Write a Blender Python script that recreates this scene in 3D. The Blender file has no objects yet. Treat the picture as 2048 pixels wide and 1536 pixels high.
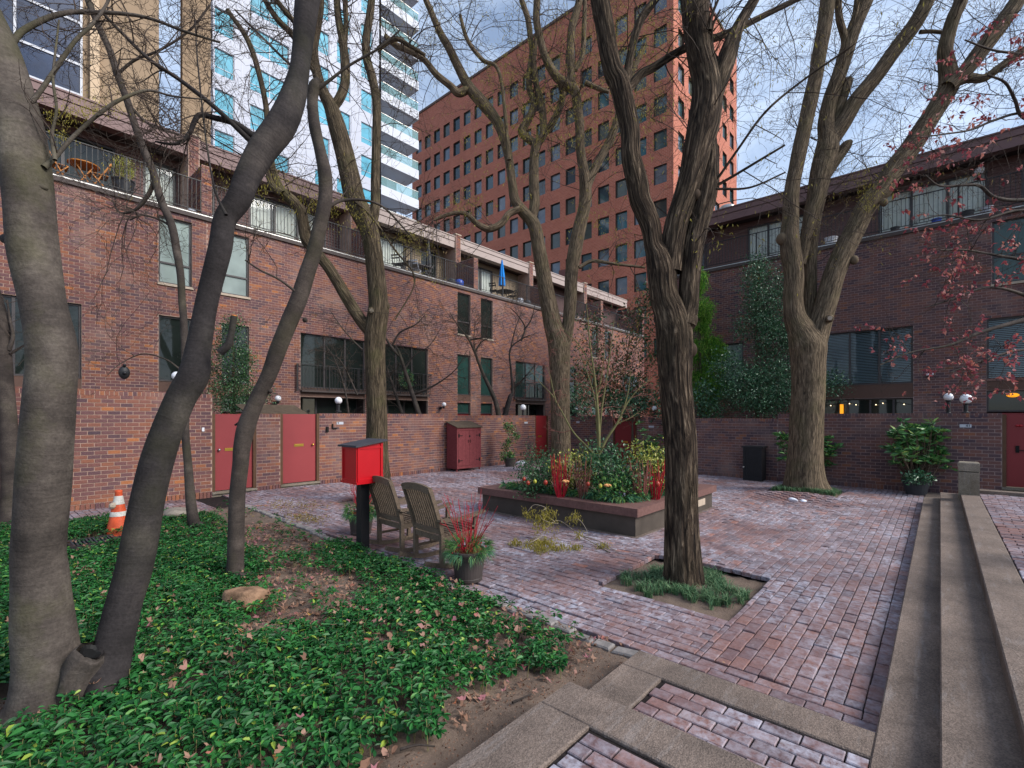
import bpy, math, random
import numpy as np
from mathutils import Matrix, Vector
random.seed(11); rng = np.random.default_rng(7)
S = bpy.context.scene
COL = S.collection
R = math.radians
# ------------------------------------------------------------------ camera
# world: X runs along the left row of houses, Y along the right row, plaza at z = 0
F, HZ, EYE = 963.0, 834.0, 1.9
HEAD = math.atan(856/963.0)
CA, SA = math.cos(HEAD), math.sin(HEAD)
cam = bpy.data.cameras.new('camera'); camo = bpy.data.objects.new('camera', cam); COL.objects.link(camo)
camo.location = (0, 0, EYE); camo.rotation_euler = (R(90), 0, HEAD - R(90))
cam.sensor_width = 36; cam.lens = F/2048*36; cam.shift_y = (HZ-768)/2048
cam.clip_start = .05; cam.clip_end = 3000
S.camera = camo
# ------------------------------------------------------------------ sky and sun
SUN_AZ = math.atan2(-.86, .30)       # direction towards the sun in XY
SUN_EL = R(36)
W = bpy.data.worlds.new('World'); S.world = W; W.use_nodes = True
nt = W.node_tree; nt.nodes.clear()
N = nt.nodes.new; L = nt.links.new
sky = N('ShaderNodeTexSky'); sky.sky_type = 'NISHITA'; sky.sun_disc = False
sky.sun_elevation = SUN_EL; sky.sun_rotation = R(90) - SUN_AZ; sky.air_density = 1.0; sky.dust_density = .6; sky.ozone_density = 1.6
tc = N('ShaderNodeTexCoord'); mp = N('ShaderNodeMapping'); mp.inputs['Scale'].default_value = (1, 1, 2.2)
no = N('ShaderNodeTexNoise'); no.inputs['Scale'].default_value = 3.0; no.inputs['Detail'].default_value = 9; no.inputs['Roughness'].default_value = .62
no.inputs['Distortion'].default_value = .5
cr = N('ShaderNodeValToRGB'); cr.color_ramp.elements[0].position = .36; cr.color_ramp.elements[1].position = .66
cr.color_ramp.elements[0].color = (.22, .22, .22, 1); cr.color_ramp.elements[1].color = (.95, .95, .95, 1)
mx = N('ShaderNodeMix'); mx.data_type = 'RGBA'; mx.inputs['B'].default_value = (4.5, 5.4, 6.9, 1)
bg = N('ShaderNodeBackground'); bg.inputs['Strength'].default_value = .09
wo = N('ShaderNodeOutputWorld')
L(tc.outputs['Generated'], mp.inputs['Vector']); L(mp.outputs[0], no.inputs['Vector']); L(no.outputs['Fac'], cr.inputs['Fac'])
L(cr.outputs['Color'], mx.inputs['Factor']); L(sky.outputs['Color'], mx.inputs['A']); L(mx.outputs['Result'], bg.inputs['Color']); L(bg.outputs[0], wo.inputs['Surface'])
sl = bpy.data.lights.new('sun', 'SUN'); sl.energy = 2.3; sl.angle = R(30); sl.color = (1, .95, .89)
so = bpy.data.objects.new('sun', sl); COL.objects.link(so)
sd = Vector((math.cos(SUN_AZ)*math.cos(SUN_EL), math.sin(SUN_AZ)*math.cos(SUN_EL), math.sin(SUN_EL)))
so.rotation_euler = sd.to_track_quat('Z', 'Y').to_euler(); so.location = (0, -10, 30)
VS = S.view_settings; VS.view_transform = 'Standard'; VS.look = 'None'; VS.gamma = 1; VS.use_curve_mapping = False; VS.exposure = 1.02
S.render.resolution_x = 1024; S.render.resolution_y = 768
# ------------------------------------------------------------------ helpers
A_ = np.array
def ray(px):
    t = (px-1024)/F; return CA+t*SA, SA-t*CA
def at(px, py, Z):                       # a point seen at photo pixel (px, py) at depth Z
    rx, ry = ray(px); return A_([Z*rx, Z*ry, EYE+(HZ-py)/F*Z])
def onY(px, Y): rx, ry = ray(px); return Y*rx/ry
def depth(p): return p[0]*CA+p[1]*SA
def proj(p):
    Z = p[0]*CA+p[1]*SA; return 1024+F*(p[0]*SA-p[1]*CA)/Z, HZ-F*(p[2]-EYE)/Z
def lin(h):
    h = h.lstrip('#'); c = [int(h[i:i+2], 16)/255 for i in (0, 2, 4)]
    return tuple(v/12.92 if v <= .04045 else ((v+.055)/1.055)**2.4 for v in c)+(1,)
def mesh(name, V, Fs, tint=None, uv=None, smooth=False):
    """V (n,3); Fs: list of index arrays, each (m,k)"""
    V = np.asarray(V, np.float32)
    if not isinstance(Fs, list): Fs = [Fs]
    Fs = [np.asarray(f, np.int32) for f in Fs if len(f)]
    me = bpy.data.meshes.new(name)
    me.vertices.add(len(V)); me.vertices.foreach_set('co', V.ravel())
    lv = np.concatenate([f.ravel() for f in Fs]); tot = np.concatenate([np.full(len(f), f.shape[1], np.int32) for f in Fs])
    st = np.concatenate([[0], np.cumsum(tot)[:-1]]).astype(np.int32)
    me.loops.add(len(lv)); me.loops.foreach_set('vertex_index', lv)
    me.polygons.add(len(tot)); me.polygons.foreach_set('loop_start', st); me.polygons.foreach_set('loop_total', tot)
    me.polygons.foreach_set('use_smooth', np.full(len(tot), smooth, bool))
    if tint is not None:
        a = me.attributes.new('tint', 'FLOAT_COLOR', 'POINT'); t = np.ones((len(V), 4), np.float32); t[:, :3] = tint
        a.data.foreach_set('color', t.ravel())
    if uv is not None:
        u = me.uv_layers.new(name='UVMap'); u.data.foreach_set('uv', np.asarray(uv, np.float32)[lv].ravel())
    me.update(calc_edges=True)
    return me
def link(name, me, mat=None, parent=None, loc=None, kind=None):
    o = bpy.data.objects.new(name, me); COL.objects.link(o)
    if mat is not None and not me.materials: me.materials.append(mat)
    if loc is not None: o.location = loc
    if parent is not None:
        o.parent = parent
        if 'wl' in parent: o.matrix_parent_inverse = Matrix.Translation(-Vector(parent['wl'][:]))
    if kind: o['kind'] = kind
    return o
def tag(o, label, cat, group=None):
    o['label'] = label; o['category'] = cat
    if group: o['group'] = group
    return o
def thing(name, loc, label=None, cat=None, group=None, world=True, rotz=0):
    """an Empty at the base; children built in world coordinates when world=True, else in local ones"""
    o = bpy.data.objects.new(name, None); COL.objects.link(o); o.location = loc; o.rotation_euler = (0, 0, rotz); o.empty_display_size = .1
    if world: o['wl'] = list(map(float, loc))
    if label: tag(o, label, cat, group)
    return o
def struct(name, me, mat, **k):
    return link(name, me, mat, kind='structure', **k)
QB = A_([[0, 1, 2, 3], [7, 6, 5, 4], [0, 4, 5, 1], [1, 5, 6, 2], [2, 6, 7, 3], [3, 7, 4, 0]])
class Geo:
    """collects shapes for ONE mesh object"""
    def __init__(s): s.V = []; s.F = {3: [], 4: []}; s.n = 0; s.T = []; s.U = []
    def add(s, V, *Fs, tint=None, uv=None):
        V = np.asarray(V, float).reshape(-1, 3); s.V.append(V)
        for f in Fs:
            f = np.asarray(f, int)
            if len(f): s.F.setdefault(f.shape[1], []).append(f+s.n)
        s.T.append(np.broadcast_to(np.asarray(tint if tint is not None else (.5, .5, .5), float), (len(V), 3)))
        s.U.append(np.asarray(uv, float) if uv is not None else np.zeros((len(V), 2))); s.n += len(V); return s
    def box(s, a, b, tint=None):
        x0, y0, z0 = a; x1, y1, z1 = b
        return s.add([[x0, y0, z0], [x0, y1, z0], [x1, y1, z0], [x1, y0, z0], [x0, y0, z1], [x0, y1, z1], [x1, y1, z1], [x1, y0, z1]], QB, tint=tint)
    def fbox(s, fr, u0, u1, n0, n1, z0, z1, tint=None):   # box in a wall frame
        q = [(u0, n0, z0), (u0, n1, z0), (u1, n1, z0), (u1, n0, z0), (u0, n0, z1), (u0, n1, z1), (u1, n1, z1), (u1, n0, z1)]
        return s.add([fr.p(*k) for k in q], QB, tint=tint)
    def bar(s, a, b, w, h=None, tint=None):              # square bar between two points
        a = A_(a, float); b = A_(b, float); d = b-a; d = d/np.linalg.norm(d); h = h or w
        up = A_([0, 0, 1.]) if abs(d[2]) < .95 else A_([1., 0, 0]); x = np.cross(d, up); x /= np.linalg.norm(x); y = np.cross(x, d)
        c = [(-w/2, -h/2), (w/2, -h/2), (w/2, h/2), (-w/2, h/2)]
        return s.add([a+x*i+y*j for i, j in c]+[b+x*i+y*j for i, j in c], QB, tint=tint)
    def tube(s, P, r, sides=6, disp=None, cap=True, tint=None):
        V, Fq, uv = tube(P, r, sides, disp); s.add(V, Fq, tint=tint, uv=uv)
        if cap:
            n = len(V); k = sides+1
            s.add(np.vstack([V[n-k:n-1], np.mean(V[n-k:n-1], 0)[None]]), [[i, (i+1) % sides, sides] for i in range(sides)], tint=tint)
        return s
    def lathe(s, prof, c=(0, 0, 0), n=20, tint=None, sq=1.0):
        pr = A_(prof, float); a = np.arange(n)*2*math.pi/n
        V = np.stack([np.outer(pr[:, 0], np.cos(a)), np.outer(pr[:, 0], np.sin(a))*sq, np.repeat(pr[:, 1:2], n, 1)], -1).reshape(-1, 3)+A_(c)
        i = np.arange(len(pr)-1)[:, None]*n; j = np.arange(n)[None]; k = (j+1) % n
        return s.add(V, np.stack([i+j, i+k, i+n+k, i+n+j], -1).reshape(-1, 4), tint=tint)
    def ball(s, c, r, n=14, m=9, sc=(1, 1, 1), tint=None):
        t = np.linspace(.0001, math.pi-.0001, m); pr = np.stack([np.sin(t)*r*sc[0], -np.cos(t)*r*sc[2]], 1)
        return s.lathe(pr, c, n, tint)
    def mesh(s, name, smooth=False):
        Fs = [np.vstack(v) for v in s.F.values() if v]
        return mesh(name, np.vstack(s.V), Fs, np.vstack(s.T), np.vstack(s.U), smooth)
    def obj(s, name, mat, parent=None, smooth=False, kind=None, loc=None):
        return link(name, s.mesh(name, smooth), mat, parent, loc, kind)
def catmull(P, n):
    P = np.asarray(P, float)
    if len(P) < 3: return A_([P[0]+(P[-1]-P[0])*t for t in np.linspace(0, 1, n*(len(P)-1)+1)])
    Q = np.vstack([2*P[0]-P[1], P, 2*P[-1]-P[-2]]); out = []
    for i in range(1, len(Q)-2):
        for t in np.arange(n)/n:
            a, b, c, d = Q[i-1:i+3]
            out.append(.5*((2*b)+(-a+c)*t+(2*a-5*b+4*c-d)*t*t+(-a+3*b-3*c+d)*t**3))
    out.append(P[-1]); return A_(out)
def tube(P, r, sides=6, disp=None):
    """rings with a doubled seam vertex so the UV (metres) runs clean; seam turned away from the camera"""
    P = np.asarray(P, float); n = len(P); r = np.broadcast_to(np.asarray(r, float), (n,))
    T = np.gradient(P, axis=0); T /= np.linalg.norm(T, axis=1)[:, None]+1e-12
    ref = P[0]-A_([0, 0, EYE]); ref = ref-T[0]*ref.dot(T[0]); ref /= np.linalg.norm(ref)+1e-9
    X = np.zeros((n, 3)); X[0] = ref
    for i in range(1, n):
        v = X[i-1]-T[i]*X[i-1].dot(T[i]); X[i] = v/(np.linalg.norm(v)+1e-12)
    Y = np.cross(T, X); a = np.linspace(0, 2*math.pi, sides+1)
    sl_ = np.concatenate([[0], np.cumsum(np.linalg.norm(np.diff(P, axis=0), axis=1))])
    rr = r[:, None]*np.ones(sides+1)[None]
    if disp is not None: rr = rr*(1+disp(a[None]*np.ones((n, 1)), sl_[:, None]*np.ones((1, sides+1)), r[:, None]))
    V = (P[:, None]+rr[..., None]*(np.cos(a)[None, :, None]*X[:, None]+np.sin(a)[None, :, None]*Y[:, None])).reshape(-1, 3)
    uv = np.stack([a[None]*r.mean()*np.ones((n, 1)), sl_[:, None]*np.ones((1, sides+1))], -1).reshape(-1, 2)
    k = sides+1; i = np.arange(n-1)[:, None]*k; j = np.arange(sides)[None]
    return V, np.stack([i+j, i+j+1, i+k+j+1, i+k+j], -1).reshape(-1, 4), uv
def tubes_fast(lines, sides=3):
    """many thin polylines of equal point count -> V, F (numpy); lines: list of (P (k,3), r (k))"""
    out = {}
    for P, r in lines: out.setdefault(len(P), []).append((P, r))
    VV = []; FF = []; base = 0
    for k, ls in out.items():
        P = A_([l[0] for l in ls]); r = A_([np.broadcast_to(l[1], (k,)) for l in ls]); m = len(ls)
        T = np.gradient(P, axis=1); T /= np.linalg.norm(T, axis=2)[..., None]+1e-12
        ref = np.where(np.abs(T[..., 2:3]) < .9, A_([0, 0, 1.]), A_([1., 0, 0])); X = np.cross(T, ref); X /= np.linalg.norm(X, axis=2)[..., None]+1e-12
        Y = np.cross(T, X); a = np.arange(sides)*2*math.pi/sides
        V = P[:, :, None]+r[:, :, None, None]*(np.cos(a)[:, None]*X[:, :, None]+np.sin(a)[:, None]*Y[:, :, None])
        b = base+(np.arange(m)*k*sides)[:, None, None]; i = (np.arange(k-1)*sides)[None, :, None]; j = np.arange(sides)[None, None]; j2 = (j+1) % sides
        FF.append(np.stack([b+i+j, b+i+j2, b+i+sides+j2, b+i+sides+j], -1).reshape(-1, 4)); VV.append(V.reshape(-1, 3)); base += m*k*sides
    return np.vstack(VV), np.vstack(FF)
class Frame:
    """a wall plane: u to the right seen from outside, n outwards, z up"""
    def __init__(s, O, U, Nn): s.O = A_(O, float); s.U = A_(U, float); s.N = A_(Nn, float)
    def p(s, u, n, z): return s.O+s.U*u+s.N*n+A_([0, 0, 1.])*z
    def pts(s, u, n, z): return s.O+np.multiply.outer(u, s.U)+np.multiply.outer(n, s.N)+np.multiply.outer(z, A_([0, 0, 1.]))
def text_mesh(body, size, name='lettering'):
    cu = bpy.data.curves.new(name, 'FONT'); cu.body = body; cu.size = size; cu.extrude = .002; cu.align_x = 'CENTER'; cu.align_y = 'CENTER'
    o = bpy.data.objects.new(name, cu); COL.objects.link(o)
    me = bpy.data.meshes.new_from_object(o.evaluated_get(bpy.context.evaluated_depsgraph_get()))
    bpy.data.objects.remove(o); return me
# ------------------------------------------------------------------ materials
MATS = {}
class NT:
    def __init__(s, name):
        s.m = bpy.data.materials.new(name); s.m.use_nodes = True; s.t = s.m.node_tree; s.b = s.t.nodes['Principled BSDF']; MATS[name] = s.m
    def n(s, k, **kw):
        x = s.t.nodes.new('ShaderNode'+k)
        for a, v in kw.items(): setattr(x, a, v)
        return x
    def l(s, a, b): s.t.links.new(a, b)
    def coord(s, kind='Object', scale=(1, 1, 1)):
        if kind == 'Pos': o = s.n('NewGeometry').outputs['Position']
        else: o = s.n('TexCoord').outputs[kind]
        m = s.n('Mapping'); m.inputs['Scale'].default_value = scale; s.l(o, m.inputs['Vector']); return m.outputs[0]
    def noise(s, co, scale, detail=4, rough=.6, dist=0):
        x = s.n('TexNoise'); x.inputs['Scale'].default_value = scale; x.inputs['Detail'].default_value = detail; x.inputs['Roughness'].default_value = rough; x.inputs['Distortion'].default_value = dist
        s.l(co, x.inputs['Vector']); return x.outputs['Fac']
    def voro(s, co, scale, feature='F1', out='Distance'):
        x = s.n('TexVoronoi', feature=feature); x.inputs['Scale'].default_value = scale; s.l(co, x.inputs['Vector']); return x.outputs[out]
    def ramp(s, fac, stops):
        x = s.n('ValToRGB'); e = x.color_ramp.elements
        while len(e) < len(stops): e.new(.5)
        for k, (p, c) in enumerate(stops):
            e[k].position = p; e[k].color = c if not isinstance(c, (int, float)) else (c, c, c, 1)
        s.l(fac, x.inputs['Fac']); return x.outputs['Color']
    def mix(s, f, a, b, blend='MIX'):
        x = s.n('Mix', data_type='RGBA', blend_type=blend)
        for k, v in (('Factor', f), ('A', a), ('B', b)):
            if isinstance(v, (int, float, tuple)): x.inputs[k].default_value = v
            else: s.l(v, x.inputs[k])
        return x.outputs['Result']
    def attr(s, name='tint'):
        x = s.n('Attribute'); x.attribute_name = name; sp = s.n('SeparateColor'); s.l(x.outputs['Color'], sp.inputs[0]); return sp.outputs
    def math(s, op, a, b=0.0):
        x = s.n('Math', operation=op)
        for k, v in ((0, a), (1, b)):
            if isinstance(v, (int, float)): x.inputs[k].default_value = v
            else: s.l(v, x.inputs[k])
        return x.outputs[0]
    def bump(s, h, strength=.4, dist=.01):
        x = s.n('Bump'); x.inputs['Strength'].default_value = strength; x.inputs['Distance'].default_value = dist
        s.l(h, x.inputs['Height']); s.l(x.outputs[0], s.b.inputs['Normal'])
    def done(s, col, rough=.7, spec=.4, metal=0):
        for k, v in (('Base Color', col), ('Roughness', rough), ('Specular IOR Level', spec), ('Metallic', metal)):
            if isinstance(v, (int, float, tuple)): s.b.inputs[k].default_value = v
            else: s.l(v, s.b.inputs[k])
        return s.m
def plain(name, hexc, rough=.6, spec=.4, metal=0, var=.12, scale=6, bump=0):
    t = NT(name); c = lin(hexc); co = t.coord('Pos'); f = t.noise(co, scale, 5)
    d = tuple(v*(1-var*1.6) for v in c[:3])+(1,); e = tuple(min(1, v*(1+var)) for v in c[:3])+(1,)
    col = t.ramp(f, [(.3, d), (.7, e)])
    if bump: t.bump(t.noise(co, scale*8, 5), bump, .01)
    return t.done(col, rough, spec, metal)
def brick_mat(name, cols, mort=None):
    t = NT(name); at_ = t.attr(); co = t.coord('Pos')
    col = t.ramp(at_[0], cols)
    f = t.noise(co, 60, 4); col = t.mix(.45, col, t.ramp(f, [(.3, .25), (.75, .85)]), 'OVERLAY')
    big = t.noise(co, .9, 5, .65); col = t.mix(t.math('MULTIPLY', t.ramp(big, [(.52, 0.0), (.75, .5)]), .6), col, lin('#b59a8c'))
    t.bump(t.noise(co, 120, 3), .25, .004)
    return t.done(col, .85, .25)
def leaf_mat(name, stops, rough=.45, spec=.4, trans=.15):
    t = NT(name); a = t.attr(); col = t.ramp(a[0], stops); t.done(col, rough, spec)
    x = t.n('BsdfTranslucent'); t.l(col, x.inputs['Color']); mxs = t.n('MixShader'); mxs.inputs[0].default_value = trans
    out = t.t.nodes['Material Output']; t.l(t.b.outputs[0], mxs.inputs[1]); t.l(x.outputs[0], mxs.inputs[2]); t.l(mxs.outputs[0], out.inputs['Surface'])
    return t.m
M = {}
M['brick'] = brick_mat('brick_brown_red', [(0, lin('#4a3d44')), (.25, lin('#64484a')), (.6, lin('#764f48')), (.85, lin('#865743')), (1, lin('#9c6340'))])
M['brick_r'] = brick_mat('brick_shaded', [(0, lin('#453a44')), (.4, lin('#624a4a')), (.8, lin('#754f47')), (1, lin('#835744'))])  # same brick as the left row; shade and blue skylight are in the colour
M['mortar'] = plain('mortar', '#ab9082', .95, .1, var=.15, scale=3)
M['mortar_r'] = plain('mortar_shaded', '#998580', .95, .1, var=.15, scale=3)  # same mortar as the left row, its shade put into the colour
def paver():
    t = NT('clay_paver'); a = t.attr(); co = t.coord('Pos')
    col = t.ramp(a[0], [(0, lin('#5d4a4c')), (.35, lin('#6c5252')), (.7, lin('#775854')), (.95, lin('#7d5a53')), (1, lin('#935b45'))])
    g = t.noise(co, 45, 5, .7); col = t.mix(.5, col, t.ramp(g, [(.3, .2), (.75, .8)]), 'OVERLAY')
    s1 = t.noise(co, .55, 6, .6, .6); s2 = t.noise(co, 14, 5, .7)
    k = t.math('MULTIPLY', t.ramp(s1, [(.38, .10), (.60, 1.0)]), t.ramp(s2, [(.36, 0.0), (.62, 1.0)]))
    k = t.math('MULTIPLY', k, t.math('ADD', t.math('MULTIPLY', a[1], .6), .4))
    col = t.mix(t.math('MULTIPLY', k, .85), col, lin('#b9bac8'))
    s3 = t.noise(co, 5, 5, .75); col = t.mix(t.math('MULTIPLY', t.ramp(s3, [(.56, 0.0), (.72, 1.0)]), .4), col, lin('#a9a4a8'))
    t.bump(t.noise(co, 90, 4), .35, .004); return t.done(col, t.ramp(s3, [(.3, .62), (.7, .85)]), .35)
M['paver'] = paver()
M['joint'] = plain('sand_joint', '#2c2726', .95, .1, var=.3, scale=20)
def concrete(name, base, dark, pebb=True):
    t = NT(name); co = t.coord('Pos'); big = t.noise(co, 1.6, 6, .65, .3)
    col = t.ramp(big, [(.3, lin(dark)), (.65, lin(base))])
    ag = t.voro(co, 130, out='Color'); sp = t.n('SeparateColor'); t.l(ag, sp.inputs[0])
    col = t.mix(.5, col, t.ramp(sp.outputs[0], [(0, .22), (.5, .5), (1, .82)]), 'OVERLAY')
    st = t.noise(t.coord('Pos', (1, 6, 1)), 2.2, 5, .7); col = t.mix(t.math('MULTIPLY', t.ramp(st, [(.55, 0.0), (.75, 1.0)]), .35), col, lin('#a09a98'))
    dk = t.noise(co, 5, 4, .6); col = t.mix(t.math('MULTIPLY', t.ramp(dk, [(.58, 0.0), (.7, 1.0)]), .35), col, lin('#453c36'))
    t.bump(t.voro(co, 110), .5, .006); return t.done(col, .85, .3)
M['concrete'] = concrete('exposed_aggregate_concrete', '#7d6e64', '#5d524b')
M['stone'] = concrete('weathered_stone', '#8a8072', '#615849')
def soil():
    t = NT('bare_soil'); co = t.coord('Pos'); col = t.ramp(t.noise(co, 2.4, 8, .7), [(.3, lin('#554840')), (.55, lin('#75655a')), (.75, lin('#867565'))])
    col = t.mix(t.ramp(t.voro(co, 120), [(.1, .5), (.3, 0.0)]), col, lin('#9c8a76'))
    t.bump(t.noise(co, 40, 7, .75), .8, .02); return t.done(col, .95, .1)
M['soil'] = soil()
def bark(name, c0, c1, c2, ridge, moss=.0, bs=.9):
    t = NT(name); uv = t.coord('UV', (1, 1, 1)); pos = t.coord('Pos')
    if ridge:
        m = t.coord('UV', (32, 3.2, 1)); r1 = t.noise(m, 1.0, 6, .62, .9); m2 = t.coord('UV', (90, 14, 1)); r2 = t.noise(m2, 1.0, 4, .6, .4)
        h = t.math('ADD', t.math('MULTIPLY', t.ramp(r1, [(.34, 0.0), (.62, 1.0)]), .8), t.math('MULTIPLY', r2, .3))
        col = t.ramp(r1, [(.34, lin(c0)), (.5, lin(c1)), (.68, lin(c2))])
        col = t.mix(.35, col, t.ramp(r2, [(.3, .2), (.7, .8)]), 'OVERLAY'); t.bump(h, bs, .045)
    else:
        m = t.coord('UV', (5, 30, 1)); r1 = t.noise(m, 1.0, 6, .6, .6); r2 = t.noise(pos, 3.0, 5, .6); r3 = t.noise(pos, 60, 4, .6)
        col = t.ramp(r2, [(.3, lin(c0)), (.5, lin(c1)), (.72, lin(c2))]); col = t.mix(.22, col, t.ramp(r1, [(.32, .22), (.68, .78)]), 'OVERLAY')
        col = t.mix(.5, col, t.ramp(r3, [(.3, .25), (.7, .75)]), 'OVERLAY')
        t.bump(t.math('ADD', t.math('MULTIPLY', r1, .7), t.math('MULTIPLY', r3, .4)), bs, .012)
    if moss:
        mm = t.noise(pos, 1.7, 5, .6); col = t.mix(t.math('MULTIPLY', t.ramp(mm, [(.5, 0.0), (.68, 1.0)]), moss), col, lin('#5b5c35'))
    return t.done(col, .9, .2)
M['bark_grey'] = bark('bark_smooth_grey', '#332e2b', '#4a433e', '#665e56', False, .35, .5)
M['bark_dark'] = bark('bark_smooth_dark', '#232020', '#312d2d', '#48423f', False, .1, .5)
M['bark_mid'] = bark('bark_smooth_taupe', '#2d2826', '#3f3834', '#574e48', False, .15, .5)
M['bark_ridge'] = bark('bark_ridged_brown', '#1b1512', '#4a3d32', '#83715e', True, .08, 1.0)
M['bark_ridge2'] = bark('bark_ridged_olive', '#28221b', '#514637', '#706250', True, .35, .8)
M['bark_far'] = bark('bark_ridged_taupe', '#372f26', '#665847', '#877661', True, .25, .8)
M['twig'] = plain('twig_bark', '#4a403a', .9, .15, var=.3, scale=3)
M['twig_red'] = plain('red_twig', '#8d574e', .6, .3, var=.25, scale=5)
M['dogwood'] = plain('red_dogwood_stem', '#a8142a', .45, .4, var=.2, scale=9)
M['stem_green'] = plain('green_maple_stem', '#6a6641', .7, .3, var=.2, scale=6)
M['stem_brown'] = plain('shrub_stem', '#54483c', .85, .2, var=.2, scale=8)
M['pachy'] = leaf_mat('pachysandra_leaf', [(0, lin('#12361a')), (.4, lin('#1f5627')), (.8, lin('#337534')), (.96, lin('#5f923c')), (1, lin('#93a23f'))], .5, .35)
M['dead'] = leaf_mat('dry_leaf', [(0, lin('#5d463a')), (.3, lin('#80604e')), (.6, lin('#9c7b68')), (.8, lin('#96606a')), (.93, lin('#a86a44')), (1, lin('#b8984a'))], .75, .2)
M['catkin'] = leaf_mat('seed_keys', [(0, lin('#7c7330')), (.5, lin('#958a3a')), (1, lin('#ab9f58'))], .7, .2, .3)
M['catkin_dry'] = leaf_mat('dry_seed_keys', [(0, lin('#6e5a42')), (.5, lin('#86744e')), (1, lin('#97874c'))], .8, .2, .25)
M['redleaf'] = leaf_mat('red_maple_leaf', [(0, lin('#74303a')), (.5, lin('#a3525a')), (.8, lin('#b8705f')), (1, lin('#cf9d94'))], .6, .3, .3)
M['holly'] = leaf_mat('holly_leaf', [(0, lin('#12301c')), (.5, lin('#27522c')), (.85, lin('#466c3a')), (1, lin('#7d9168'))], .3, .5, .1)
M['holly_dk'] = leaf_mat('dark_holly_leaf', [(0, lin('#1a3a28')), (.5, lin('#305c3e')), (.85, lin('#4c7550')), (1, lin('#78937a'))], .35, .5, .1)
M['rhodo'] = leaf_mat('rhododendron_leaf', [(0, lin('#1f4a26')), (.5, lin('#3c6e3a')), (.85, lin('#5f8c4a')), (1, lin('#94a24c'))], .4, .45, .12)
M['magnolia'] = leaf_mat('magnolia_leaf', [(0, lin('#17351c')), (.4, lin('#2d5630')), (.65, lin('#4a6b42')), (.8, lin('#7a4c32')), (1, lin('#9a6a48'))], .35, .5, .1)
M['cypress'] = leaf_mat('cypress_spray', [(0, lin('#2f5a1f')), (.5, lin('#4f8a2c')), (1, lin('#8fb448'))], .6, .2, .3)
M['boxwood'] = leaf_mat('shrub_leaf', [(0, lin('#143220')), (.5, lin('#2c5632')), (1, lin('#557a50'))], .45, .4, .12)
M['golden'] = leaf_mat('golden_shrub_leaf', [(0, lin('#4c5a1c')), (.5, lin('#8d9636')), (.85, lin('#b6b354')), (1, lin('#cfc884'))], .45, .4, .15)
M['pine'] = leaf_mat('pine_needle', [(0, lin('#1f4a2c')), (.5, lin('#3c7240')), (1, lin('#7a9a4a'))], .6, .25, .15)
M['fir'] = leaf_mat('fir_sprig', [(0, lin('#2c5a45')), (.5, lin('#4c8062')), (1, lin('#7d9c58'))], .6, .25, .15)
M['liriope'] = leaf_mat('lilyturf_blade', [(0, lin('#2c4a30')), (.5, lin('#4f7650')), (1, lin('#87a075'))], .5, .3, .15)
M['fascia'] = plain('brown_metal_fascia', '#6e5351', .5, .35, var=.05, scale=1.2)
M['fascia_sunlit'] = plain('sunlit_fascia', '#a3938c', .55, .35, var=.05, scale=1.2)  # fascia of the far houses, with sunlight painted in as a paler colour
M['soffit'] = plain('soffit', '#3e3433', .8, .2, var=.05)
M['siding'] = plain('brown_siding', '#624a47', .7, .3, var=.08, scale=2)
M['siding_tan'] = plain('tan_siding', '#8d7c66', .7, .3, var=.08, scale=2)
M['frame'] = plain('bronze_window_frame', '#3c3738', .45, .4, var=.05)
M['panel'] = plain('brown_spandrel', '#5a4238', .6, .3, var=.06)
M['black_metal'] = plain('black_iron', '#232325', .5, .4, var=.08)
M['slab'] = plain('dark_slab_edge', '#4c4340', .7, .3, var=.1)
M['sill'] = plain('limestone_sill', '#b0a08e', .8, .3, var=.1)
M['roof'] = plain('roof_gravel', '#5a5654', .9, .2, var=.15)
def glass(name, tint, rough=.03, spec=.5):
    t = NT(name); co = t.coord('Pos'); c = lin(tint); f = t.noise(co, .7, 3)
    col = t.ramp(f, [(.3, tuple(v*.5 for v in c[:3])+(1,)), (.7, c)]); m = t.done(col, rough, spec)
    t.b.inputs['IOR'].default_value = 1.5; t.bump(t.noise(co, 1.1, 2), .03, .02); return m
M['glass'] = glass('window_glass', '#262d2a')
M['glass_g'] = glass('green_window_glass', '#2c4a45')
M['glass_sky'] = glass('painted_sky_glass', '#9caaa4', .05, .5)  # pale base colour stands in for reflected sky and white shades behind
M['glass_cyan'] = glass('cyan_tower_glass', '#4aa9c6', .3, .12)
M['glass_blue'] = glass('blue_curtain_glass', '#1c3558', .25, .12)
def clear():
    t = NT('clear_pane'); g = t.n('BsdfGlossy'); g.inputs['Roughness'].default_value = .02; tr = t.n('BsdfTransparent'); tr.inputs[0].default_value = (.86, .9, .9, 1)
    fr = t.n('Fresnel'); fr.inputs[0].default_value = 1.45; mxs = t.n('MixShader'); t.l(fr.outputs[0], mxs.inputs[0]); t.l(tr.outputs[0], mxs.inputs[1]); t.l(g.outputs[0], mxs.inputs[2])
    t.l(mxs.outputs[0], t.t.nodes['Material Output'].inputs['Surface']); return t.m
M['clear'] = clear()
t_ = NT('glass_balustrade'); g_ = t_.n('BsdfDiffuse'); g_.inputs[0].default_value = lin('#9fc4c8'); tr_ = t_.n('BsdfTransparent'); tr_.inputs[0].default_value = (.85, .93, .93, 1); m_ = t_.n('MixShader'); m_.inputs[0].default_value = .3; t_.l(tr_.outputs[0], m_.inputs[1]); t_.l(g_.outputs[0], m_.inputs[2]); t_.l(m_.outputs[0], t_.t.nodes['Material Output'].inputs['Surface']); M['balustrade'] = t_.m
M['curtain'] = plain('pale_curtain', '#eeece4', .9, .1, var=.06)
M['blind'] = plain('grey_blind', '#a3b4bc', .7, .2, var=.05)
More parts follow.
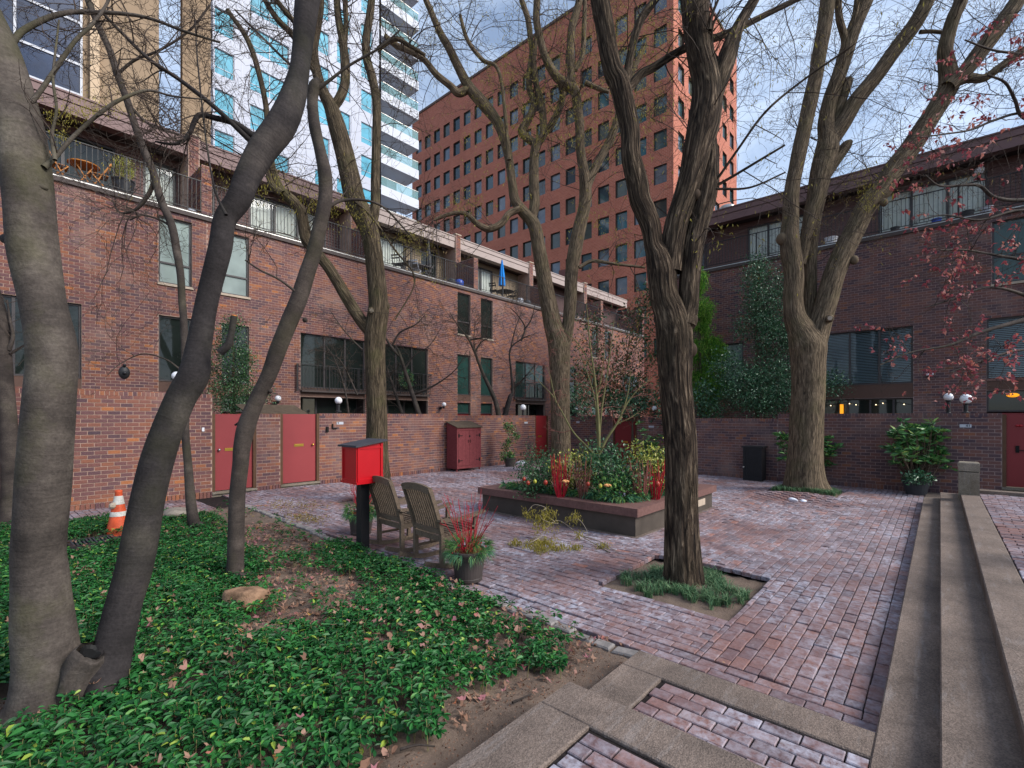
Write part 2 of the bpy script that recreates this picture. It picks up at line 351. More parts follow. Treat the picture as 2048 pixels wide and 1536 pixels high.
M['door_red'] = plain('red_painted_door', '#8d3a3c', .45, .35, var=.05, scale=1.5)
M['door_red2'] = plain('dark_red_painted_door', '#7a2226', .4, .4, var=.05, scale=1.5)
M['jamb'] = plain('brown_jamb', '#5a3f2c', .6, .3, var=.12, scale=4)
M['brass'] = plain('brass', '#c9a84c', .3, .5, .9, var=.08)
M['steel'] = plain('steel', '#a8a6a2', .35, .5, .8, var=.08)
M['deadwood'] = plain('dead_branch_wood', '#8b8072', .85, .2, var=.2, scale=10)
M['globe'] = plain('opal_globe', '#e6e6ea', .35, .5, var=.02)
M['plate'] = plain('number_plate', '#b9bcc4', .5, .4, var=.05)
M['ink'] = plain('black_lettering', '#141414', .6, .2)
M['boxred'] = plain('bright_red_paint', '#c00f1c', .32, .5, var=.04, scale=3)
M['shingle'] = plain('charcoal_roofing', '#47464c', .8, .25, var=.15, scale=12)
M['post_black'] = plain('black_paint', '#1b1b1e', .55, .35, var=.15, scale=7)
def wood(name, a, b):
    t = NT(name); co = t.coord('Object', (3, 3, 3)); w = t.noise(t.coord('Object', (14, 14, 14)), 3, 6, .6, 1.2); col = t.ramp(w, [(.3, lin(a)), (.7, lin(b))])
    col = t.mix(.4, col, t.ramp(t.noise(co, 4, 4), [(.3, .3), (.7, .7)]), 'OVERLAY'); t.bump(w, .3, .004); return t.done(col, .75, .25)
M['teak'] = wood('weathered_teak', '#564a3e', '#776656')
M['locker'] = wood('maroon_painted_boards', '#6a3034', '#7d3d3f')
M['capwood'] = wood('brown_planter_cap', '#644843', '#745650')
M['planter'] = plain('grey_brown_planter_wall', '#4f4740', .8, .25, var=.2, scale=2.2, bump=.15)
M['pot'] = plain('dark_resin_pot', '#433c39', .5, .4, var=.1, scale=4)
M['pot_grey'] = plain('charcoal_pot', '#3b3c40', .6, .3, var=.1)
M['cone'] = plain('orange_cone', '#d0542e', .55, .35, var=.22, scale=9)
M['cone_white'] = plain('cone_reflective_band', '#c9c4bb', .5, .4, var=.2, scale=14)
M['rubber'] = plain('cone_rubber_base', '#4b4644', .8, .2, var=.2)
M['boulder'] = plain('tan_boulder', '#93745c', .85, .2, var=.4, scale=9, bump=.6)
M['flatstone'] = plain('grey_fieldstone', '#8d8378', .9, .2, var=.2, scale=6, bump=.4)
M['snow'] = plain('old_snow', '#d5d9e4', .6, .3, var=.06, scale=9, bump=.3)
M['cobble'] = plain('granite_sett', '#857f7c', .8, .3, var=.25, scale=9, bump=.3)
M['wood_orange'] = plain('orange_wood', '#b9742a', .5, .3, var=.1)
M['blue_cloth'] = plain('blue_umbrella_cloth', '#1f7fd0', .8, .2, var=.1)
M['blue_glaze'] = plain('blue_glaze', '#2b4fb0', .3, .5, var=.1)
M['white_paint'] = plain('white_paint', '#d9dadf', .5, .4, var=.05)
M['red_orn'] = plain('red_ornament', '#96301f', .35, .5, var=.15, scale=12)
M['green_orn'] = plain('green_gold_ornament', '#a3a43c', .4, .4, var=.15, scale=12)
M['pomegranate'] = plain('peach_bloom', '#d99a62', .6, .3, var=.2, scale=14)
M['berry'] = plain('dusty_blue_berry', '#7d8192', .6, .3, var=.2)
M['berry_red'] = plain('red_berry', '#9c1420', .35, .5, var=.15)
M['berry_white'] = plain('white_berry', '#d8cdc2', .6, .3, var=.1)
M['mulch'] = plain('rust_mulch', '#6e3b2a', .95, .1, var=.3, scale=30, bump=.6)
def glow(name, hexc, st):
    t = NT(name); t.b.inputs['Emission Color'].default_value = lin(hexc); t.b.inputs['Emission Strength'].default_value = st; return t.done(lin(hexc), .5)
M['amber'] = glow('amber_lamp', '#d98a1c', .8)
M['bulb'] = glow('string_light_bulb', '#ffe2b0', 2.2)
# ------------------------------------------------------------------ ground
def grid_holes(u0, u1, v0, v1, holes):
    us = sorted({u0, u1, *[min(max(h[k], u0), u1) for h in holes for k in (0, 1)]}); vs = sorted({v0, v1, *[min(max(h[k], v0), v1) for h in holes for k in (2, 3)]})
    out = []
    for a, b in zip(us, us[1:]):
        for c, d in zip(vs, vs[1:]):
            m, n = (a+b)/2, (c+d)/2
            if b-a > 1e-6 and d-c > 1e-6 and not any(h[0] < m < h[1] and h[2] < n < h[3] for h in holes): out.append((a, b, c, d))
    return out
def sheet(name, rects, z, mat):
    g = Geo()
    for a, b, c, d in rects: g.add([[a, c, z], [b, c, z], [b, d, z], [a, d, z]], [[0, 1, 2, 3]])
    return struct(name, g.mesh(name), mat)
WL_Y, WR_X, WB_X = 13.07, 15.95, 17.4
PLANTER = (6.95, 10.35, 3.58, 6.98)
PIT7 = (4.70, 6.15, 1.47, 2.88); PIT8 = (13.15, 14.75, 1.75, 3.25); PIT5 = (5.4, 6.8, 8.75, 10.15); PIT6 = (12.9, 14.3, 9.2, 10.6)
HOLES = [PLANTER, PIT7, PIT8, PIT5, PIT6]
sheet('ground', [(-300, 300, -300, 300)], -.2, M['soil'])
sheet('plaza_bedding', grid_holes(3.4, WB_X, .2, WL_Y, HOLES)+[(-3, 3.4, 11.25, WL_Y)], -.03, M['joint'])
def paver_mesh(lx, ly, tint, ch=.005, t=.05):
    x, y = lx/2, ly/2; a, b = x-ch, y-ch
    V = [[-x, -y, -t], [x, -y, -t], [x, y, -t], [-x, y, -t], [-x, -y, -ch], [x, -y, -ch], [x, y, -ch], [-x, y, -ch], [-a, -b, 0], [a, -b, 0], [a, b, 0], [-a, b, 0]]
    Q = [[8, 9, 10, 11]]+[[i, (i+1) % 4, 4+(i+1) % 4, 4+i] for i in range(4)]+[[4+i, 4+(i+1) % 4, 8+(i+1) % 4, 8+i] for i in range(4)]
    return A_(V, float), A_(Q)
def undul(x, y):
    z = .004+.006*np.sin(x*1.1+.6*y)+.005*np.sin(y*1.7-.5*x)
    z = z+.13*np.exp(-(((x-13.5)**2)+(y-2.5)**2)/1.1)+.05*np.exp(-((x-6.6)**2+(y-2.1)**2)/.9)-.0*x
    return z
def lay(region, along, x0, x1, y0, y1, bl=.209, bw=.1045):
    """running bond; along 'X' or 'Y' is the long side"""
    out = []; k = 0
    lo, hi, a0, a1 = (y0, y1, x0, x1) if along == 'X' else (x0, x1, y0, y1)
    v = lo
    while v < hi-.03:
        w = min(bw, hi-v); u = a0-(.5*bl if k % 2 else 0)-rng.uniform(0, .02)
        while u < a1:
            c0, c1 = max(u, a0), min(u+bl, a1); u += bl
            if c1-c0 < .03: continue
            r = (c0, c1, v, v+w) if along == 'X' else (v, v+w, c0, c1)
            m, n = (r[0]+r[1])/2, (r[2]+r[3])/2
            if region(m, n): out.append(list(r))
        v += bw; k += 1
    return out
def clip_holes(rs, holes):
    out = []
    for r in rs:
        ok = True
        for h in holes:
            ox = min(r[1], h[1])-max(r[0], h[0]); oy = min(r[3], h[3])-max(r[2], h[2])
            if ox > 0 and oy > 0:
                fx, fy = ox > (r[1]-r[0])*.98, oy > (r[3]-r[2])*.98
                if fx and fy: ok = False; break
                if fy or (not fx and ox < oy):
                    if r[0] < h[0]: r[1] = h[0]
                    else: r[0] = h[1]
                else:
                    if r[2] < h[2]: r[3] = h[2]
                    else: r[2] = h[3]
                if r[1]-r[0] < .025 or r[3]-r[2] < .025: ok = False; break
        if ok: out.append(r)
    return out
def lay_pavers(parent, rects, z0, gap=.007, n_ind=300, zf=None, jit=.0035, mats='paver', name='paver', pname='paver_field'):
    rc = A_(rects); cx, cy = rc[:, :2].mean(1), rc[:, 2:].mean(1); lx, ly = rc[:, 1]-rc[:, 0]-gap, rc[:, 3]-rc[:, 2]-gap
    z = z0+(zf(cx, cy) if zf is not None else 0)+rng.normal(0, jit, len(rc))
    D = cx*CA+cy*SA; px = 1024+F*(cx*SA-cy*CA)/np.maximum(D, .2); py = HZ+F*(EYE-z)/np.maximum(D, .2)
    vis = (D > .8) & (px > 0) & (px < 2048) & (py < 1536) & (py > 830); big = np.where(vis & (lx*ly > .008), lx*ly/D**3, 0)
    order = np.argsort(-big)[:n_ind]; ind = np.zeros(len(rc), bool); ind[order[big[order] > 0]] = True
    tx, ty = rng.normal(0, .012, len(rc)), rng.normal(0, .012, len(rc)); tn = np.stack([rng.random(len(rc)), rng.random(len(rc)), rng.random(len(rc))], 1)
    cache = {}
    for i in np.where(ind)[0]:
        key = (round(lx[i], 3), round(ly[i], 3), int(tn[i, 0]*8), int(tn[i, 1]*3))
        if key not in cache:
            V, Q = paver_mesh(lx[i], ly[i], None); cache[key] = mesh(name, V, [Q], A_([(key[2]+.5)/8, (key[3]+.5)/3, .5])); cache[key].materials.append(M[mats])
        o = link(name, cache[key], None, parent, (cx[i], cy[i], z[i])); o.rotation_euler = (tx[i], ty[i], rng.normal(0, .008))
    j = np.where(~ind)[0]
    if len(j):
        V0, Q = paver_mesh(2, 2, None, 0.0); m = len(j); ch = .005
        sx = np.sign(V0[:, 0]); sy = np.sign(V0[:, 1]); inn = (np.arange(12) >= 8)*ch
        X = sx[None]*(lx[j][:, None]/2-inn[None]); Y = sy[None]*(ly[j][:, None]/2-inn[None])
        Zl = np.where(np.arange(12) < 4, -.05, np.where(np.arange(12) < 8, -ch, 0))[None]-X*ty[j][:, None]+Y*tx[j][:, None]
        V = np.stack([X+cx[j][:, None], Y+cy[j][:, None], Zl+z[j][:, None]], -1).reshape(-1, 3)
        Fq = (Q[None]+(np.arange(m)*12)[:, None, None]).reshape(-1, 4)
        link(pname, mesh(pname, V, [Fq], np.repeat(tn[j], 12, 0)), M[mats], parent, kind='stuff')
def edgex(y): return 3.52+.045*(y-1.8)
def isA(x, y): return (y < 1.47 and x > 3.86) or (y < 3.45 and x > 6.15)
plaza = struct('plaza_paving', Geo().box((3.4, .2, -.19), (3.41, .21, -.18)).mesh('plaza_paving'), M['joint'])
ALL = lambda x, y: True
rects = lay(ALL, 'Y', 3.42, 3.86, .27, WL_Y)+lay(ALL, 'Y', 3.86, 6.15, 1.47, WL_Y)+lay(ALL, 'Y', 6.15, WB_X, 3.45, WL_Y)+lay(ALL, 'X', 3.86, WR_X, .27, 1.47)+lay(ALL, 'X', 6.15, WR_X, 1.47, 3.45)
rects = [r for r in rects if not (r[0] > WR_X-.02 and r[2] < 6.9)]
rects = [r for r in rects if (r[2]+r[3])/2 < 1.74 or (r[0]+r[1])/2 > edgex((r[2]+r[3])/2)+.06]
rects = clip_holes(rects, HOLES)
lay_pavers(plaza, rects, 0, zf=undul)
path = struct('garden_wall_path', Geo().box((-3, 11.25, -.19), (-2.99, 11.26, -.18)).mesh('garden_wall_path'), M['joint'])
lay_pavers(path, lay(lambda x, y: True, 'Y', -3, 3.42, 11.25, WL_Y), 0, zf=undul, n_ind=150)
# granite sett edging between the bed and the plaza
edge = struct('bed_edging', Geo().box((3.5, 1.75, -.19), (3.55, 11.2, -.06)).mesh('bed_edging'), M['soil'])
y = 1.78; cb = {}
while y < 11.1:
    l = .16+.07*rng.random(); k = round(l, 2)
    if k not in cb: V, Q = paver_mesh(.11, k-.02, None, .012, .1); cb[k] = mesh('granite_sett', V, [Q]); cb[k].materials.append(M['cobble'])
    if not (4.2 < y < 6.6 and rng.random() < .5):
        o = link('granite_sett', cb[k], None, edge, (edgex(y)-.01+rng.normal(0, .012), y+l/2, .012+rng.normal(0, .008))); o.rotation_euler = (rng.normal(0, .05), rng.normal(0, .05), rng.normal(0, .06))
    y += l
# ------------------------------------------------------------------ steps and landing (exposed aggregate concrete with brick panels)
Z1, Z2, Z3 = .12, .265, .39
def rbox(g, x0, x1, y0, y1, z0, z1, ch=.008):      # slab with a softened top edge
    V = [[x0, y0, z0], [x1, y0, z0], [x1, y1, z0], [x0, y1, z0], [x0, y0, z1-ch], [x1, y0, z1-ch], [x1, y1, z1-ch], [x0, y1, z1-ch], [x0+ch, y0+ch, z1], [x1-ch, y0+ch, z1], [x1-ch, y1-ch, z1], [x0+ch, y1-ch, z1]]
    g.add(V, [[8, 9, 10, 11]]+[[i, (i+1) % 4, 4+(i+1) % 4, 4+i] for i in range(4)]+[[4+i, 4+(i+1) % 4, 8+(i+1) % 4, 8+i] for i in range(4)])
XE = 14.05
steps = struct('concrete_steps', Geo().box((3.5, -.56, -.19), (XE-.1, .2, .05)).mesh('concrete_steps'), M['concrete'])
def slab(name, *a):
    g = Geo(); rbox(g, *a); return link(name, g.mesh(name), M['concrete'], steps)
slab('step_tread', -1.0, XE, -.03, .27, -.19, .128)
slab('step_tread', -1.0, XE, -.33, 0.0, -.19, .26)
slab('step_tread', -1.0, XE-.05, -.57, -.30, -.19, Z3)
g = Geo()
rbox(g, 3.13, 3.40, .268, 1.72, -.19, Z1); rbox(g, 2.40, 3.131, 1.42, 1.721, -.19, Z1+.0005)
link('landing_edge', g.mesh('landing_edge'), M['concrete'], steps)
g = Geo(); rbox(g, 2.18, 2.47, .266, 1.72, -.19, Z2); rbox(g, -1.2, 2.181, 1.39, 1.722, -.19, Z2+.0005); rbox(g, 2.10, 2.465, .0, .267, -.19, Z2-.004)
link('landing_edge', g.mesh('landing_edge'), M['concrete'], steps)
sheet('landing_bedding', [(2.47, 3.13, .26, 1.42)], Z1-.022, M['joint']); sheet('landing_bedding', [(-1.2, 2.18, .26, 1.39)], Z2-.022, M['joint'])
land = struct('landing_paving', Geo().box((2.5, .3, -.19), (2.51, .31, -.18)).mesh('landing_paving'), M['joint'])
def brickpanel(x0, x1, y0, y1, z): 
    return lay(lambda a, b: True, 'Y', x0, x1, y0, y1, .203, .1016)
lay_pavers(land, brickpanel(2.5, 3.12, .27, 1.41, Z1), Z1-.006, gap=.009, jit=.002)
lay_pavers(land, brickpanel(-.9, 2.16, .27, 1.375, Z2), Z2-.006, gap=.011, jit=.002)
# upper terrace on the right
sheet('terrace_bedding', [(-3, 13.26, -14, -.57)], Z3-.018, M['joint'])
sheet('lower_walk', [(13.5, WR_X-.02, -14, .26)], .02, M['concrete'])
terr = struct('terrace_paving', Geo().box((0, -.7, -.19), (.01, -.69, -.18)).mesh('terrace_paving'), M['joint'])
lay_pavers(terr, lay(lambda x, y: x*CA+y*SA > 1.5 and 1024+F*(x*SA-y*CA)/(x*CA+y*SA) < 2500, 'Y', 1.0, 13.25, -6.0, -.575), Z3-.004, zf=lambda x, y: .004*np.sin(3*x), n_ind=120)
# kerb running from the post along the terrace edge
kerb = struct('terrace_kerb', Geo().box((13.25, -6, 0), (13.5, -.56, Z3+.06)).mesh('terrace_kerb'), M['concrete'])
# ------------------------------------------------------------------ planting bed
def sstep(a): a = np.clip(a, 0, 1); return a*a*(3-2*a)
def bedz(x, y):
    x, y = np.asarray(x, float), np.asarray(y, float)
    return .0+.17*sstep((3.3-x)/2.2)*sstep((6.0-y)/4.2)+.02*np.sin(2.3*x+1.1*y)*sstep((3.3-x)/.5)+.05*sstep((3.2-x)/1.0)*sstep((y-2.2)/1.0)
def bedgrid():
    xs = np.linspace(0, 1, 90); ys = np.linspace(1.72, 11.27, 110); X, Y = np.meshgrid(xs, ys, indexing='ij'); X = -4.5+X*(edgex(Y)+4.55)
    Z = bedz(X, Y)-.012+.012*rng.normal(size=X.shape)*.5
    pit = np.exp(-(((X-2.75)/.35)**2+((Y-1.78)/.16)**2)); Z = Z-.09*pit-.10*np.exp(-(((X-1.75)/.2)**2+((Y-1.85)/.14)**2))
    n, m = X.shape; i = np.arange(n-1)[:, None]*m; j = np.arange(m-1)[None]
    return np.stack([X, Y, Z], -1).reshape(-1, 3), np.stack([i+j, i+m+j, i+m+j+1, i+j+1], -1).reshape(-1, 4)
V, Q = bedgrid(); struct('planting_bed', mesh('planting_bed', V, [Q], smooth=True), M['soil'])
for nm, p in (('tree_pit', PIT7), ('tree_pit', PIT8), ('tree_pit', PIT5), ('tree_pit', PIT6)):
    n = 24; xs = np.linspace(p[0]-.04, p[1]+.04, n); ys = np.linspace(p[2]-.04, p[3]+.04, n); X, Y = np.meshgrid(xs, ys, indexing='ij')
    d = np.hypot(X-(p[0]+p[1])/2, Y-(p[2]+p[3])/2); Z = -.035+.07*np.exp(-(d/.4)**2)+.006*rng.normal(size=X.shape)+(np.maximum(undul(X, Y), 0)*.9 if p is PIT8 else 0)
    i = np.arange(n-1)[:, None]*n; j = np.arange(n-1)[None]
    struct(nm, mesh(nm, np.stack([X, Y, Z], -1).reshape(-1, 3), [np.stack([i+j, i+n+j, i+n+j+1, i+j+1], -1).reshape(-1, 4)], smooth=True), M['soil'])
# ------------------------------------------------------------------ brickwork
BL, BH = .213, .083
def openings_mesh(fr, u0, u1, z0, z1, ops, n=0.0, reveal=.12, back=None):
    g = Geo()
    for a, b, c, d in grid_holes(u0, u1, z0, z1, ops): g.add([fr.p(a, n, c), fr.p(b, n, c), fr.p(b, n, d), fr.p(a, n, d)], [[0, 1, 2, 3]])
    for a, b, c, d in ops:
        q = [(a, c), (b, c), (b, d), (a, d)]
        for k in range(4):
            (s, t), (v, w) = q[k], q[(k+1) % 4]; g.add([fr.p(s, n, t), fr.p(v, n, w), fr.p(v, n-reveal, w), fr.p(s, n-reveal, t)], [[3, 2, 1, 0]])
    return g
def brickwork(parent, fr, u0, u1, z0, z1, ops=(), mat='brick', proud=.007, n_ind=300, soldier=None, n0=0.0, joint=.0145, ph=0.0):
    """bricks laid proud of the mortar skin; the 300 that show largest are objects, the rest one mesh"""
    rows = []; z = z0; k = 0
    while z < z1-.02:
        if soldier and z >= z1-soldier-.02: break
        h = min(BH, z1-z); zm = z+h/2; cuts = sorted([(o[0], o[1]) for o in ops if o[2] < zm < o[3]]); iv = []; c = u0
        for a, b in cuts:
            if a > c: iv.append((c, a))
            c = max(c, b)
        if c < u1: iv.append((c, u1))
        off = ph+(BL/2 if k % 2 else 0)
        for a, b in iv:
            s = math.floor((a-off)/BL)*BL+off
            while s < b:
                p, q = max(s, a), min(s+BL, b); s += BL
                if q-p > .03: rows.append((p, q, z, z+h))
        z += BH; k += 1
    if soldier:
        u = u0
        while u < u1-.02: rows.append((u, min(u+.078, u1), z1-soldier, z1)); u += .078
    rc = A_(rows); uc, zc = rc[:, :2].mean(1), rc[:, 2:].mean(1); lu, lz = rc[:, 1]-rc[:, 0]-joint, rc[:, 3]-rc[:, 2]-joint
    C = fr.pts(uc, np.full(len(rc), n0), zc); D = C[:, 0]*CA+C[:, 1]*SA; px = 1024+F*(C[:, 0]*SA-C[:, 1]*CA)/np.maximum(D, .1); py = HZ-F*(C[:, 2]-EYE)/np.maximum(D, .1)
    fc = np.abs(((C-A_([0, 0, EYE]))*fr.N).sum(1))/np.linalg.norm(C-A_([0, 0, EYE]), axis=1)
    ok = (D > .5) & (px > -5) & (px < 2053) & (py > -5) & (py < 1541) & (lu > .05)
    sc = np.where(ok, lu*lz*fc/D**2, 0); order = np.argsort(-sc)[:n_ind]; ind = np.zeros(len(rc), bool); ind[order[sc[order] > 0]] = True
    t0 = rng.random(len(rc)); t0 = np.clip(.47+(t0-.5)*.72+(rng.random(len(rc))<.06)*.35+.10*np.sin(uc*1.3)*np.sin(zc*2.1+uc), 0, 1); pr = proud+rng.normal(0, .0012, len(rc)); cache = {}
    for i in np.where(ind)[0]:
        key = (round(lu[i], 3), round(lz[i], 3), int(t0[i]*12))
        if key not in cache:
            gg = Geo(); a, b = key[0]/2, key[1]/2; q = [(-a, -.01, -b), (-a, 0, -b), (a, 0, -b), (a, -.01, -b), (-a, -.01, b), (-a, 0, b), (a, 0, b), (a, -.01, b)]
            gg.add([fr.U*k[0]+fr.N*k[1]+A_([0, 0, k[2]]) for k in q], QB, tint=((key[2]+.5)/12, .5, .5)); cache[key] = gg.mesh('brick'); cache[key].materials.append(M[mat])
        link('brick', cache[key], None, parent, tuple(fr.p(uc[i], n0+pr[i], zc[i])))
    j = np.where(~ind)[0]
    if len(j):
        su = A_([-1, -1, 1, 1, -1, -1, 1, 1]); sn = A_([0, 1, 1, 0, 0, 1, 1, 0]); sz = A_([-1, -1, -1, -1, 1, 1, 1, 1])
        U = uc[j][:, None]+su*lu[j][:, None]/2; Nn = n0+np.where(sn > 0, pr[j][:, None], -.01); Z = zc[j][:, None]+sz*lz[j][:, None]/2
        V = fr.pts(U.ravel(), np.broadcast_to(Nn, U.shape).ravel(), Z.ravel()); Q5 = QB[[0, 1, 2, 3, 4]]
        Fq = (Q5[None]+(np.arange(len(j))*8)[:, None, None]).reshape(-1, 4)
        link('brick_field', mesh('brick_field', V, [Fq], np.repeat(np.stack([t0[j], t0[j], t0[j]], 1), 8, 0)), M[mat], parent, kind='stuff')
FL = Frame((0, 17.0, 0), (1, 0, 0), (0, -1, 0))            # facade of the left row
FRR = Frame((20.6, 0, 0), (0, -1, 0), (-1, 0, 0))          # facade of the right row, u = -Y
GL = Frame((0, WL_Y, 0), (1, 0, 0), (0, -1, 0)); GR = Frame((WR_X, 0, 0), (0, -1, 0), (-1, 0, 0)); GB = Frame((WB_X, 0, 0), (0, -1, 0), (-1, 0, 0))
# ------------------------------------------------------------------ windows and rails of a house
def window(parent, fr, u0, u1, z0, z1, panes, glassm='glass', rec=.10, horiz=None, sill=None, curtain=None, name='window', fw=.05, blind=False):
    g = Geo(); n0, n1 = -rec-.03, -rec+.03
    g.fbox(fr, u0, u0+fw, n0, n1, z0, z1).fbox(fr, u1-fw, u1, n0, n1, z0, z1).fbox(fr, u0+fw, u1-fw, n0, n1, z0, z0+fw).fbox(fr, u0+fw, u1-fw, n0, n1, z1-fw, z1)
    us = [u0+fw]+[u0+(u1-u0)*p for p in panes]+[u1-fw]
    for p in us[1:-1]: g.fbox(fr, p-fw*.6, p+fw*.6, n0, n1+.004, z0+fw, z1-fw)
    if horiz: g.fbox(fr, u0+fw, u1-fw, n0, n1+.003, horiz-.025, horiz+.025)
    w = g.obj(name, M['frame'], parent)
    zs = [z0+fw, horiz, z1-fw] if horiz else [z0+fw, z1-fw]
    for a, b in zip(us, us[1:]):
        for c, d in zip(zs, zs[1:]):
            gl = Geo(); t = rng.normal(0, .003); gl.add([fr.p(a, -rec-.005+t, c), fr.p(b, -rec-.005-t, c), fr.p(b, -rec-.005-t, d), fr.p(a, -rec-.005+t, d)], [[0, 1, 2, 3]])
            gl.obj('pane', M['clear' if (curtain or blind) else glassm], w)
    if curtain:
        n = max(20, int((u1-u0)*40)); u = np.linspace(u0+.03, u1-.03, n); dn = -rec-.07+.03*np.sin(u*42+np.sin(u*7)*2); V = np.vstack([fr.pts(u, dn, np.full(n, z0+.03)), fr.pts(u, dn, np.full(n, z1-.03))])
        link('curtain', mesh('curtain', V, [A_([[i, i+1, n+i+1, n+i] for i in range(n-1)])], smooth=True), M['curtain'], w)
        Geo().fbox(fr, u0, u1, -rec-.5, -rec-.45, z0, z1).obj('room_back', M['soffit'], w)
    if blind:
        gb = Geo(); z = z0+.07
        while z < z1-.06: gb.add([fr.p(u0+.06, -rec-.05, z), fr.p(u1-.06, -rec-.05, z), fr.p(u1-.06, -rec-.10, z+.035), fr.p(u0+.06, -rec-.10, z+.035)], [[0, 1, 2, 3]]); z += .055
        gb.obj('blind_slats', M['blind'], w, kind='stuff'); Geo().fbox(fr, u0, u1, -rec-.3, -rec-.26, z0, z1).obj('room_back', M['soffit'], w)
    if sill: Geo().fbox(fr, u0-.03, u1+.03, -rec, .05, z0-.07, z0-.002).obj('sill', M[sill], w)
    return w
def rail(parent, fr, u0, u1, n, z0, h=1.0, step=.115, name='railing', ends=False):
    g = Geo(); g.fbox(fr, u0, u1, n-.02, n+.02, z0+h-.025, z0+h).fbox(fr, u0, u1, n-.012, n+.012, z0+.06, z0+.08)
    u = u0+.04
    while u < u1: g.fbox(fr, u-.007, u+.007, n-.007, n+.007, z0+.08, z0+h-.025); u += step
    k = u0
    while k < u1+.1: g.fbox(fr, k-.018, k+.018, n-.018, n+.018, z0, z0+h); k += max(1.2, (u1-u0)/3)
    return g.obj(name, M['black_metal'], parent)
def siding(parent, fr, u0, u1, z0, z1, n, ops, mat):
    g = Geo(); z = z0
    while z < z1-.01:
        h = min(.11, z1-z)
        for a, b, c, d in grid_holes(u0, u1, z, z+h, [o for o in ops if o[3] > z and o[2] < z+h]):
            g.add([fr.p(a, n+.022, c), fr.p(b, n+.022, c), fr.p(b, n+.004, d), fr.p(a, n+.004, d), fr.p(a, n, c), fr.p(b, n, c)], [[0, 1, 2, 3], [4, 5, 1, 0]])
        z += .11
    return g.obj('siding', M[mat], parent)
ZS, ZT = 7.97, 8.17       # terrace slab
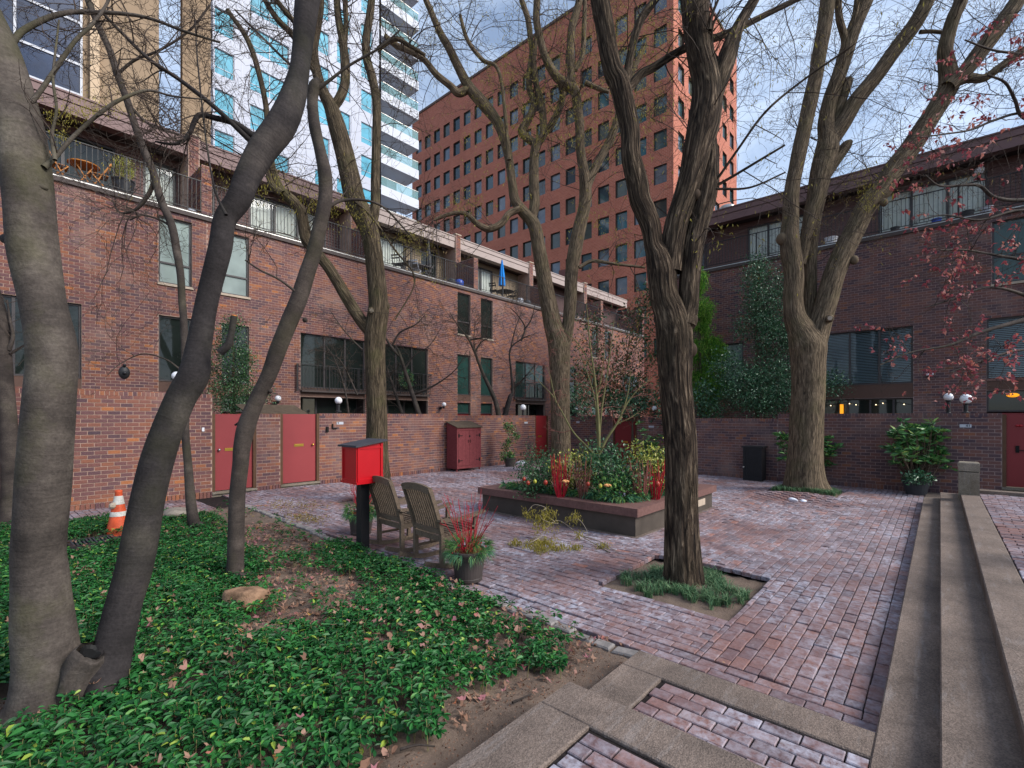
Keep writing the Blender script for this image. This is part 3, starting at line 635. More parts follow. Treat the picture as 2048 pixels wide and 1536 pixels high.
def house(label, fr, u0, u1, brick, mort, wins, tops, sidm='siding', fascm='fascia', n_ind=300, rails=(), fin_l=True, door_red=None, low=()):
    c = fr.p((u0+u1)/2, -3, 0); h = thing('townhouse', tuple(c), label, 'house')
    ops = [(w['u'][0], w['u'][1], w['z'][0], w['z'][1]) for w in wins]
    wall = openings_mesh(fr, u0, u1, 0, ZS, ops).obj('wall', M[mort], h)
    brickwork(wall, fr, u0, u1, 0.0, ZS-.002, ops, brick, n_ind=n_ind)
    for w in wins:
        k = w.get('k', 'win'); a, b = w['u']; c, d = w['z']
        if k == 'win': window(h, fr, a, b, c, d, w.get('p', ()), w.get('g', 'glass'), horiz=w.get('hz'), sill=w.get('sill'), curtain=w.get('cur'), blind=w.get('bl', False))
        elif k == 'panel': Geo().fbox(fr, a+.003, b-.003, -.1, -.015, c+.003, d-.003).obj('spandrel_panel', M['panel'], h)
        elif k == 'low':
            window(h, fr, a, b, c, d, w.get('p', ()), 'glass', rec=.6 if not w.get('shallow') else .1, name='patio_door')
            Geo().fbox(fr, a, b, -.64, -.0, d-.02, d-.003).fbox(fr, a-.0, a+.02, -.62, -.12, c, d).fbox(fr, b-.02, b, -.62, -.12, c, d).obj('recess_lining', M['soffit'], h)
        elif k == 'door': 
            d_ = Geo().fbox(fr, a+.05, b-.05, -.14, -.09, c, 2.02).obj('door', M['door_red2'], h); window(h, fr, a, b, 2.06, d, (), 'glass' if fr is FRR else 'glass_g', rec=.1, name='transom')
    # terrace, parapet rail, penthouse
    Geo().fbox(fr, u0, u1, -2.15, .07, ZS, ZS+.12).fbox(fr, u0, u1, -2.15, .03, ZS+.12, ZT).obj('terrace_slab', M['slab'], h)
    Geo().fbox(fr, u0+.001, u1-.001, .03, .062, ZS+.12, ZS+.15).obj('slab_drip_edge', M['steel'], h)
    rail(h, fr, u0+.03, u1-.03, .0, ZT)
    top_ops = [(t['u'][0], t['u'][1], t['z'][0], t['z'][1]) for t in tops]
    openings_mesh(fr, u0, u1, ZT, 10.5, top_ops, n=-2.2).obj('penthouse_wall', M['soffit'], h)
    siding(h, fr, u0, u1, ZT, 10.5, -2.195, top_ops, sidm)
    f2 = Frame(fr.p(0, -2.2, 0), fr.U, fr.N)
    for t in tops: window(h, f2, t['u'][0], t['u'][1], t['z'][0], t['z'][1], t.get('p', ()), t.get('g', 'glass'), rec=.04, curtain=t.get('cur'), name=t.get('name', 'terrace_door'), fw=.06)
    fs = Geo(); fs.fbox(fr, u0, u1, -1.7, -1.35, 10.46, 10.76).fbox(fr, u0, u1, -1.7, -1.38, 10.76, 10.79).fbox(fr, u0, u1, -1.7, -1.33, 10.79, 11.0).fbox(fr, u0, u1, -1.7, -1.30, 11.0, 11.05)
    fs.obj('fascia', M[fascm], h)
    Geo().fbox(fr, u0, u1, -2.3, -1.7, 10.50, 10.56).obj('soffit', M['soffit'], h)
    Geo().fbox(fr, u0, u1, -9, -1.7, 10.9, 10.98).obj('roof', M['roof'], h)
    Geo().fbox(fr, u0, u1, -9, -8.8, 0, 10.9).fbox(fr, u0, u0+.1, -8.8, -2.2, 0, 10.9).fbox(fr, u1-.1, u1, -8.8, -2.2, 0, 10.9).obj('rear_wall', M[mort], h)
    if fin_l:
        gw = Geo(); gw.fbox(fr, u0-.14, u0+.14, -1.34, .02, ZT, 9.68).fbox(fr, u0-.16, u0+.16, -2.2, -1.27, ZT, 11.12); w = gw.obj('party_wall', M[mort], h)
        for n0, za, zb in ((.02, ZT, 9.68), (-1.27, 9.7, 11.12)):
            brickwork(w, Frame(fr.p(0, n0, 0), fr.U, fr.N), u0-.14, u0+.14, za, zb, (), brick, n_ind=0)
        for sgn in (-1, 1):
            sf = Frame(fr.p(u0+sgn*.14, 0, 0), -fr.N*sgn, fr.U*sgn)
            a, b = sorted((sgn*-.02, sgn*1.3)); brickwork(w, sf, a, b, ZT, 9.66, (), brick, n_ind=0)
        Geo().fbox(fr, u0-.2, u0+.2, -2.2, -1.24, 11.12, 11.17).obj('coping', M['sill'], w)
    return h
def W_(u0, u1, z0, z1, **k): return dict(u=(u0, u1), z=(z0, z1), **k)
def big(u0, u1, **k):
    return [W_(u0, u1, 2.95, 4.92, p=(.36, .68), **k), W_(u0, u1, 2.64, 2.949, k='panel'), W_(u0, u1, .1, 2.63, k='low', p=(.33, .66))]
def slim(u0, u1, gu='glass', gl_='glass_g', door=True):
    o = [W_(u0, u1, 5.83, 7.80, hz=6.45, g=gu, sill='sill'), W_(u0, u1, 2.95, 4.88, g=gl_), W_(u0, u1, 2.62, 2.949, k='panel')]
    return o+[W_(u0, u1, .1, 2.61, k='door')]
def D_(u0, u1, p=(.5,), **k): return dict(u=(u0, u1), z=(8.22, 10.25), p=p, **k)
PW = [-1.0, 4.87, 10.65, 16.45, 22.3, 28.2, 34.2]
hL = []
hL.append(house('brown brick townhouse at the left edge with orange bistro set on its terrace', FL, PW[0], PW[1], 'brick', 'mortar',
    [W_(-.55, 1.96, 2.92, 4.89, p=(.5,)), W_(-.55, 1.96, 2.62, 2.919, k='panel'), W_(-.55, 1.96, .1, 2.61, k='low', p=(.5,))]+slim(3.64, 4.48, 'glass_sky', 'glass', True), [D_(.6, 3.0, (.5,), name='sliding_door'), D_(3.7, 4.6, (), cur=True)], fin_l=False))
hL.append(house('brown brick townhouse with a railed sliding window behind the second red gate', FL, PW[1], PW[2], 'brick', 'mortar',
    slim(5.28, 6.10, 'glass_sky', 'glass')+big(7.8, 10.38), [D_(5.1, 5.75, ()), D_(6.9, 9.6, (.34, .67), cur=True)]))
hL.append(house('brown brick townhouse with wreath window and grey terrace dining set', FL, PW[2], PW[3], 'brick', 'mortar',
    big(10.95, 13.5)+slim(15.25, 16.1, 'glass', 'glass_g'), [D_(11.2, 13.9, (.3,), cur=True), D_(14.8, 15.8, (), name='brown_terrace_door')], 'siding_tan', 'fascia_sunlit', n_ind=250))
hL.append(house('brown brick townhouse with the closed blue parasol on its terrace', FL, PW[3], PW[4], 'brick', 'mortar',
    slim(16.8, 17.65, 'glass', 'glass_g')+big(19.4, 22.0, g='glass_g'), [D_(17.2, 19.9, (.33, .66), cur=True)], 'siding_tan', 'fascia_sunlit', n_ind=120))
hL.append(house('far brown brick townhouse fourth along behind the forked tree', FL, PW[4], PW[5], 'brick', 'mortar',
    big(22.6, 25.2)+slim(27.0, 27.8), [D_(23.2, 25.8, (.5,))], 'siding', 'fascia_sunlit', n_ind=0))
hL.append(house('farthest brown brick townhouse of the left row beside the red tower', FL, PW[5], PW[6], 'brick', 'mortar',
    slim(28.6, 29.4)+big(31.0, 33.6), [D_(29.3, 30.6, (.5,), cur=True)], 'siding', 'fascia_sunlit', n_ind=0))
g = Geo().fbox(FL, PW[6]-.14, PW[6]+.16, -2.2, .03, 0, 10.2).fbox(FL, 30.2, 30.9, -5, -4.2, 10.9, 13.2)
g.obj('end_wall', M['brick'], hL[-1])
# balcony rails in front of the wide windows (bolted to the wall)
for h, a, b in ((hL[1], 7.8, 10.38), (hL[2], 10.95, 13.5), (hL[3], 19.4, 22.0)):
    rail(h, FL, a-.16, b+.16, .09, 2.82, .97, name='window_railing'); Geo().fbox(FL, a, b, .0, .12, 2.80, 2.86).obj('railing_ledge', M['slab'], h)
hR = []
hR.append(house('shaded brick townhouse behind the holly on the right row', FRR, -9.3, -3.45, 'brick_r', 'mortar_r',
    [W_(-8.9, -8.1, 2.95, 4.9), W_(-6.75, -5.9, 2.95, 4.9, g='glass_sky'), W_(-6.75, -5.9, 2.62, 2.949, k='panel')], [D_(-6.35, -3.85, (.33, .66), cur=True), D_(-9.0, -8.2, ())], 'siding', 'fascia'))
hR.append(house('shaded brick townhouse with blinds behind the number forty one wall', FRR, -3.45, 2.4, 'brick_r', 'mortar_r',
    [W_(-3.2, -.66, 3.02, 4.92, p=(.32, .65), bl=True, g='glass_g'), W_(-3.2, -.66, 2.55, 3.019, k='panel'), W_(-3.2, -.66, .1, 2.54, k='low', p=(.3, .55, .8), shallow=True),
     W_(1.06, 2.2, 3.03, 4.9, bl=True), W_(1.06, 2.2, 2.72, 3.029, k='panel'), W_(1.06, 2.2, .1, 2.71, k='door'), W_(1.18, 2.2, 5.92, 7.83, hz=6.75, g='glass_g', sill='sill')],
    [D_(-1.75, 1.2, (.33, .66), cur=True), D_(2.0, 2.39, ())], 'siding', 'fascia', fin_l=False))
hR.append(house('shaded brick townhouse at the right edge beyond the red maple', FRR, 2.4, 8.2, 'brick_r', 'mortar_r',
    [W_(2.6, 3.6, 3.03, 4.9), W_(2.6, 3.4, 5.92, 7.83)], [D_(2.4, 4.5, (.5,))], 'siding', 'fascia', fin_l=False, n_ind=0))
Geo().fbox(FRR, -3.50, -3.42, .0, .07, .3, ZS).obj('downpipe', M['black_metal'], hR[0])
# ------------------------------------------------------------------ garden walls
def gwall(label, fr, u0, u1, z1, brick, mort, n_ind=300, base=True):
    c = fr.p((u0+u1)/2, -.1, 0); w = thing('garden_wall', tuple(c), label, 'wall')
    core = Geo().fbox(fr, u0, u1, -.2, 0, 0, z1-.004).obj('mortar_core', M[mort], w)
    brickwork(core, fr, u0, u1, .12 if base else 0.0, z1, (), brick, n_ind=n_ind, soldier=.1, proud=.008)
    if base: brickwork(core, fr, u0, u1, -.09, .122, (), brick, n_ind=0, soldier=.2, proud=.03)
    cap = Frame(fr.p(0, -.2, 0), -fr.U, -fr.N); 
    g = Geo(); u = u0
    while u < u1-.02: g.fbox(fr, u+.005, min(u+.078, u1)-.005, -.2, .004, z1-.01, z1+.004, tint=(rng.random(), .5, .5)); u += .078
    g.obj('coping_bricks', M[brick], core, kind='stuff'); return w
gwall('tall brown brick garden wall left of the first red gate', GL, -2.5, 3.86, 2.45, 'brick', 'mortar')
gwall('narrow brick pier between the two red gates', GL, 4.86, 5.46, 1.98, 'brick', 'mortar')
gwall('long brown brick garden wall with plate nine behind the rocking chairs', GL, 6.53, 11.1, 2.0, 'brick', 'mortar')
gwall('brown brick garden wall between the maroon locker and the far red gate', GL, 11.1, 16.2, 1.96, 'brick', 'mortar')
gwall('short brick wall end behind the far forked tree', GL, 17.16, 17.6, 1.95, 'brick', 'mortar', n_ind=0)
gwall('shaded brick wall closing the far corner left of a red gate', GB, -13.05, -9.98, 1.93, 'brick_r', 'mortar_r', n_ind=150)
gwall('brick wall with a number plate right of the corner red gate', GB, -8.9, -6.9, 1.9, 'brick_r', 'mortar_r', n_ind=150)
gwall('shaded brick garden wall behind the black cabinet', GR, -6.9, -3.6, 1.85, 'brick_r', 'mortar_r')
gwall('shaded brick garden wall with plate forty one behind the rhododendron', GR, -3.6, 1.08, 1.99, 'brick_r', 'mortar_r')
gwall('shaded brick garden wall beyond the right red door', GR, 2.12, 5, 1.99, 'brick_r', 'mortar_r', n_ind=0)
def gate(label, fr, u0, u1, z0, z1, mat, slot=None, knob=None, knobm='brass', plate=None):
    c = fr.p((u0+u1)/2, -.05, 0); d = thing('garden_gate', tuple(c), label, 'door')
    Geo().fbox(fr, u0, u0+.07, -.14, -.01, z0, z1+.01).fbox(fr, u1-.07, u1, -.14, -.01, z0, z1+.01).obj('door_frame', M['jamb'], d)
    p = Geo().fbox(fr, u0+.075, u1-.075, -.11, -.06, z0+.02, z1).obj('door_panel', M[mat], d)
    Geo().fbox(fr, u0-.01, u1+.01, -.2, .05, z0-.05, z0).fbox(fr, u0, u1, -.2, .0, -.05, z0-.051).obj('threshold', M['stone'], d)
    if slot:
        a, z = slot; Geo().fbox(fr, a-.13, a+.13, -.06, -.052, z-.035, z+.035).fbox(fr, a-.12, a+.12, -.052, -.044, z-.004, z+.022).obj('mail_slot', M['brass'], p)
    if knob:
        a, z = knob; k = Geo(); q = fr.p(a, -.02, z); k.ball(q, .032, 12, 8); k.bar(fr.p(a, -.06, z), fr.p(a, -.02, z), .02); k.obj('knob', M[knobm], p, smooth=True)
    return d
gate('red garden gate partly behind the thin leaning tree', GL, 3.86, 4.86, .09, 1.97, 'door_red', (4.28, 1.1), (4.02, 1.1), 'steel')
gate('red garden gate with brass slot and knob, right of the pier', GL, 5.46, 6.53, .1, 1.98, 'door_red', (5.98, 1.13), (6.36, 1.13))
gate('narrow looking far red gate beside the pale forked tree', GL, 16.2, 17.16, .08, 1.96, 'door_red2', (16.6, 1.05))
gate('red gate in the far corner wall behind the planter', GB, -9.98, -8.9, .0, 1.86, 'door_red2', (-9.45, .9), (-9.05, .85), 'steel')
d = gate('dark red door with black keypad lever at the right edge', GR, 1.08, 2.12, .27, 1.95, 'door_red2', (1.9, 1.15))
Geo().fbox(GR, 1.30, 1.36, -.06, -.03, 1.08, 1.24).fbox(GR, 1.32, 1.52, -.03, -.015, 1.12, 1.14).obj('keypad_lever', M['ink'], d)
gk = Geo(); 
for s in (-.028, .028): gk.ball(GR.p(1.36+s, -.055, 1.70), .035, 10, 7, (1, 1, .8))
gk.obj('red_sticker', M['berry_red'], d)
# ------------------------------------------------------------------ city behind the rows
def tower_brick():
    t = NT('tower_brick'); co = t.coord('Object'); 
    b = t.n('TexBrick'); b.inputs['Scale'].default_value = 1; b.inputs['Brick Width'].default_value = .42; b.inputs['Row Height'].default_value = .16; b.inputs['Mortar Size'].default_value = .012
    b.inputs['Color1'].default_value = lin('#a35d4a'); b.inputs['Color2'].default_value = lin('#b16a54'); b.inputs['Mortar'].default_value = lin('#bf8f7e')
    uvc = t.coord('UV'); t.l(uvc, b.inputs['Vector']); col = t.mix(.35, b.outputs['Color'], t.ramp(t.noise(t.coord('Pos'), .25, 5), [(.3, .35), (.7, .62)]), 'OVERLAY')
    return t.done(col, .85, .2)
M['tower_brick'] = tower_brick()
def uvwall(fr, rects, n=0.0):
    g = Geo()
    for a, b, c, d in rects: g.add([fr.p(a, n, c), fr.p(b, n, c), fr.p(b, n, d), fr.p(a, n, d)], [[0, 1, 2, 3]], uv=[(a, c), (b, c), (b, d), (a, d)])
    return g
XT, YT, HT = 48.0, 20.47, 50.6
ta = Frame((XT, 0, 0), (0, -1, 0), (-1, 0, 0)); tb = Frame((0, YT, 0), (1, 0, 0), (0, -1, 0))
tw = thing('office_tower', (XT+10, YT+22, 0), 'tall red brick office tower with grid of square windows', 'building')
gmats = []
for k, (c0, r) in enumerate((('#39585f', .05), ('#54686e', .08), ('#2f3f44', .05), ('#6b7480', .1), ('#4a5048', .15))): gmats.append(glass('tower_pane_%d' % k, c0, r, .8))
zrows = [1.0+3.62*k for k in range(1, 13)]
colsA = [-(21.9+2.27*k) for k in range(19)]
colsB = [XT+2.0+2.75*k for k in range(7)]
for fr, cols, u0, u1, ww in ((ta, colsA, -64.5, -YT, .72), (tb, colsB, XT, XT+20.6, .8)):
    ops = [(u-ww, u+ww, z, z+1.95) for u in cols for z in zrows if z > 6]
    rects_ = grid_holes(u0, u1, 0, HT, ops); wl = uvwall(fr, rects_).obj('wall', M['tower_brick'], tw)
    gr = Geo()
    for a, b, c, d in ops:
        gr.add([fr.p(a, 0, c), fr.p(b, 0, c), fr.p(b, -.3, c), fr.p(a, -.3, c), fr.p(a, 0, d), fr.p(b, 0, d), fr.p(b, -.3, d), fr.p(a, -.3, d)], [[0, 3, 2, 1], [4, 5, 6, 7], [0, 4, 7, 3], [1, 2, 6, 5]])
    gr.obj('window_reveals', M['panel'], tw, kind='stuff')
    cache = {}
    for a, b, c, d in ops:
        k = int(rng.integers(0, 5)); p = fr.p((a+b)/2, -.24, c)
        if k not in cache:
            w = b-a; g2 = Geo()
            for q in ((0, .06), (w-.06, w)): g2.add([fr.U*(q[0]-w/2), fr.U*(q[1]-w/2), fr.U*(q[1]-w/2)+A_([0, 0, d-c]), fr.U*(q[0]-w/2)+A_([0, 0, d-c])]+fr.N*.05, [[0, 1, 2, 3]])
            for q in ((0, .06), (d-c-.06, d-c)): g2.add([fr.U*(-w/2)+A_([0, 0, q[0]]), fr.U*(w/2)+A_([0, 0, q[0]]), fr.U*(w/2)+A_([0, 0, q[1]]), fr.U*(-w/2)+A_([0, 0, q[1]])]+fr.N*.05, [[0, 1, 2, 3]])
            fm = g2.mesh('window'); fm.materials.append(M['frame'])
            g3 = Geo().add([fr.U*(-w/2), fr.U*(w/2), fr.U*(w/2)+A_([0, 0, d-c]), fr.U*(-w/2)+A_([0, 0, d-c])], [[0, 1, 2, 3]]); pm = g3.mesh('pane'); pm.materials.append(gmats[k]); cache[k] = (fm, pm)
        wo_ = link('window', cache[k][0], None, tw, tuple(p)); po = bpy.data.objects.new('pane', cache[k][1]); COL.objects.link(po); po.parent = wo_
Geo().box((XT, YT, HT-.02), (XT+20.6, 64.5, HT+.02)).obj('roof', M['roof'], tw)
Geo().box((XT-.12, YT-.12, HT), (XT+.5, 64.6, HT+.35)).box((XT+.5, YT-.12, HT), (XT+20.7, YT+.5, HT+.35)).obj('parapet_cap', M['panel'], tw)
Geo().box((XT+20.4, YT+.1, 0), (XT+20.6, 64.5, HT-.03)).box((XT+.1, 64.3, 0), (XT+20.4, 64.5, HT-.03)).obj('far_wall', M['tower_brick'], tw)
# white apartment tower with corner balconies
YW = 39.98; fw_ = Frame((0, YW, 0), (1, 0, 0), (0, -1, 0)); HW = 66
wt = thing('apartment_tower', (22, YW+8, 0), 'white panelled apartment tower with cyan windows and stacked corner balconies', 'building')
XR = 26.1; fl0 = [26.8-3.04*6+3.04*k for k in range(0, 20)]
wcols = [(11.95, 13.3), (14.4, 17.4), (19.6, 20.9), (21.6, 22.9), (24.0, 25.2)]
ops = [(a, b, z+.55, z+2.45) for a, b in wcols for z in fl0 if 8 < z < 62]
M['white_panel'] = plain('white_facade_panel', '#a9afbf', .5, .4, var=.04, scale=.6)
M['balcony_bounce_white'] = plain('balcony_bounce_white', '#c3c8d2', .6, .3, var=.03, scale=.6)  # paler than the panels: bounce light on the undersides put into the colour
M['tan_concrete'] = plain('tan_concrete', '#94806a', .85, .2, var=.12, scale=.5)
M['tan_light'] = plain('pale_tan_concrete', '#c2ab90', .85, .2, var=.08, scale=.5)
openings_mesh(fw_, 11.83, XR, 0, HW, ops, reveal=.18).obj('wall', M['white_panel'], wt)
gj = Geo()
for z in fl0: gj.fbox(fw_, 11.84, XR-.01, .002, .012, z-.02, z+.02)
for u in (13.85, 18.5, 23.4): gj.fbox(fw_, u-.02, u+.02, .002, .012, 5, HW)
gj.obj('panel_joint', M['plate'], wt)
cache = {}
for a, b, c, d in ops:
    k = (round(b-a, 2), int(rng.integers(0, 3)))
    if k not in cache:
        w = b-a; h_ = d-c; g2 = Geo()
        for q in ((-w/2, -w/2+.06), (w/2-.06, w/2), (-.03, .03)) if w > 2 else ((-w/2, -w/2+.06), (w/2-.06, w/2)): g2.add([(q[0], -.03, 0), (q[1], -.03, 0), (q[1], -.03, h_), (q[0], -.03, h_)], [[0, 1, 2, 3]])
        for q in ((0, .05), (h_-.05, h_), (.5, .54)): g2.add([(-w/2, -.032, q[0]), (w/2, -.032, q[0]), (w/2, -.032, q[1]), (-w/2, -.032, q[1])], [[0, 1, 2, 3]])
        fm = g2.mesh('window'); fm.materials.append(M['plate']); t = rng.normal(0, .02)
        pm = Geo().add([(-w/2, t, 0), (w/2, -t, 0), (w/2, -t, h_), (-w/2, t, h_)], [[0, 1, 2, 3]]).mesh('pane'); pm.materials.append(M['glass_cyan']); cache[k] = (fm, pm)
    o = link('window', cache[k][0], None, wt, ((a+b)/2, YW+.12, c)); p = bpy.data.objects.new('pane', cache[k][1]); COL.objects.link(p); p.parent = o
XB = 30.54
Geo().box((XR-.02, YW+2.2, 0), (29.3, YW+2.5, HW)).box((29.2, YW+2.2, 0), (29.4, YW+8, HW)).box((XR-.2, YW, 0), (XR-.001, YW+2.2, HW)).box((11.83, YW+7.8, 0), (29.3, YW+8, HW)).box((11.84, YW+.02, HW-.3), (29.3, YW+7.9, HW)).obj('side_wall', M['white_panel'], wt)
for z in fl0:
    if not 8 < z < 62: continue
    b_ = Geo().box((XR, YW-.05, z-.55), (XB, YW+2.15, z+.35)).obj('balcony', M['balcony_bounce_white'], wt)
    Geo().box((XR+.05, YW+.0, z+.35), (XB-.05, YW+.03, z+1.2)).box((XB-.06, YW+.03, z+.35), (XB-.03, YW+2.1, z+1.2)).obj('glass_balustrade', M['balustrade'], b_)
    Geo().box((XR+.05, YW-.01, z+1.2), (XB-.02, YW+.04, z+1.24)).obj('handrail', M['steel'], b_)
    Geo().box((XR+.3, YW+2.16, z+.4), (28.2, YW+2.19, z+2.35)).obj('balcony_window', M['glass_blue'], wt)
# blank tan end wall that belongs to the white tower
Geo().box((9.85, YW-.4, 0), (11.6, YW+.1, HW)).obj('tan_side_wall', M['tan_concrete'], wt)
gt = Geo()
for z in fl0:
    if 8 < z < 60: gt.fbox(fw_, 11.6, 11.83, .1, .12, z+.5, z+2.5)
gt.obj('slit_window', M['glass_blue'], wt)
# tan and glass office block at the far left
YO = 34.0; fo = Frame((0, YO, 0), (1, 0, 0), (0, -1, 0))
ob = thing('glass_office_block', (2, YO+6, 0), 'tan concrete office block with blue curtain glass at upper left', 'building')
Geo().box((4.6, YO, 0), (7.3, YO+14, 62)).obj('wall', M['tan_concrete'], ob)
Geo().box((4.22, YO-.35, 0), (4.6, YO+2, 62)).obj('concrete_fin', M['tan_light'], ob)
Geo().box((3.9, YO-.05, 0), (4.22, YO+2, 62)).obj('concrete_return', M['tan_concrete'], ob)
us = [-12, -9.2, -6.4, -3.6, -1.15, 1.45, 3.9]; zs = [9.0, 13.2, 15.3, 18.9, 20.5, 22.7, 24.4, 28.0, 29.6]
fg = Geo()
for u in us: fg.fbox(fo, u-.05, u+.05, -.05, .08, 6, 40)
for z in zs: fg.fbox(fo, us[0], us[-1], -.05, .06, z-.06, z+.06)
fg.obj('mullion', M['plate'], ob)
for a, b in zip(us, us[1:]):
    for c, d in zip(zs, zs[1:]): 
        t = rng.normal(0, .01); Geo().add([fo.p(a+.05, t, c+.06), fo.p(b-.05, -t, c+.06), fo.p(b-.05, -t, d-.06), fo.p(a+.05, t, d-.06)], [[0, 1, 2, 3]]).obj('pane', M['glass_blue'], ob)
Geo().box((-12, YO+.3, 0), (3.9, YO+14, 62)).obj('core', M['tan_concrete'], ob)
# ------------------------------------------------------------------ globe lamps, plates, small wall fittings
def globe_lamp(label, p, r=.11, post=.24, wall=None):
    o = thing('globe_lamp', (p[0], p[1], p[2]-r-post), label, 'lamp', 'white globe lamps along the garden walls')
    Geo().ball(p, r, 18, 12).obj('globe', M['globe'], o, smooth=True)
    g = Geo()
    if wall is None: g.lathe([(.0, 0), (.085, 0), (.085, .03), (.05, .05), (.042, .06), (.042, post-.02), (.06, post), (.06, post+.03), (0, post+.03)], (p[0], p[1], p[2]-r-post), 14)
    else:
        w = A_(wall); c = A_(p)-A_([0, 0, r]); g.lathe([(0, -.08), (.03, -.08), (.05, -.03), (.055, .02), (0, .02)], c, 12); g.bar(c-A_([0, 0, .05]), c-A_([0, 0, .05])+w*.2, .04); g.bar(c-A_([0, 0, .05])+w*.2, c-A_([0, 0, .05])+w*.23, .12)
    g.obj('lamp_post' if wall is None else 'bracket', M['black_metal'], o); return o
def lampY(px, py, Y): x = onY(px, Y); return (x, Y, EYE+(HZ-py)/F*depth((x, Y)))
globe_lamp('white globe lamp on the wall top just left of the tree by plate nine', lampY(677, 801, 13.17), .105)
globe_lamp('white globe wall lamp above the pier between the red gates', lampY(556, 797, 16.7), .1, .1, (0, 1, 0))
globe_lamp('white globe lamp half hidden by the dark leaning trunk', lampY(353, 752, 14.2), .11, .5)
globe_lamp('small white globe wall lamp above the maroon locker', lampY(888, 809, 16.75), .1, .1, (0, 1, 0))
globe_lamp('small white globe wall lamp behind the bare tree right of the locker', lampY(1015, 811, 16.75), .09, .1, (0, 1, 0))
globe_lamp('white globe lamp on the wall left of the far red gate', lampY(1046, 815, 13.17), .13)
def lampX(px, py, X): rx, ry = ray(px); Z = X/rx; return (X, Z*ry, EYE+(HZ-py)/F*Z)
globe_lamp('white globe lamp left of the maple stems above the corner wall', lampX(1152, 817, 17.5), .09)
globe_lamp('smallest white globe lamp beside the maple stems', lampX(1170, 818, 20.0), .07, .1, (0, 1, 0))
globe_lamp('white globe lamp above the corner gate wall left of the big trunk', lampX(1309, 817, 17.5), .1)
globe_lamp('left of the two white globe lamps over plate forty one', lampX(1897, 794, 16.5), .1, .35)
globe_lamp('right larger of the two white globe lamps over plate forty one', lampX(1932, 798, 16.05), .12)
globe_lamp('round white terrace lamp at upper right under the eaves', lampX(1959, 341, 22.6), .13, .1, (1, 0, 0))
def plate(label, fr, u, z, txt=None, w=.21, h=.075):
    o = thing('number_plate', tuple(fr.p(u, .02, z-h/2)), label, 'sign'); Geo().fbox(fr, u-w/2, u+w/2, .004, .018, z-h/2, z+h/2).obj('plate', M['plate'], o)
    if txt:
        me = text_mesh(txt, .085); Vn = np.empty(len(me.vertices)*3); me.vertices.foreach_get('co', Vn); Vn = Vn.reshape(-1, 3)
        off = -.06 if txt == '9' else .045
        me.vertices.foreach_set('co', (fr.pts(Vn[:, 0]+u+off, .022+Vn[:, 2], Vn[:, 1]+z)).astype(np.float32).ravel()); link('lettering', me, M['ink'], o)
plate('pale plate with the figure nine near the trunk by the gates', GL, onY(680, 13.06), 1.72, '9')
plate('pale plate with the figures forty one below the globe lamps at right', GR, -lampX(1931, 852, WR_X)[1], 1.685, '41')
plate('small far number plate left of the far red gate', GL, onY(1052, 13.06), 1.66)
plate('small number plate on the corner wall right of the red gate', GB, -lampX(1303, 853, WB_X)[1], 1.53)
plate('faint small number plate on the shaded corner wall', GB, -lampX(1156, 845, WB_X)[1], 1.68, None, .16)
o = thing('door_bell', tuple(GL.p(3.66, 0, 1.56)), 'small white doorbell left of the first red gate', 'doorbell'); Geo().fbox(GL, 3.64, 3.69, .01, .03, 1.56, 1.65).obj('cover', M['white_paint'], o)
o = thing('intercom', tuple(GL.p(6.75, 0, 1.5)), 'small black intercom right of the second red gate', 'intercom'); Geo().fbox(GL, 6.72, 6.79, .01, .05, 1.47, 1.62).obj('case', M['ink'], o)
o = thing('hook_bracket', tuple(GL.p(6.95, 0, 1.55)), 'small black bracket beside plate nine', 'bracket'); Geo().fbox(GL, 6.9, 6.93, .01, .05, 1.56, 1.7).fbox(GL, 6.93, 7.05, .01, .05, 1.56, 1.59).obj('iron', M['ink'], o)
o = thing('wall_plaque', (2.85, 16.95, 2.95), 'dark oval relief plaque on the brick house wall', 'plaque')
g = Geo(); g.lathe([(.001, .05), (.07, .045), (.11, .02), (.13, 0)], (0, 0, 0), 20); V = np.vstack(g.V); V2 = np.stack([2.85+V[:, 0], 16.985-V[:, 2], 3.14+V[:, 1]*1.4], -1); g.V = [V2]; g.obj('oval_relief', M['black_metal'], o, smooth=True)
Geo().ball((2.85, 16.94, 3.34), .04).ball((2.85, 16.93, 3.12), .05).obj('boss', M['black_metal'], o, smooth=True)
o = thing('security_light', tuple(FRR.p(-.25, .05, 3.25)), 'small black twin floodlight on the shaded brick wall', 'light'); Geo().fbox(FRR, -.32, -.18, .01, .1, 3.2, 3.32).obj('housing', M['ink'], o); Geo().ball(FRR.p(-.3, .12, 3.27), .045).ball(FRR.p(-.19, .12, 3.28), .045).obj('lens', M['globe'], o, smooth=True)
o = thing('string_lights', tuple(FRR.p(-2, .3, 2.4)), 'short string of tiny lit bulbs under the blinds window', 'string lights')
pts = A_([FRR.p(u, .2, 2.36+.05*math.cos(u*5)) for u in np.linspace(-3.1, -.7, 14)]); Geo().tube(pts, .006, 5).obj('cable', M['ink'], o)
for k in (1, 4, 5, 8, 9, 12): Geo().ball(pts[k]-A_([0, 0, .03]), .016, 8, 6).obj('bulb', M['bulb'], o)
o = thing('amber_lamp', tuple(FRR.p(1.75, -.02, 2.5)), 'glowing amber lamp seen over the right red door', 'lamp'); Geo().ball(FRR.p(1.62, .0, 2.55), .14, 14, 9, (1, 1, .45)).obj('shade', M['amber'], o, smooth=True)
o = thing('lit_sconce', tuple(FRR.p(-2.62, -.2, 1.9)), 'amber lit strip inside the dark patio under the blinds', 'lamp'); Geo().fbox(FRR, -2.66, -2.56, .01, .06, 1.85, 2.35).obj('strip', M['amber'], o)
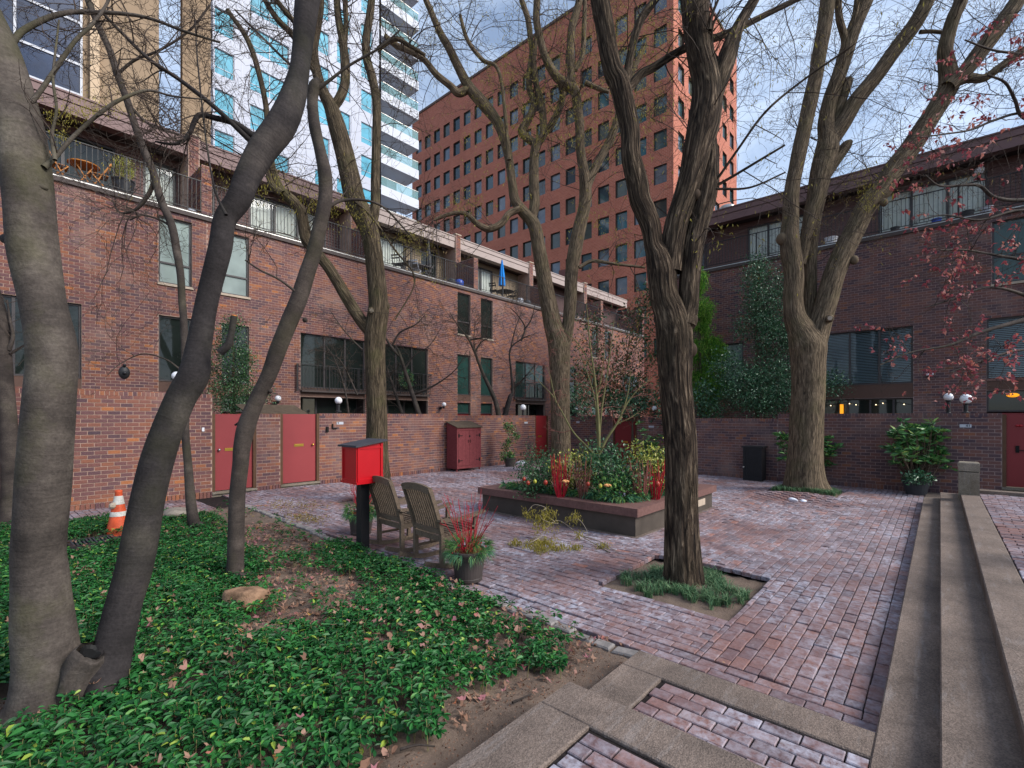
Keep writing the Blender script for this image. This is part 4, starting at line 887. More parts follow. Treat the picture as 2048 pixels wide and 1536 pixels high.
# ------------------------------------------------------------------ foliage helpers
def leafcloud(P, L, asp=.45, dirs=None, droop=0.0, tint=None, fold=.25, up=.3):
    P = np.asarray(P, float); n = len(P); d = rng.normal(size=(n, 3)) if dirs is None else np.asarray(dirs)+rng.normal(size=(n, 3))*.35
    d[:, 2] += up-droop; d /= np.linalg.norm(d, axis=1)[:, None]; ref = rng.normal(size=(n, 3)); ref[:, 2] += 1.2
    s = np.cross(d, ref); s /= np.linalg.norm(s, axis=1)[:, None]+1e-9; nn = np.cross(s, d); l = L*(.65+.7*rng.random(n))[:, None]
    w = l*asp/2; V = np.stack([P, P+d*l*.5+s*w+nn*l*fold*.2, P+d*l-nn*l*fold*.15, P+d*l*.5-s*w+nn*l*fold*.2], 1).reshape(-1, 3)
    i = np.arange(n)*4; t = rng.random(n) if tint is None else tint
    return V, np.stack([i, i+1, i+2, i+3], 1), np.repeat(np.stack([t, t, t], 1), 4, 0)
def leaves(name, mat, parent, P, L, kind='stuff', **k):
    V, Q, T = leafcloud(P, L, **k); return link(name, mesh(name, V, [Q], T), M[mat], parent, kind=kind)
def clumps(c, rad, n_c, n_l, spread, shell=.5, zmin=None):
    """points in clumps filling an ellipsoid"""
    d = rng.normal(size=(n_c, 3)); d /= np.linalg.norm(d, axis=1)[:, None]; r = (shell+(1-shell)*rng.random(n_c))**.7
    C = A_(c)+d*r[:, None]*A_(rad); P = (C[:, None]+rng.normal(size=(n_c, n_l, 3))*spread).reshape(-1, 3)
    if zmin is not None: P[:, 2] = np.maximum(P[:, 2], zmin+.01*rng.random(len(P)))
    return P
def needles(name, mat, parent, P, D, L=.09, n=14, w=.0022, spread=.55, kind='stuff'):
    """tufts of needles at P pointing along D"""
    P = np.repeat(np.asarray(P, float), n, 0); D = np.repeat(np.asarray(D, float), n, 0)+rng.normal(size=(len(P), 3))*spread; D /= np.linalg.norm(D, axis=1)[:, None]
    s = np.cross(D, rng.normal(size=D.shape)); s /= np.linalg.norm(s, axis=1)[:, None]; l = L*(.6+.6*rng.random(len(P)))[:, None]; D2 = D.copy(); D2[:, 2] -= .25
    V = np.stack([P-s*w, P+s*w, P+D*l*.6+s*w, P+D*l*.6-s*w, P+D2*l], 1).reshape(-1, 3); i = np.arange(len(P))*5; t = np.repeat(rng.random(len(P)), 5)
    return link(name, mesh(name, V, [np.stack([i, i+1, i+2, i+3], 1), np.stack([i+3, i+2, i+4], 1)], np.stack([t, t, t], 1)), M[mat], parent, kind=kind)
# ------------------------------------------------------------------ bare trees
def dsmooth(a, s, r): return .022*np.sin(2*a+.9*s)+.016*np.sin(3*a-1.6*s+1)+.006*np.sin(s*14+np.sin(a*2)*2)
def dridge(amp=.035, nr=19):
    def f(a, s, r):
        w = a*nr/ (2*math.pi)*2*math.pi/ (2*math.pi)
        ph = a*nr+.7*np.sin(s*3.0+a*3)+.5*np.sin(s*7+a*7)
        return amp*(np.abs(np.sin(ph/2))-.6)*(1+.5*np.sin(s*6+a*5))+.025*np.sin(2*a+.8*s)+.012*np.sin(3*a-1.5*s)
    return f
def path(pts, Z, n=6):
    """pixel polyline (x, y, r px) at depth Z (a number or one per point) -> world points, radii"""
    pts = A_(pts, float); Zs = np.broadcast_to(np.asarray(Z, float), (len(pts),)) if np.ndim(Z) == 0 else np.interp(np.linspace(0, 1, len(pts)), np.linspace(0, 1, len(Z)), Z)
    W = A_([list(at(p[0], p[1], z))+[p[2]*z/F] for p, z in zip(pts, Zs)]); Q = catmull(W, n); return Q[:, :3], np.maximum(Q[:, 3], .002)
def walk(p, d, length, n, bend, droop):
    P = [p]; d = d/np.linalg.norm(d); st = length/n
    for k in range(n):
        d = d+rng.normal(size=3)*bend; d[2] += -droop*(k+1)/n; d /= np.linalg.norm(d); P.append(P[-1]+d*st)
    return A_(P)
def twig_tree(src, n1, l1=2.0, k2=5, k3=4, rmin=.0022, tmin=.25, upb=.35, droop=.05, bend=.16, zmin=2.5, r1=.016):
    """three orders of twigs off the given limbs; returns list of (P, r) and tip points"""
    out = []; tips = []; lens = A_([np.linalg.norm(np.diff(P, axis=0), axis=1).sum() for P, r in src]); pr = lens/lens.sum()
    for _ in range(n1):
        P, r = src[rng.choice(len(src), p=pr)]; i = int(len(P)*(tmin+(1-tmin)*rng.random())); i = min(i, len(P)-2); T = P[i+1]-P[i]; T /= np.linalg.norm(T)+1e-9
        d = rng.normal(size=3); d -= T*d.dot(T); d /= np.linalg.norm(d)+1e-9; d = d*.9+T*.45+A_([0, 0, upb]); ln = l1*(.45+.8*rng.random())
        Q = walk(P[i], d, ln, 7, bend, droop); 
        if Q[-1, 2] < zmin: continue
        ra = min(r[i]*.5, r1); out.append((Q, np.linspace(ra, max(rmin, ra*.25), 8)))
        for _2 in range(k2):
            j = rng.integers(2, 8); T2 = Q[min(j, 7)]-Q[j-1]; T2 /= np.linalg.norm(T2)+1e-9; d2 = rng.normal(size=3)*.8+T2*.8; Q2 = walk(Q[j], d2, ln*(.25+.3*rng.random()), 5, bend*1.5, droop*1.3)
            out.append((Q2, np.linspace(max(rmin, ra*.35), rmin, 6)))
            for _3 in range(k3):
                m = rng.integers(2, 6); Q3 = walk(Q2[m], rng.normal(size=3)*.9+(Q2[m]-Q2[m-1])/np.linalg.norm(Q2[m]-Q2[m-1])*.7, ln*(.07+.12*rng.random()), 3, bend*1.8, droop*2)
                out.append((Q3, np.linspace(rmin, rmin*.8, 4))); tips.append(Q3[-1])
    return out, A_(tips)
def link_twigs(name, lines, mat, parent, sides=3):
    V, Q = tubes_fast(lines, sides); return link(name, mesh(name, V, [Q], smooth=True), M[mat], parent, kind='stuff')
def keys(name, tips, per, parent, L=.045, mat='catkin', spread=.03):
    P = np.repeat(np.asarray(tips), per, 0)+rng.normal(size=(len(tips)*per, 3))*spread; return leaves(name, mat, parent, P, L, asp=.22, droop=2.2, up=0)
def cluster_pts(lst, Z):
    out = []
    for x, y, n, sx, sy in lst:
        for k in range(n): out.append(at(x+rng.normal()*sx, y+rng.normal()*sy, Z*(1+rng.normal()*.02)))
    return A_(out)
def tree(label, trunk, limbs, Z, mat, sides=28, disp=dsmooth, ls=14, nt=None, tw=None, keyper=0, keyL=.045, keypts=None, extra=None, base=None, twmat='twig', keymat='catkin', ringn=8):
    P, r = path(trunk, Z, ringn); b = base if base is not None else P[0]
    t = thing('bare_tree', (float(b[0]), float(b[1]), float(b[2])), label, 'tree')
    g = Geo(); g.tube(P, r, sides, disp); g.obj('trunk', M[mat], t, smooth=True); src = [(P, r)] if tw and tw.get('trunk') else []
    for lm in limbs:
        pts, z = lm[0], lm[1] if len(lm) > 1 else Z
        Q, q = path(pts, z, 6); Geo().tube(Q, q, ls if q.max() > .04 else 8, disp if q.max() > .05 else None).obj('limb', M[mat], t, smooth=True); src.append((Q, q))
    if tw:
        k = {a: b for a, b in tw.items() if a != 'trunk'}; lines, tips = twig_tree(src, **k); link_twigs('twigs', lines, twmat, t)
        if keyper: keys('seed_keys', tips[rng.random(len(tips)) < keyper], 3, t, keyL, mat=keymat)
    if keypts is not None and len(keypts): keys('seed_clusters', keypts, 6, t, max(.045, keyL*.8), mat='catkin', spread=.05)
    if extra: extra(t)
    return t
def knot(g, px, py, Z, r, n=(0, 0)):
    c = at(px, py, Z); g.ball(c, r, 12, 8, (1, 1, .9))
def stubs(lst, mat, name='branch_stub', cut=None):
    """healed knots: (px, py, Z, radius px, cut face?)"""
    def f(t):
        for px, py, z, r, c in lst:
            p = at(px, py, z); w = r*z/F; v = A_([0, 0, EYE])-p; v[2] *= .4; v /= np.linalg.norm(v)
            Geo().ball(p, w, 14, 10, (1, 1, 1.15)).obj(name, M[mat], t, smooth=True)
            if c: Geo().tube(A_([p+v*w*.55, p+v*w*1.0, p+v*w*1.08]), [w*.95, w*.85, w*.6], 16, None, True).obj('limb_scar', M[mat], t, smooth=True); Geo().tube(A_([p+v*w*1.06, p+v*w*1.12]), [w*.6, w*.58], 14).obj('cut_face', M[c], t)
    return f
# T1: two stemmed grey tree, left foreground
def t1x(t):
    for px, py, z, r in ((78, 437, 2.98, .016), (82, 740, 2.96, .02), (84, 375, 2.9, .022), (108, 680, 2.97, .014), (88, 545, 2.95, .012), (70, 1075, 2.96, .016), (62, 640, 2.94, .012)):
        Geo().ball(at(px, py, z), r*1.3, 14, 9, (1, 1, .7)).obj('bark_knot', M['bark_grey'], t, smooth=True)
    Q, q = path([(60, 495, 20), (25, 482, 14), (8, 477, 9)], 3.0, 4); Geo().tube(Q, q, 12).obj('branch_stub', M['bark_dark'], t, smooth=True)
    # hollow cut stump between the stems
    Q, q = path([(150, 1400, 32), (160, 1350, 30), (176, 1312, 28), (184, 1300, 23)], 3.0, 6); Geo().tube(Q, q, 28, lambda a, s, r: .09*np.sin(3*a+9*s)+.06*np.sin(7*a-14*s)+.03*np.sin(13*a+30*s), cap=False).obj('cut_stump', M['bark_grey'], t, smooth=True)
    Geo().tube(A_([Q[-3], Q[-5]]), [q[-1]*.8, q[-1]*.5], 14).obj('stump_hollow', M['ink'], t)
    Q, q = path([(440, 705, 8), (456, 690, 7), (463, 665, 6), (468, 632, 6)], 3.4, 5); Geo().tube(Q, q, 12).obj('pruned_branch', M['bark_dark'], t, smooth=True)
    Geo().ball(Q[-1], q[-1]*.9, 10, 6, (1, 1, .4)).obj('cut_face', M['wood_orange'], t)
T1TRUNK = [(105, 1425, 92), (104, 1390, 70), (95, 1330, 54), (86, 1250, 49), (80, 1150, 44), (77, 1100, 42), (85, 1000, 43), (92, 900, 43), (100, 800, 41), (105, 700, 40), (86, 600, 37), (68, 500, 40), (59, 400, 39), (47, 300, 39), (25, 200, 37), (-5, 100, 34), (-40, 20, 32), (-90, -80, 30), (-150, -220, 26)]
T1B = [(205, 1390, 34), (215, 1340, 36), (225, 1299, 34), (246, 1213, 31), (270, 1128, 32), (295, 1000, 30), (321, 900, 29), (358, 805, 27), (388, 750, 28), (397, 700, 23), (415, 600, 20), (440, 500, 21), (450, 440, 20), (477, 400, 22), (497, 350, 23), (525, 300, 26), (562, 250, 27), (584, 200, 24), (597, 150, 19), (604, 100, 18), (615, 0, 22), (635, -120, 20), (650, -260, 16)]
t1 = tree('grey two stemmed tree at the left edge, nearest the camera', T1TRUNK, [
    ([(88, 335, 6), (110, 315, 4.2), (150, 270, 3.6), (215, 215, 3.4), (262, 190, 3), (300, 181, 2.4), (345, 192, 1.8), (420, 200, 1)], [2.9, 3.2]),
    ([(60, 205, 5), (75, 190, 4.2), (110, 140, 4), (150, 82, 3.5), (185, 48, 3), (215, 5, 2.5), (240, -60, 2)], [2.9, 3.1]),
    ([(25, 85, 6), (45, 62, 5.5), (90, 38, 5), (130, 26, 4.5), (160, 24, 4.2), (240, 27, 3.6), (300, 37, 3), (370, 63, 2.6), (440, 85, 2)], [2.95, 3.3]),
    ([(110, 320, 4), (104, 270, 3), (113, 220, 2.6), (106, 160, 2.4), (110, 110, 2), (118, 40, 1.6)], [2.9, 3.0])],
    [3.05, 3.0, 2.96, 2.93, 2.9, 2.9], 'bark_grey', 40, dsmooth, 10, tw=dict(n1=20, l1=.5, k2=6, k3=4, rmin=.0010, tmin=.15, upb=.15, bend=.25, r1=.005), extra=t1x)
t1b = tree('dark leaning tree stem rising right from the left foreground', T1B, [
    ([(535, 292, 8), (505, 270, 6.5), (470, 247, 6), (430, 236, 5.5), (400, 230, 5), (388, 245, 4.5), (380, 265, 4), (362, 284, 3.4), (340, 288, 2.8), (310, 283, 1.6)], [3.75, 3.5]),
    ([(520, 300, 7), (480, 262, 5), (430, 215, 4.5), (360, 160, 4), (300, 120, 3.6), (240, 62, 3), (200, 20, 2.4)], [3.75, 3.4]),
    ([(452, 430, 3.5), (430, 380, 2), (415, 300, 1.8), (405, 220, 1.6), (395, 120, 1.4), (390, 40, 1.2)], [3.4, 3.6])],
    [3.05, 3.2, 3.35, 3.5, 3.6, 3.75, 3.9, 4.1], 'bark_dark', 36, dsmooth, 12, tw=dict(n1=44, l1=.9, k2=7, k3=5, rmin=.0013, tmin=.3, upb=.1, bend=.25, r1=.006), base=at(230, 1340, 3.1))
# T2 thin leaning tree
def t2x(t):
    Q, q = path([(484, 1175, 13), (489, 1160, 13), (492, 1147, 12)], 5.5, 4); Geo().tube(Q, q, 14, dsmooth).obj('cut_stump', M['bark_mid'], t, smooth=True)
    for px, py in ((540, 782), (632, 520), (590, 588), (610, 640), (548, 742), (640, 330), (618, 215)): Geo().ball(at(px, py, 5.55), .03, 10, 7).obj('bark_knot', M['bark_mid'], t, smooth=True)
t2 = tree('slim grey brown tree leaning right in front of the first red gate', [(470, 1185, 20), (470, 1160, 17), (471, 1110, 15.5), (474, 1000, 15), (481, 930, 15), (484, 895, 16), (494, 850, 17), (514, 800, 15), (538, 750, 15), (556, 700, 16), (578, 645, 16), (597, 600, 16), (613, 550, 15), (629, 500, 14), (640, 450, 13), (650, 400, 13), (650, 350, 13), (640, 300, 11), (629, 250, 11), (625, 200, 10), (630, 172, 11), (640, 160, 6)],
    [([(505, 838, 5), (488, 842, 4), (470, 850, 2)],), ([(632, 180, 5), (660, 160, 3), (700, 130, 2.5), (760, 95, 2), (800, 60, 1.5)],), ([(627, 195, 4), (600, 150, 3), (560, 110, 2.5), (520, 70, 2), (470, 20, 1.6)],),
     ([(646, 420, 4), (690, 400, 3), (760, 410, 2.2), (820, 470, 1.6)], [5.6, 6]), ([(600, 590, 3), (560, 560, 2.2), (520, 540, 1.8), (490, 520, 1.4)], [5.5, 5.2])], 5.55, 'bark_mid', 22, dsmooth, 10, tw=dict(n1=46, l1=1.1, k2=6, k3=4, rmin=.0016, tmin=.2, upb=.05, bend=.22, droop=.06, r1=.007), keypts=cluster_pts([(560, 370, 30, 60, 18), (640, 400, 20, 30, 15)], 6), extra=t2x)
# T3 thinnest stem behind the dark one
t3 = tree('thinnest bare stem standing behind the dark leaning stem', [(392, 1070, 13), (388, 1050, 11), (381, 1000, 9), (376, 930, 7.5), (371, 870, 7), (371, 800, 6.5), (370, 720, 6.5), (368, 650, 6.5), (364, 600, 6.5), (361, 550, 6.5), (353, 500, 7), (343, 450, 7), (322, 400, 7), (305, 340, 6.5), (288, 300, 6.5), (270, 250, 6.5), (254, 200, 6.5), (235, 150, 6), (219, 100, 6), (196, 50, 6), (176, 0, 6), (150, -70, 5)],
    [([(310, 360, 4), (295, 392, 4), (270, 420, 3), (240, 425, 2), (225, 400, 1.6)],), ([(345, 455, 2.5), (320, 440, 2), (285, 430, 1.8), (260, 440, 1.4)],), ([(235, 148, 3), (270, 120, 2.5), (320, 100, 2.2), (380, 60, 2), (420, 10, 1.8)],),
     ([(362, 740, 1.8), (330, 718, 1.4), (285, 708, 1.2), (240, 728, .9), (215, 750, .7)], [7.8, 7.4]), ([(258, 210, 3), (300, 250, 2.2), (360, 270, 1.8)],)], 7.9, 'bark_mid', 16, dsmooth, 8, tw=dict(n1=60, l1=1.5, k2=6, k3=4, rmin=.0020, tmin=.35, upb=.05, bend=.25, droop=.05, r1=.009), keypts=cluster_pts([(150, 225, 60, 30, 12), (120, 265, 20, 12, 12), (200, 210, 50, 35, 16), (250, 330, 14, 30, 20)], 7.6),
     extra=stubs([(400, 1052, 7.85, 8, None)], 'bark_mid'))
t4 = tree('bare trunk cut off by the left edge of the view', [(24, 1050, 20), (22, 1000, 16), (21, 950, 15), (17, 850, 14), (10, 770, 14), (4, 710, 15), (2, 650, 14), (-12, 600, 13), (-40, 500, 12), (-70, 380, 10)],
    [([(18, 700, 4), (26, 672, 3), (20, 640, 2), (14, 600, 1.5)],), ([(22, 706, 3), (50, 690, 1.8), (75, 680, 1.2)],)], 8.6, 'bark_mid', 18, dsmooth, 8, tw=dict(n1=14, l1=.9, k2=4, k3=3, rmin=.002, r1=.006, zmin=1.5))
# T5 big tree behind the red library box
t5 = tree('tall trunk rising behind the red library box, cut limb scar halfway', [(757, 1012, 34), (757, 985, 27), (756, 950, 24), (754, 900, 22), (754, 830, 20.5), (752, 770, 20), (750, 700, 20), (751, 660, 21), (757, 620, 20), (756, 595, 18.5), (752, 550, 17.5), (746, 500, 17), (738, 460, 18), (722, 425, 20), (710, 400, 20), (699, 350, 19), (687, 300, 18), (673, 250, 17), (662, 215, 14), (647, 185, 11), (635, 150, 10), (627, 100, 9), (635, 50, 8), (640, 0, 8), (640, -120, 7)],
    [([(740, 660, 14), (720, 638, 12), (695, 598, 12), (673, 560, 11.5), (652, 528, 11), (628, 500, 11), (612, 478, 11), (606, 440, 11), (600, 420, 11), (583, 400, 11), (563, 382, 9), (551, 358, 8), (543, 330, 7), (536, 280, 6), (530, 200, 5), (500, 90, 5), (455, 20, 4)], [10.8, 10.4, 10.0]),
     ([(565, 388, 7), (545, 372, 7), (538, 345, 6), (540, 315, 5), (520, 260, 4)], 10.2),
     ([(742, 450, 11), (750, 415, 9.5), (751, 350, 9), (753, 270, 8.5), (753, 205, 8.5), (744, 155, 9), (733, 115, 8), (732, 80, 7.5), (738, 40, 7.5), (743, 0, 7), (748, -100, 6)], [10.8, 11.2]),
     ([(662, 220, 9), (680, 195, 9), (690, 165, 9), (690, 125, 9), (685, 80, 8), (676, 30, 7), (672, -40, 6)], [10.8, 11.1]), ([(687, 100, 6), (692, 50, 5), (691, 0, 5), (700, -60, 4)], 11),
     ([(640, 160, 7), (610, 110, 6), (585, 70, 6), (556, 40, 6), (530, 0, 5), (500, -60, 5)], [10.8, 10.3]), ([(627, 120, 6), (600, 60, 5), (560, 10, 5), (530, -30, 4)], [10.8, 10.2]),
     ([(755, 100, 4), (790, 78, 4.5), (820, 92, 4), (850, 110, 3)], 11), ([(700, 395, 3), (740, 430, 2.5), (790, 500, 2), (830, 560, 1.5), (790, 640, 1.2)], [10.6, 10.2])],
    10.8, 'bark_ridge2', 40, dridge(.03, 17), 18, tw=dict(n1=100, l1=2.0, k2=6, k3=4, rmin=.0026, tmin=.3, upb=.25, droop=.07, r1=.014), keyper=.16, keyL=.06, keymat='catkin_dry', keypts=cluster_pts([(560, 375, 50, 60, 12), (480, 340, 30, 50, 10), (640, 410, 40, 40, 15), (720, 440, 40, 30, 12), (800, 470, 30, 30, 8), (830, 500, 20, 20, 8)], 10.3),
    extra=stubs([(743, 622, 10.62, 7, 'stone'), (772, 612, 10.8, 8, None)], 'bark_ridge2'))
# T6 forked tree beyond the planter
Z6 = 16.7
t6 = tree('pale forked tree beyond the planter beside the far red gate', [(1121, 948, 26), (1121, 915, 21), (1122, 890, 20), (1121, 830, 19.5), (1120, 770, 19.5), (1119, 720, 21), (1117, 685, 22), (1106, 650, 18), (1096, 600, 16), (1087, 550, 14.5), (1078, 500, 13.5), (1068, 450, 13), (1045, 422, 11), (1030, 400, 10), (1025, 370, 9), (1018, 320, 8.5), (1008, 275, 10), (992, 240, 10), (962, 202, 11.5), (938, 174, 10), (917, 135, 8.5), (898, 96, 8), (880, 65, 7), (862, 23, 6), (849, -10, 6), (830, -90, 5)],
    [([(1128, 690, 14), (1136, 650, 12), (1141, 600, 13), (1143, 550, 13), (1150, 500, 14), (1160, 450, 13), (1168, 418, 12), (1171, 385, 12), (1168, 345, 10), (1161, 300, 9), (1159, 250, 9), (1154, 205, 9.5), (1148, 180, 10), (1130, 168, 10), (1109, 148, 8.5), (1091, 115, 8), (1081, 81, 7.5), (1073, 39, 7), (1074, 0, 6.5), (1078, -80, 6)], [16.7, 16.4]),
     ([(1062, 440, 10), (1069, 410, 10.5), (1068, 370, 10.5), (1068, 330, 10), (1072, 290, 9), (1086, 271, 8), (1086, 234, 7.5), (1081, 198, 7), (1073, 172, 6), (1068, 120, 5), (1075, 60, 4)], [16.7, 17]),
     ([(1072, 288, 8), (1060, 280, 8), (1043, 264, 8), (1052, 247, 8), (1065, 221, 7.5), (1067, 198, 7), (1059, 178, 6.5), (1059, 146, 6), (1064, 104, 5.5), (1061, 78, 5.5), (1056, 39, 5.5), (1043, 0, 5)], [16.9, 17.2]),
     ([(1086, 271, 6), (1104, 247, 7), (1119, 216, 7), (1125, 187, 6), (1112, 150, 4)], 16.9),
     ([(1148, 185, 8), (1143, 161, 8), (1142, 130, 8), (1141, 91, 8), (1145, 52, 8), (1154, 21, 7.5), (1160, -10, 7), (1165, -90, 6)], 16.5), ([(1150, 140, 5), (1165, 110, 5), (1168, 60, 5), (1170, 0, 4)], 16.5),
     ([(1172, 380, 9), (1183, 350, 9), (1203, 312, 8.5), (1221, 279, 8.5), (1234, 242, 8), (1242, 215, 7), (1262, 150, 6), (1290, 90, 5)], [16.6, 16.9]),
     ([(938, 178, 8), (917, 186, 8), (901, 172, 7), (872, 148, 6.5), (849, 120, 6), (820, 102, 6.5), (795, 92, 6), (779, 80, 5.5), (770, 70, 4)], [16.7, 16.2]),
     ([(1040, 418, 7), (1018, 428, 7), (1003, 447, 7), (978, 458, 7), (955, 448, 6), (930, 427, 4.5), (900, 428, 4), (868, 440, 3)], [16.6, 16.1]),
     ([(1018, 320, 4), (1000, 150, 3.5), (965, 120, 4), (935, 80, 4), (920, 30, 3)], 16.4), ([(1170, 165, 5), (1195, 176, 4.5), (1218, 184, 4)], 16.2), ([(1158, 535, 4), (1185, 522, 3.5), (1230, 528, 3), (1290, 535, 2.4)], 16.3)],
    Z6, 'bark_far', 34, dridge(.03, 17), 16, tw=dict(n1=150, l1=2.6, k2=6, k3=4, rmin=.0032, tmin=.3, upb=.15, droop=.09, r1=.016), keyper=.38, keyL=.085, keypts=cluster_pts([(1100, 130, 200, 70, 50), (1000, 170, 120, 40, 50), (1110, 230, 140, 60, 40), (1200, 200, 150, 50, 60), (1270, 120, 200, 50, 60), (1240, 60, 150, 50, 30), (940, 410, 60, 40, 15), (1180, 440, 40, 30, 20), (1040, 250, 100, 40, 30), (1320, 60, 80, 25, 50), (1290, 200, 70, 30, 40), (960, 300, 50, 30, 40)], 16.2), ringn=7)
# T7 big near tree
Z7 = 5.53
t7 = tree('big ridged trunk in the square tree pit, centre right foreground', [(1366, 1190, 46), (1366, 1165, 42), (1366, 1140, 37.5), (1364, 1100, 35), (1363, 1040, 32.5), (1363, 980, 31.5), (1362, 900, 31.5), (1357, 830, 32), (1351, 770, 31.5), (1350, 720, 34), (1349, 670, 35), (1342, 630, 32), (1330, 600, 28), (1325, 570, 27.5), (1323, 540, 28), (1316, 512, 24), (1307, 490, 18), (1302, 455, 19), (1291, 425, 20), (1280, 400, 20), (1275, 370, 20.5), (1268, 340, 19.5), (1262, 310, 18.5), (1260, 260, 18), (1247, 200, 19), (1238, 165, 19.5), (1228, 145, 18.5), (1217, 100, 17.5), (1209, 50, 17.5), (1200, 0, 18), (1185, -120, 17), (1165, -260, 15)],
    [([(1340, 545, 22), (1344, 500, 23), (1352, 450, 23), (1362, 418, 23), (1375, 380, 24), (1386, 340, 25), (1395, 300, 28), (1407, 250, 31), (1414, 200, 30), (1412, 160, 27), (1404, 125, 26), (1399, 95, 26), (1393, 50, 26), (1389, 0, 26), (1380, -120, 24), (1368, -260, 21)], [5.53, 5.65]),
     ([(1368, 650, 22), (1376, 610, 20), (1379, 560, 20), (1385, 500, 21), (1396, 450, 21), (1409, 400, 22), (1417, 360, 20), (1421, 320, 16), (1420, 270, 12)], [5.5, 5.6]),
     ([(1418, 205, 22), (1432, 170, 20), (1447, 135, 18.5), (1458, 102, 17), (1467, 75, 14), (1480, 48, 11.5), (1493, 25, 10.5), (1508, 0, 10), (1545, -70, 9)], [5.6, 5.75]),
     ([(1248, 175, 9), (1253, 156, 8.5), (1260, 117, 8), (1271, 68, 8), (1285, 34, 8), (1306, 5, 7.5), (1340, -40, 7)], [5.5, 5.8]),
     ([(1250, 182, 9), (1262, 172, 8.5), (1282, 148, 8.5), (1307, 135, 8), (1338, 115, 7.5), (1372, 96, 7.5), (1420, 80, 7), (1470, 60, 6.5), (1530, 30, 5.5), (1610, -10, 5), (1700, -60, 4)], [5.55, 6.2]),
     ([(1420, 60, 3.5), (1424, 30, 3), (1436, 0, 2.5)], 5.4), ([(1425, 140, 3), (1424, 60, 2.5), (1440, 20, 2)], 5.5),
     ([(1432, 372, 3), (1470, 350, 2.6), (1520, 320, 2.4), (1570, 290, 2)], [5.5, 5.2]), ([(1430, 365, 2.8), (1475, 300, 2.4), (1530, 225, 2.4), (1600, 165, 2.2), (1700, 95, 2)], [5.5, 5.0]), ([(1432, 378, 2.4), (1500, 375, 2), (1570, 345, 1.6)], 5.4)],
    Z7, 'bark_ridge', 72, dridge(.055, 23), 48, tw=dict(n1=60, l1=1.6, k2=6, k3=5, rmin=.0016, tmin=.35, upb=.1, droop=.09, r1=.008), keyper=.22, keypts=cluster_pts([(1440, 60, 10, 40, 40)], 5.8), ringn=12,
    extra=stubs([(1380, 700, 5.5, 14, None), (1390, 390, 5.5, 11, None), (1420, 352, 5.55, 15, None), (1375, 640, 5.5, 20, None)], 'bark_ridge'))
# T8 tree on the right
Z8 = 12.1
t8 = tree('broad forked tree beside the steps on the right', [(1612, 1003, 62), (1612, 985, 47), (1610, 965, 39), (1610, 930, 33), (1612, 880, 31), (1614, 830, 30.5), (1617, 770, 30), (1616, 720, 31), (1614, 688, 33), (1602, 660, 25), (1590, 635, 20), (1586, 600, 17.5), (1588, 550, 17.5), (1582, 505, 18), (1579, 470, 17), (1581, 440, 15), (1582, 400, 14), (1585, 370, 13.5), (1592, 335, 13.5), (1599, 300, 14), (1610, 250, 13.5), (1621, 200, 14), (1632, 150, 13), (1640, 100, 13), (1649, 50, 13), (1655, 0, 13), (1660, -100, 12)],
    [([(1626, 690, 24), (1640, 645, 21), (1654, 600, 20), (1668, 550, 20), (1689, 500, 19.5), (1713, 453, 18.5), (1728, 420, 18), (1745, 398, 18.5), (1764, 378, 19), (1786, 340, 18), (1818, 300, 18), (1851, 250, 17), (1883, 200, 16.5), (1898, 170, 17), (1894, 130, 14), (1890, 100, 12.5), (1899, 60, 12), (1909, 30, 12), (1922, 0, 12), (1940, -80, 11)], [12.1, 11.4]),
     ([(1896, 175, 14), (1915, 158, 14), (1934, 138, 14), (1963, 100, 15), (2001, 50, 15), (2036, 0, 14), (2080, -70, 13)], [11.5, 11.2]), ([(1910, 165, 10), (1937, 156, 9), (1968, 156, 7.5), (2002, 133, 7.5), (2048, 101, 8), (2100, 70, 7)], [11.5, 11.0]),
     ([(1600, 530, 10), (1611, 480, 11), (1621, 435, 13), (1633, 388, 17), (1643, 340, 20), (1654, 300, 21), (1655, 270, 17), (1652, 245, 15), (1660, 200, 13.5), (1678, 150, 13), (1694, 100, 13), (1711, 50, 12.5), (1733, 0, 12.5), (1770, -90, 11)], [12.2, 12.5]),
     ([(1660, 285, 15), (1683, 250, 15.5), (1698, 225, 15), (1713, 200, 15), (1754, 150, 14.5), (1790, 100, 14), (1828, 50, 14), (1855, 0, 13), (1890, -80, 12)], [12.3, 12.0]),
     ([(1616, 650, 13), (1619, 600, 13), (1620, 500, 13.5), (1629, 430, 14), (1640, 380, 14), (1655, 330, 10)], [12.3, 12.6]),
     ([(1690, 100, 8), (1689, 75, 7), (1679, 39, 6.5), (1676, 0, 6), (1672, -60, 5)], 12.4), ([(1706, 60, 6), (1710, 34, 5.5), (1714, 0, 5), (1720, -50, 5)], 12.4),
     ([(1666, 245, 9), (1682, 205, 9), (1696, 165, 8.5), (1701, 156, 4)], 12.4), ([(1650, 350, 12), (1674, 316, 11), (1692, 292, 10), (1701, 283, 5)], 12.5), ([(1840, 64, 4), (1865, 63, 3.5), (1893, 66, 3.5)], 11.8)],
    Z8, 'bark_far', 44, dridge(.035, 19), 22, tw=dict(n1=150, l1=2.2, k2=6, k3=4, rmin=.0024, tmin=.3, upb=.2, droop=.10, r1=.012), keyper=.45, keyL=.062, keymat='catkin_dry', keypts=cluster_pts([(1750, 375, 40, 30, 15), (1720, 350, 20, 15, 25), (1740, 405, 30, 8, 10), (1720, 330, 14, 20, 10)], 11.6), ringn=8,
    extra=stubs([(1564, 478, 12.1, 11, None), (1660, 637, 11.75, 7, 'sill'), (1708, 520, 11.8, 8, None), (1768, 405, 11.6, 7, None)], 'bark_far'))
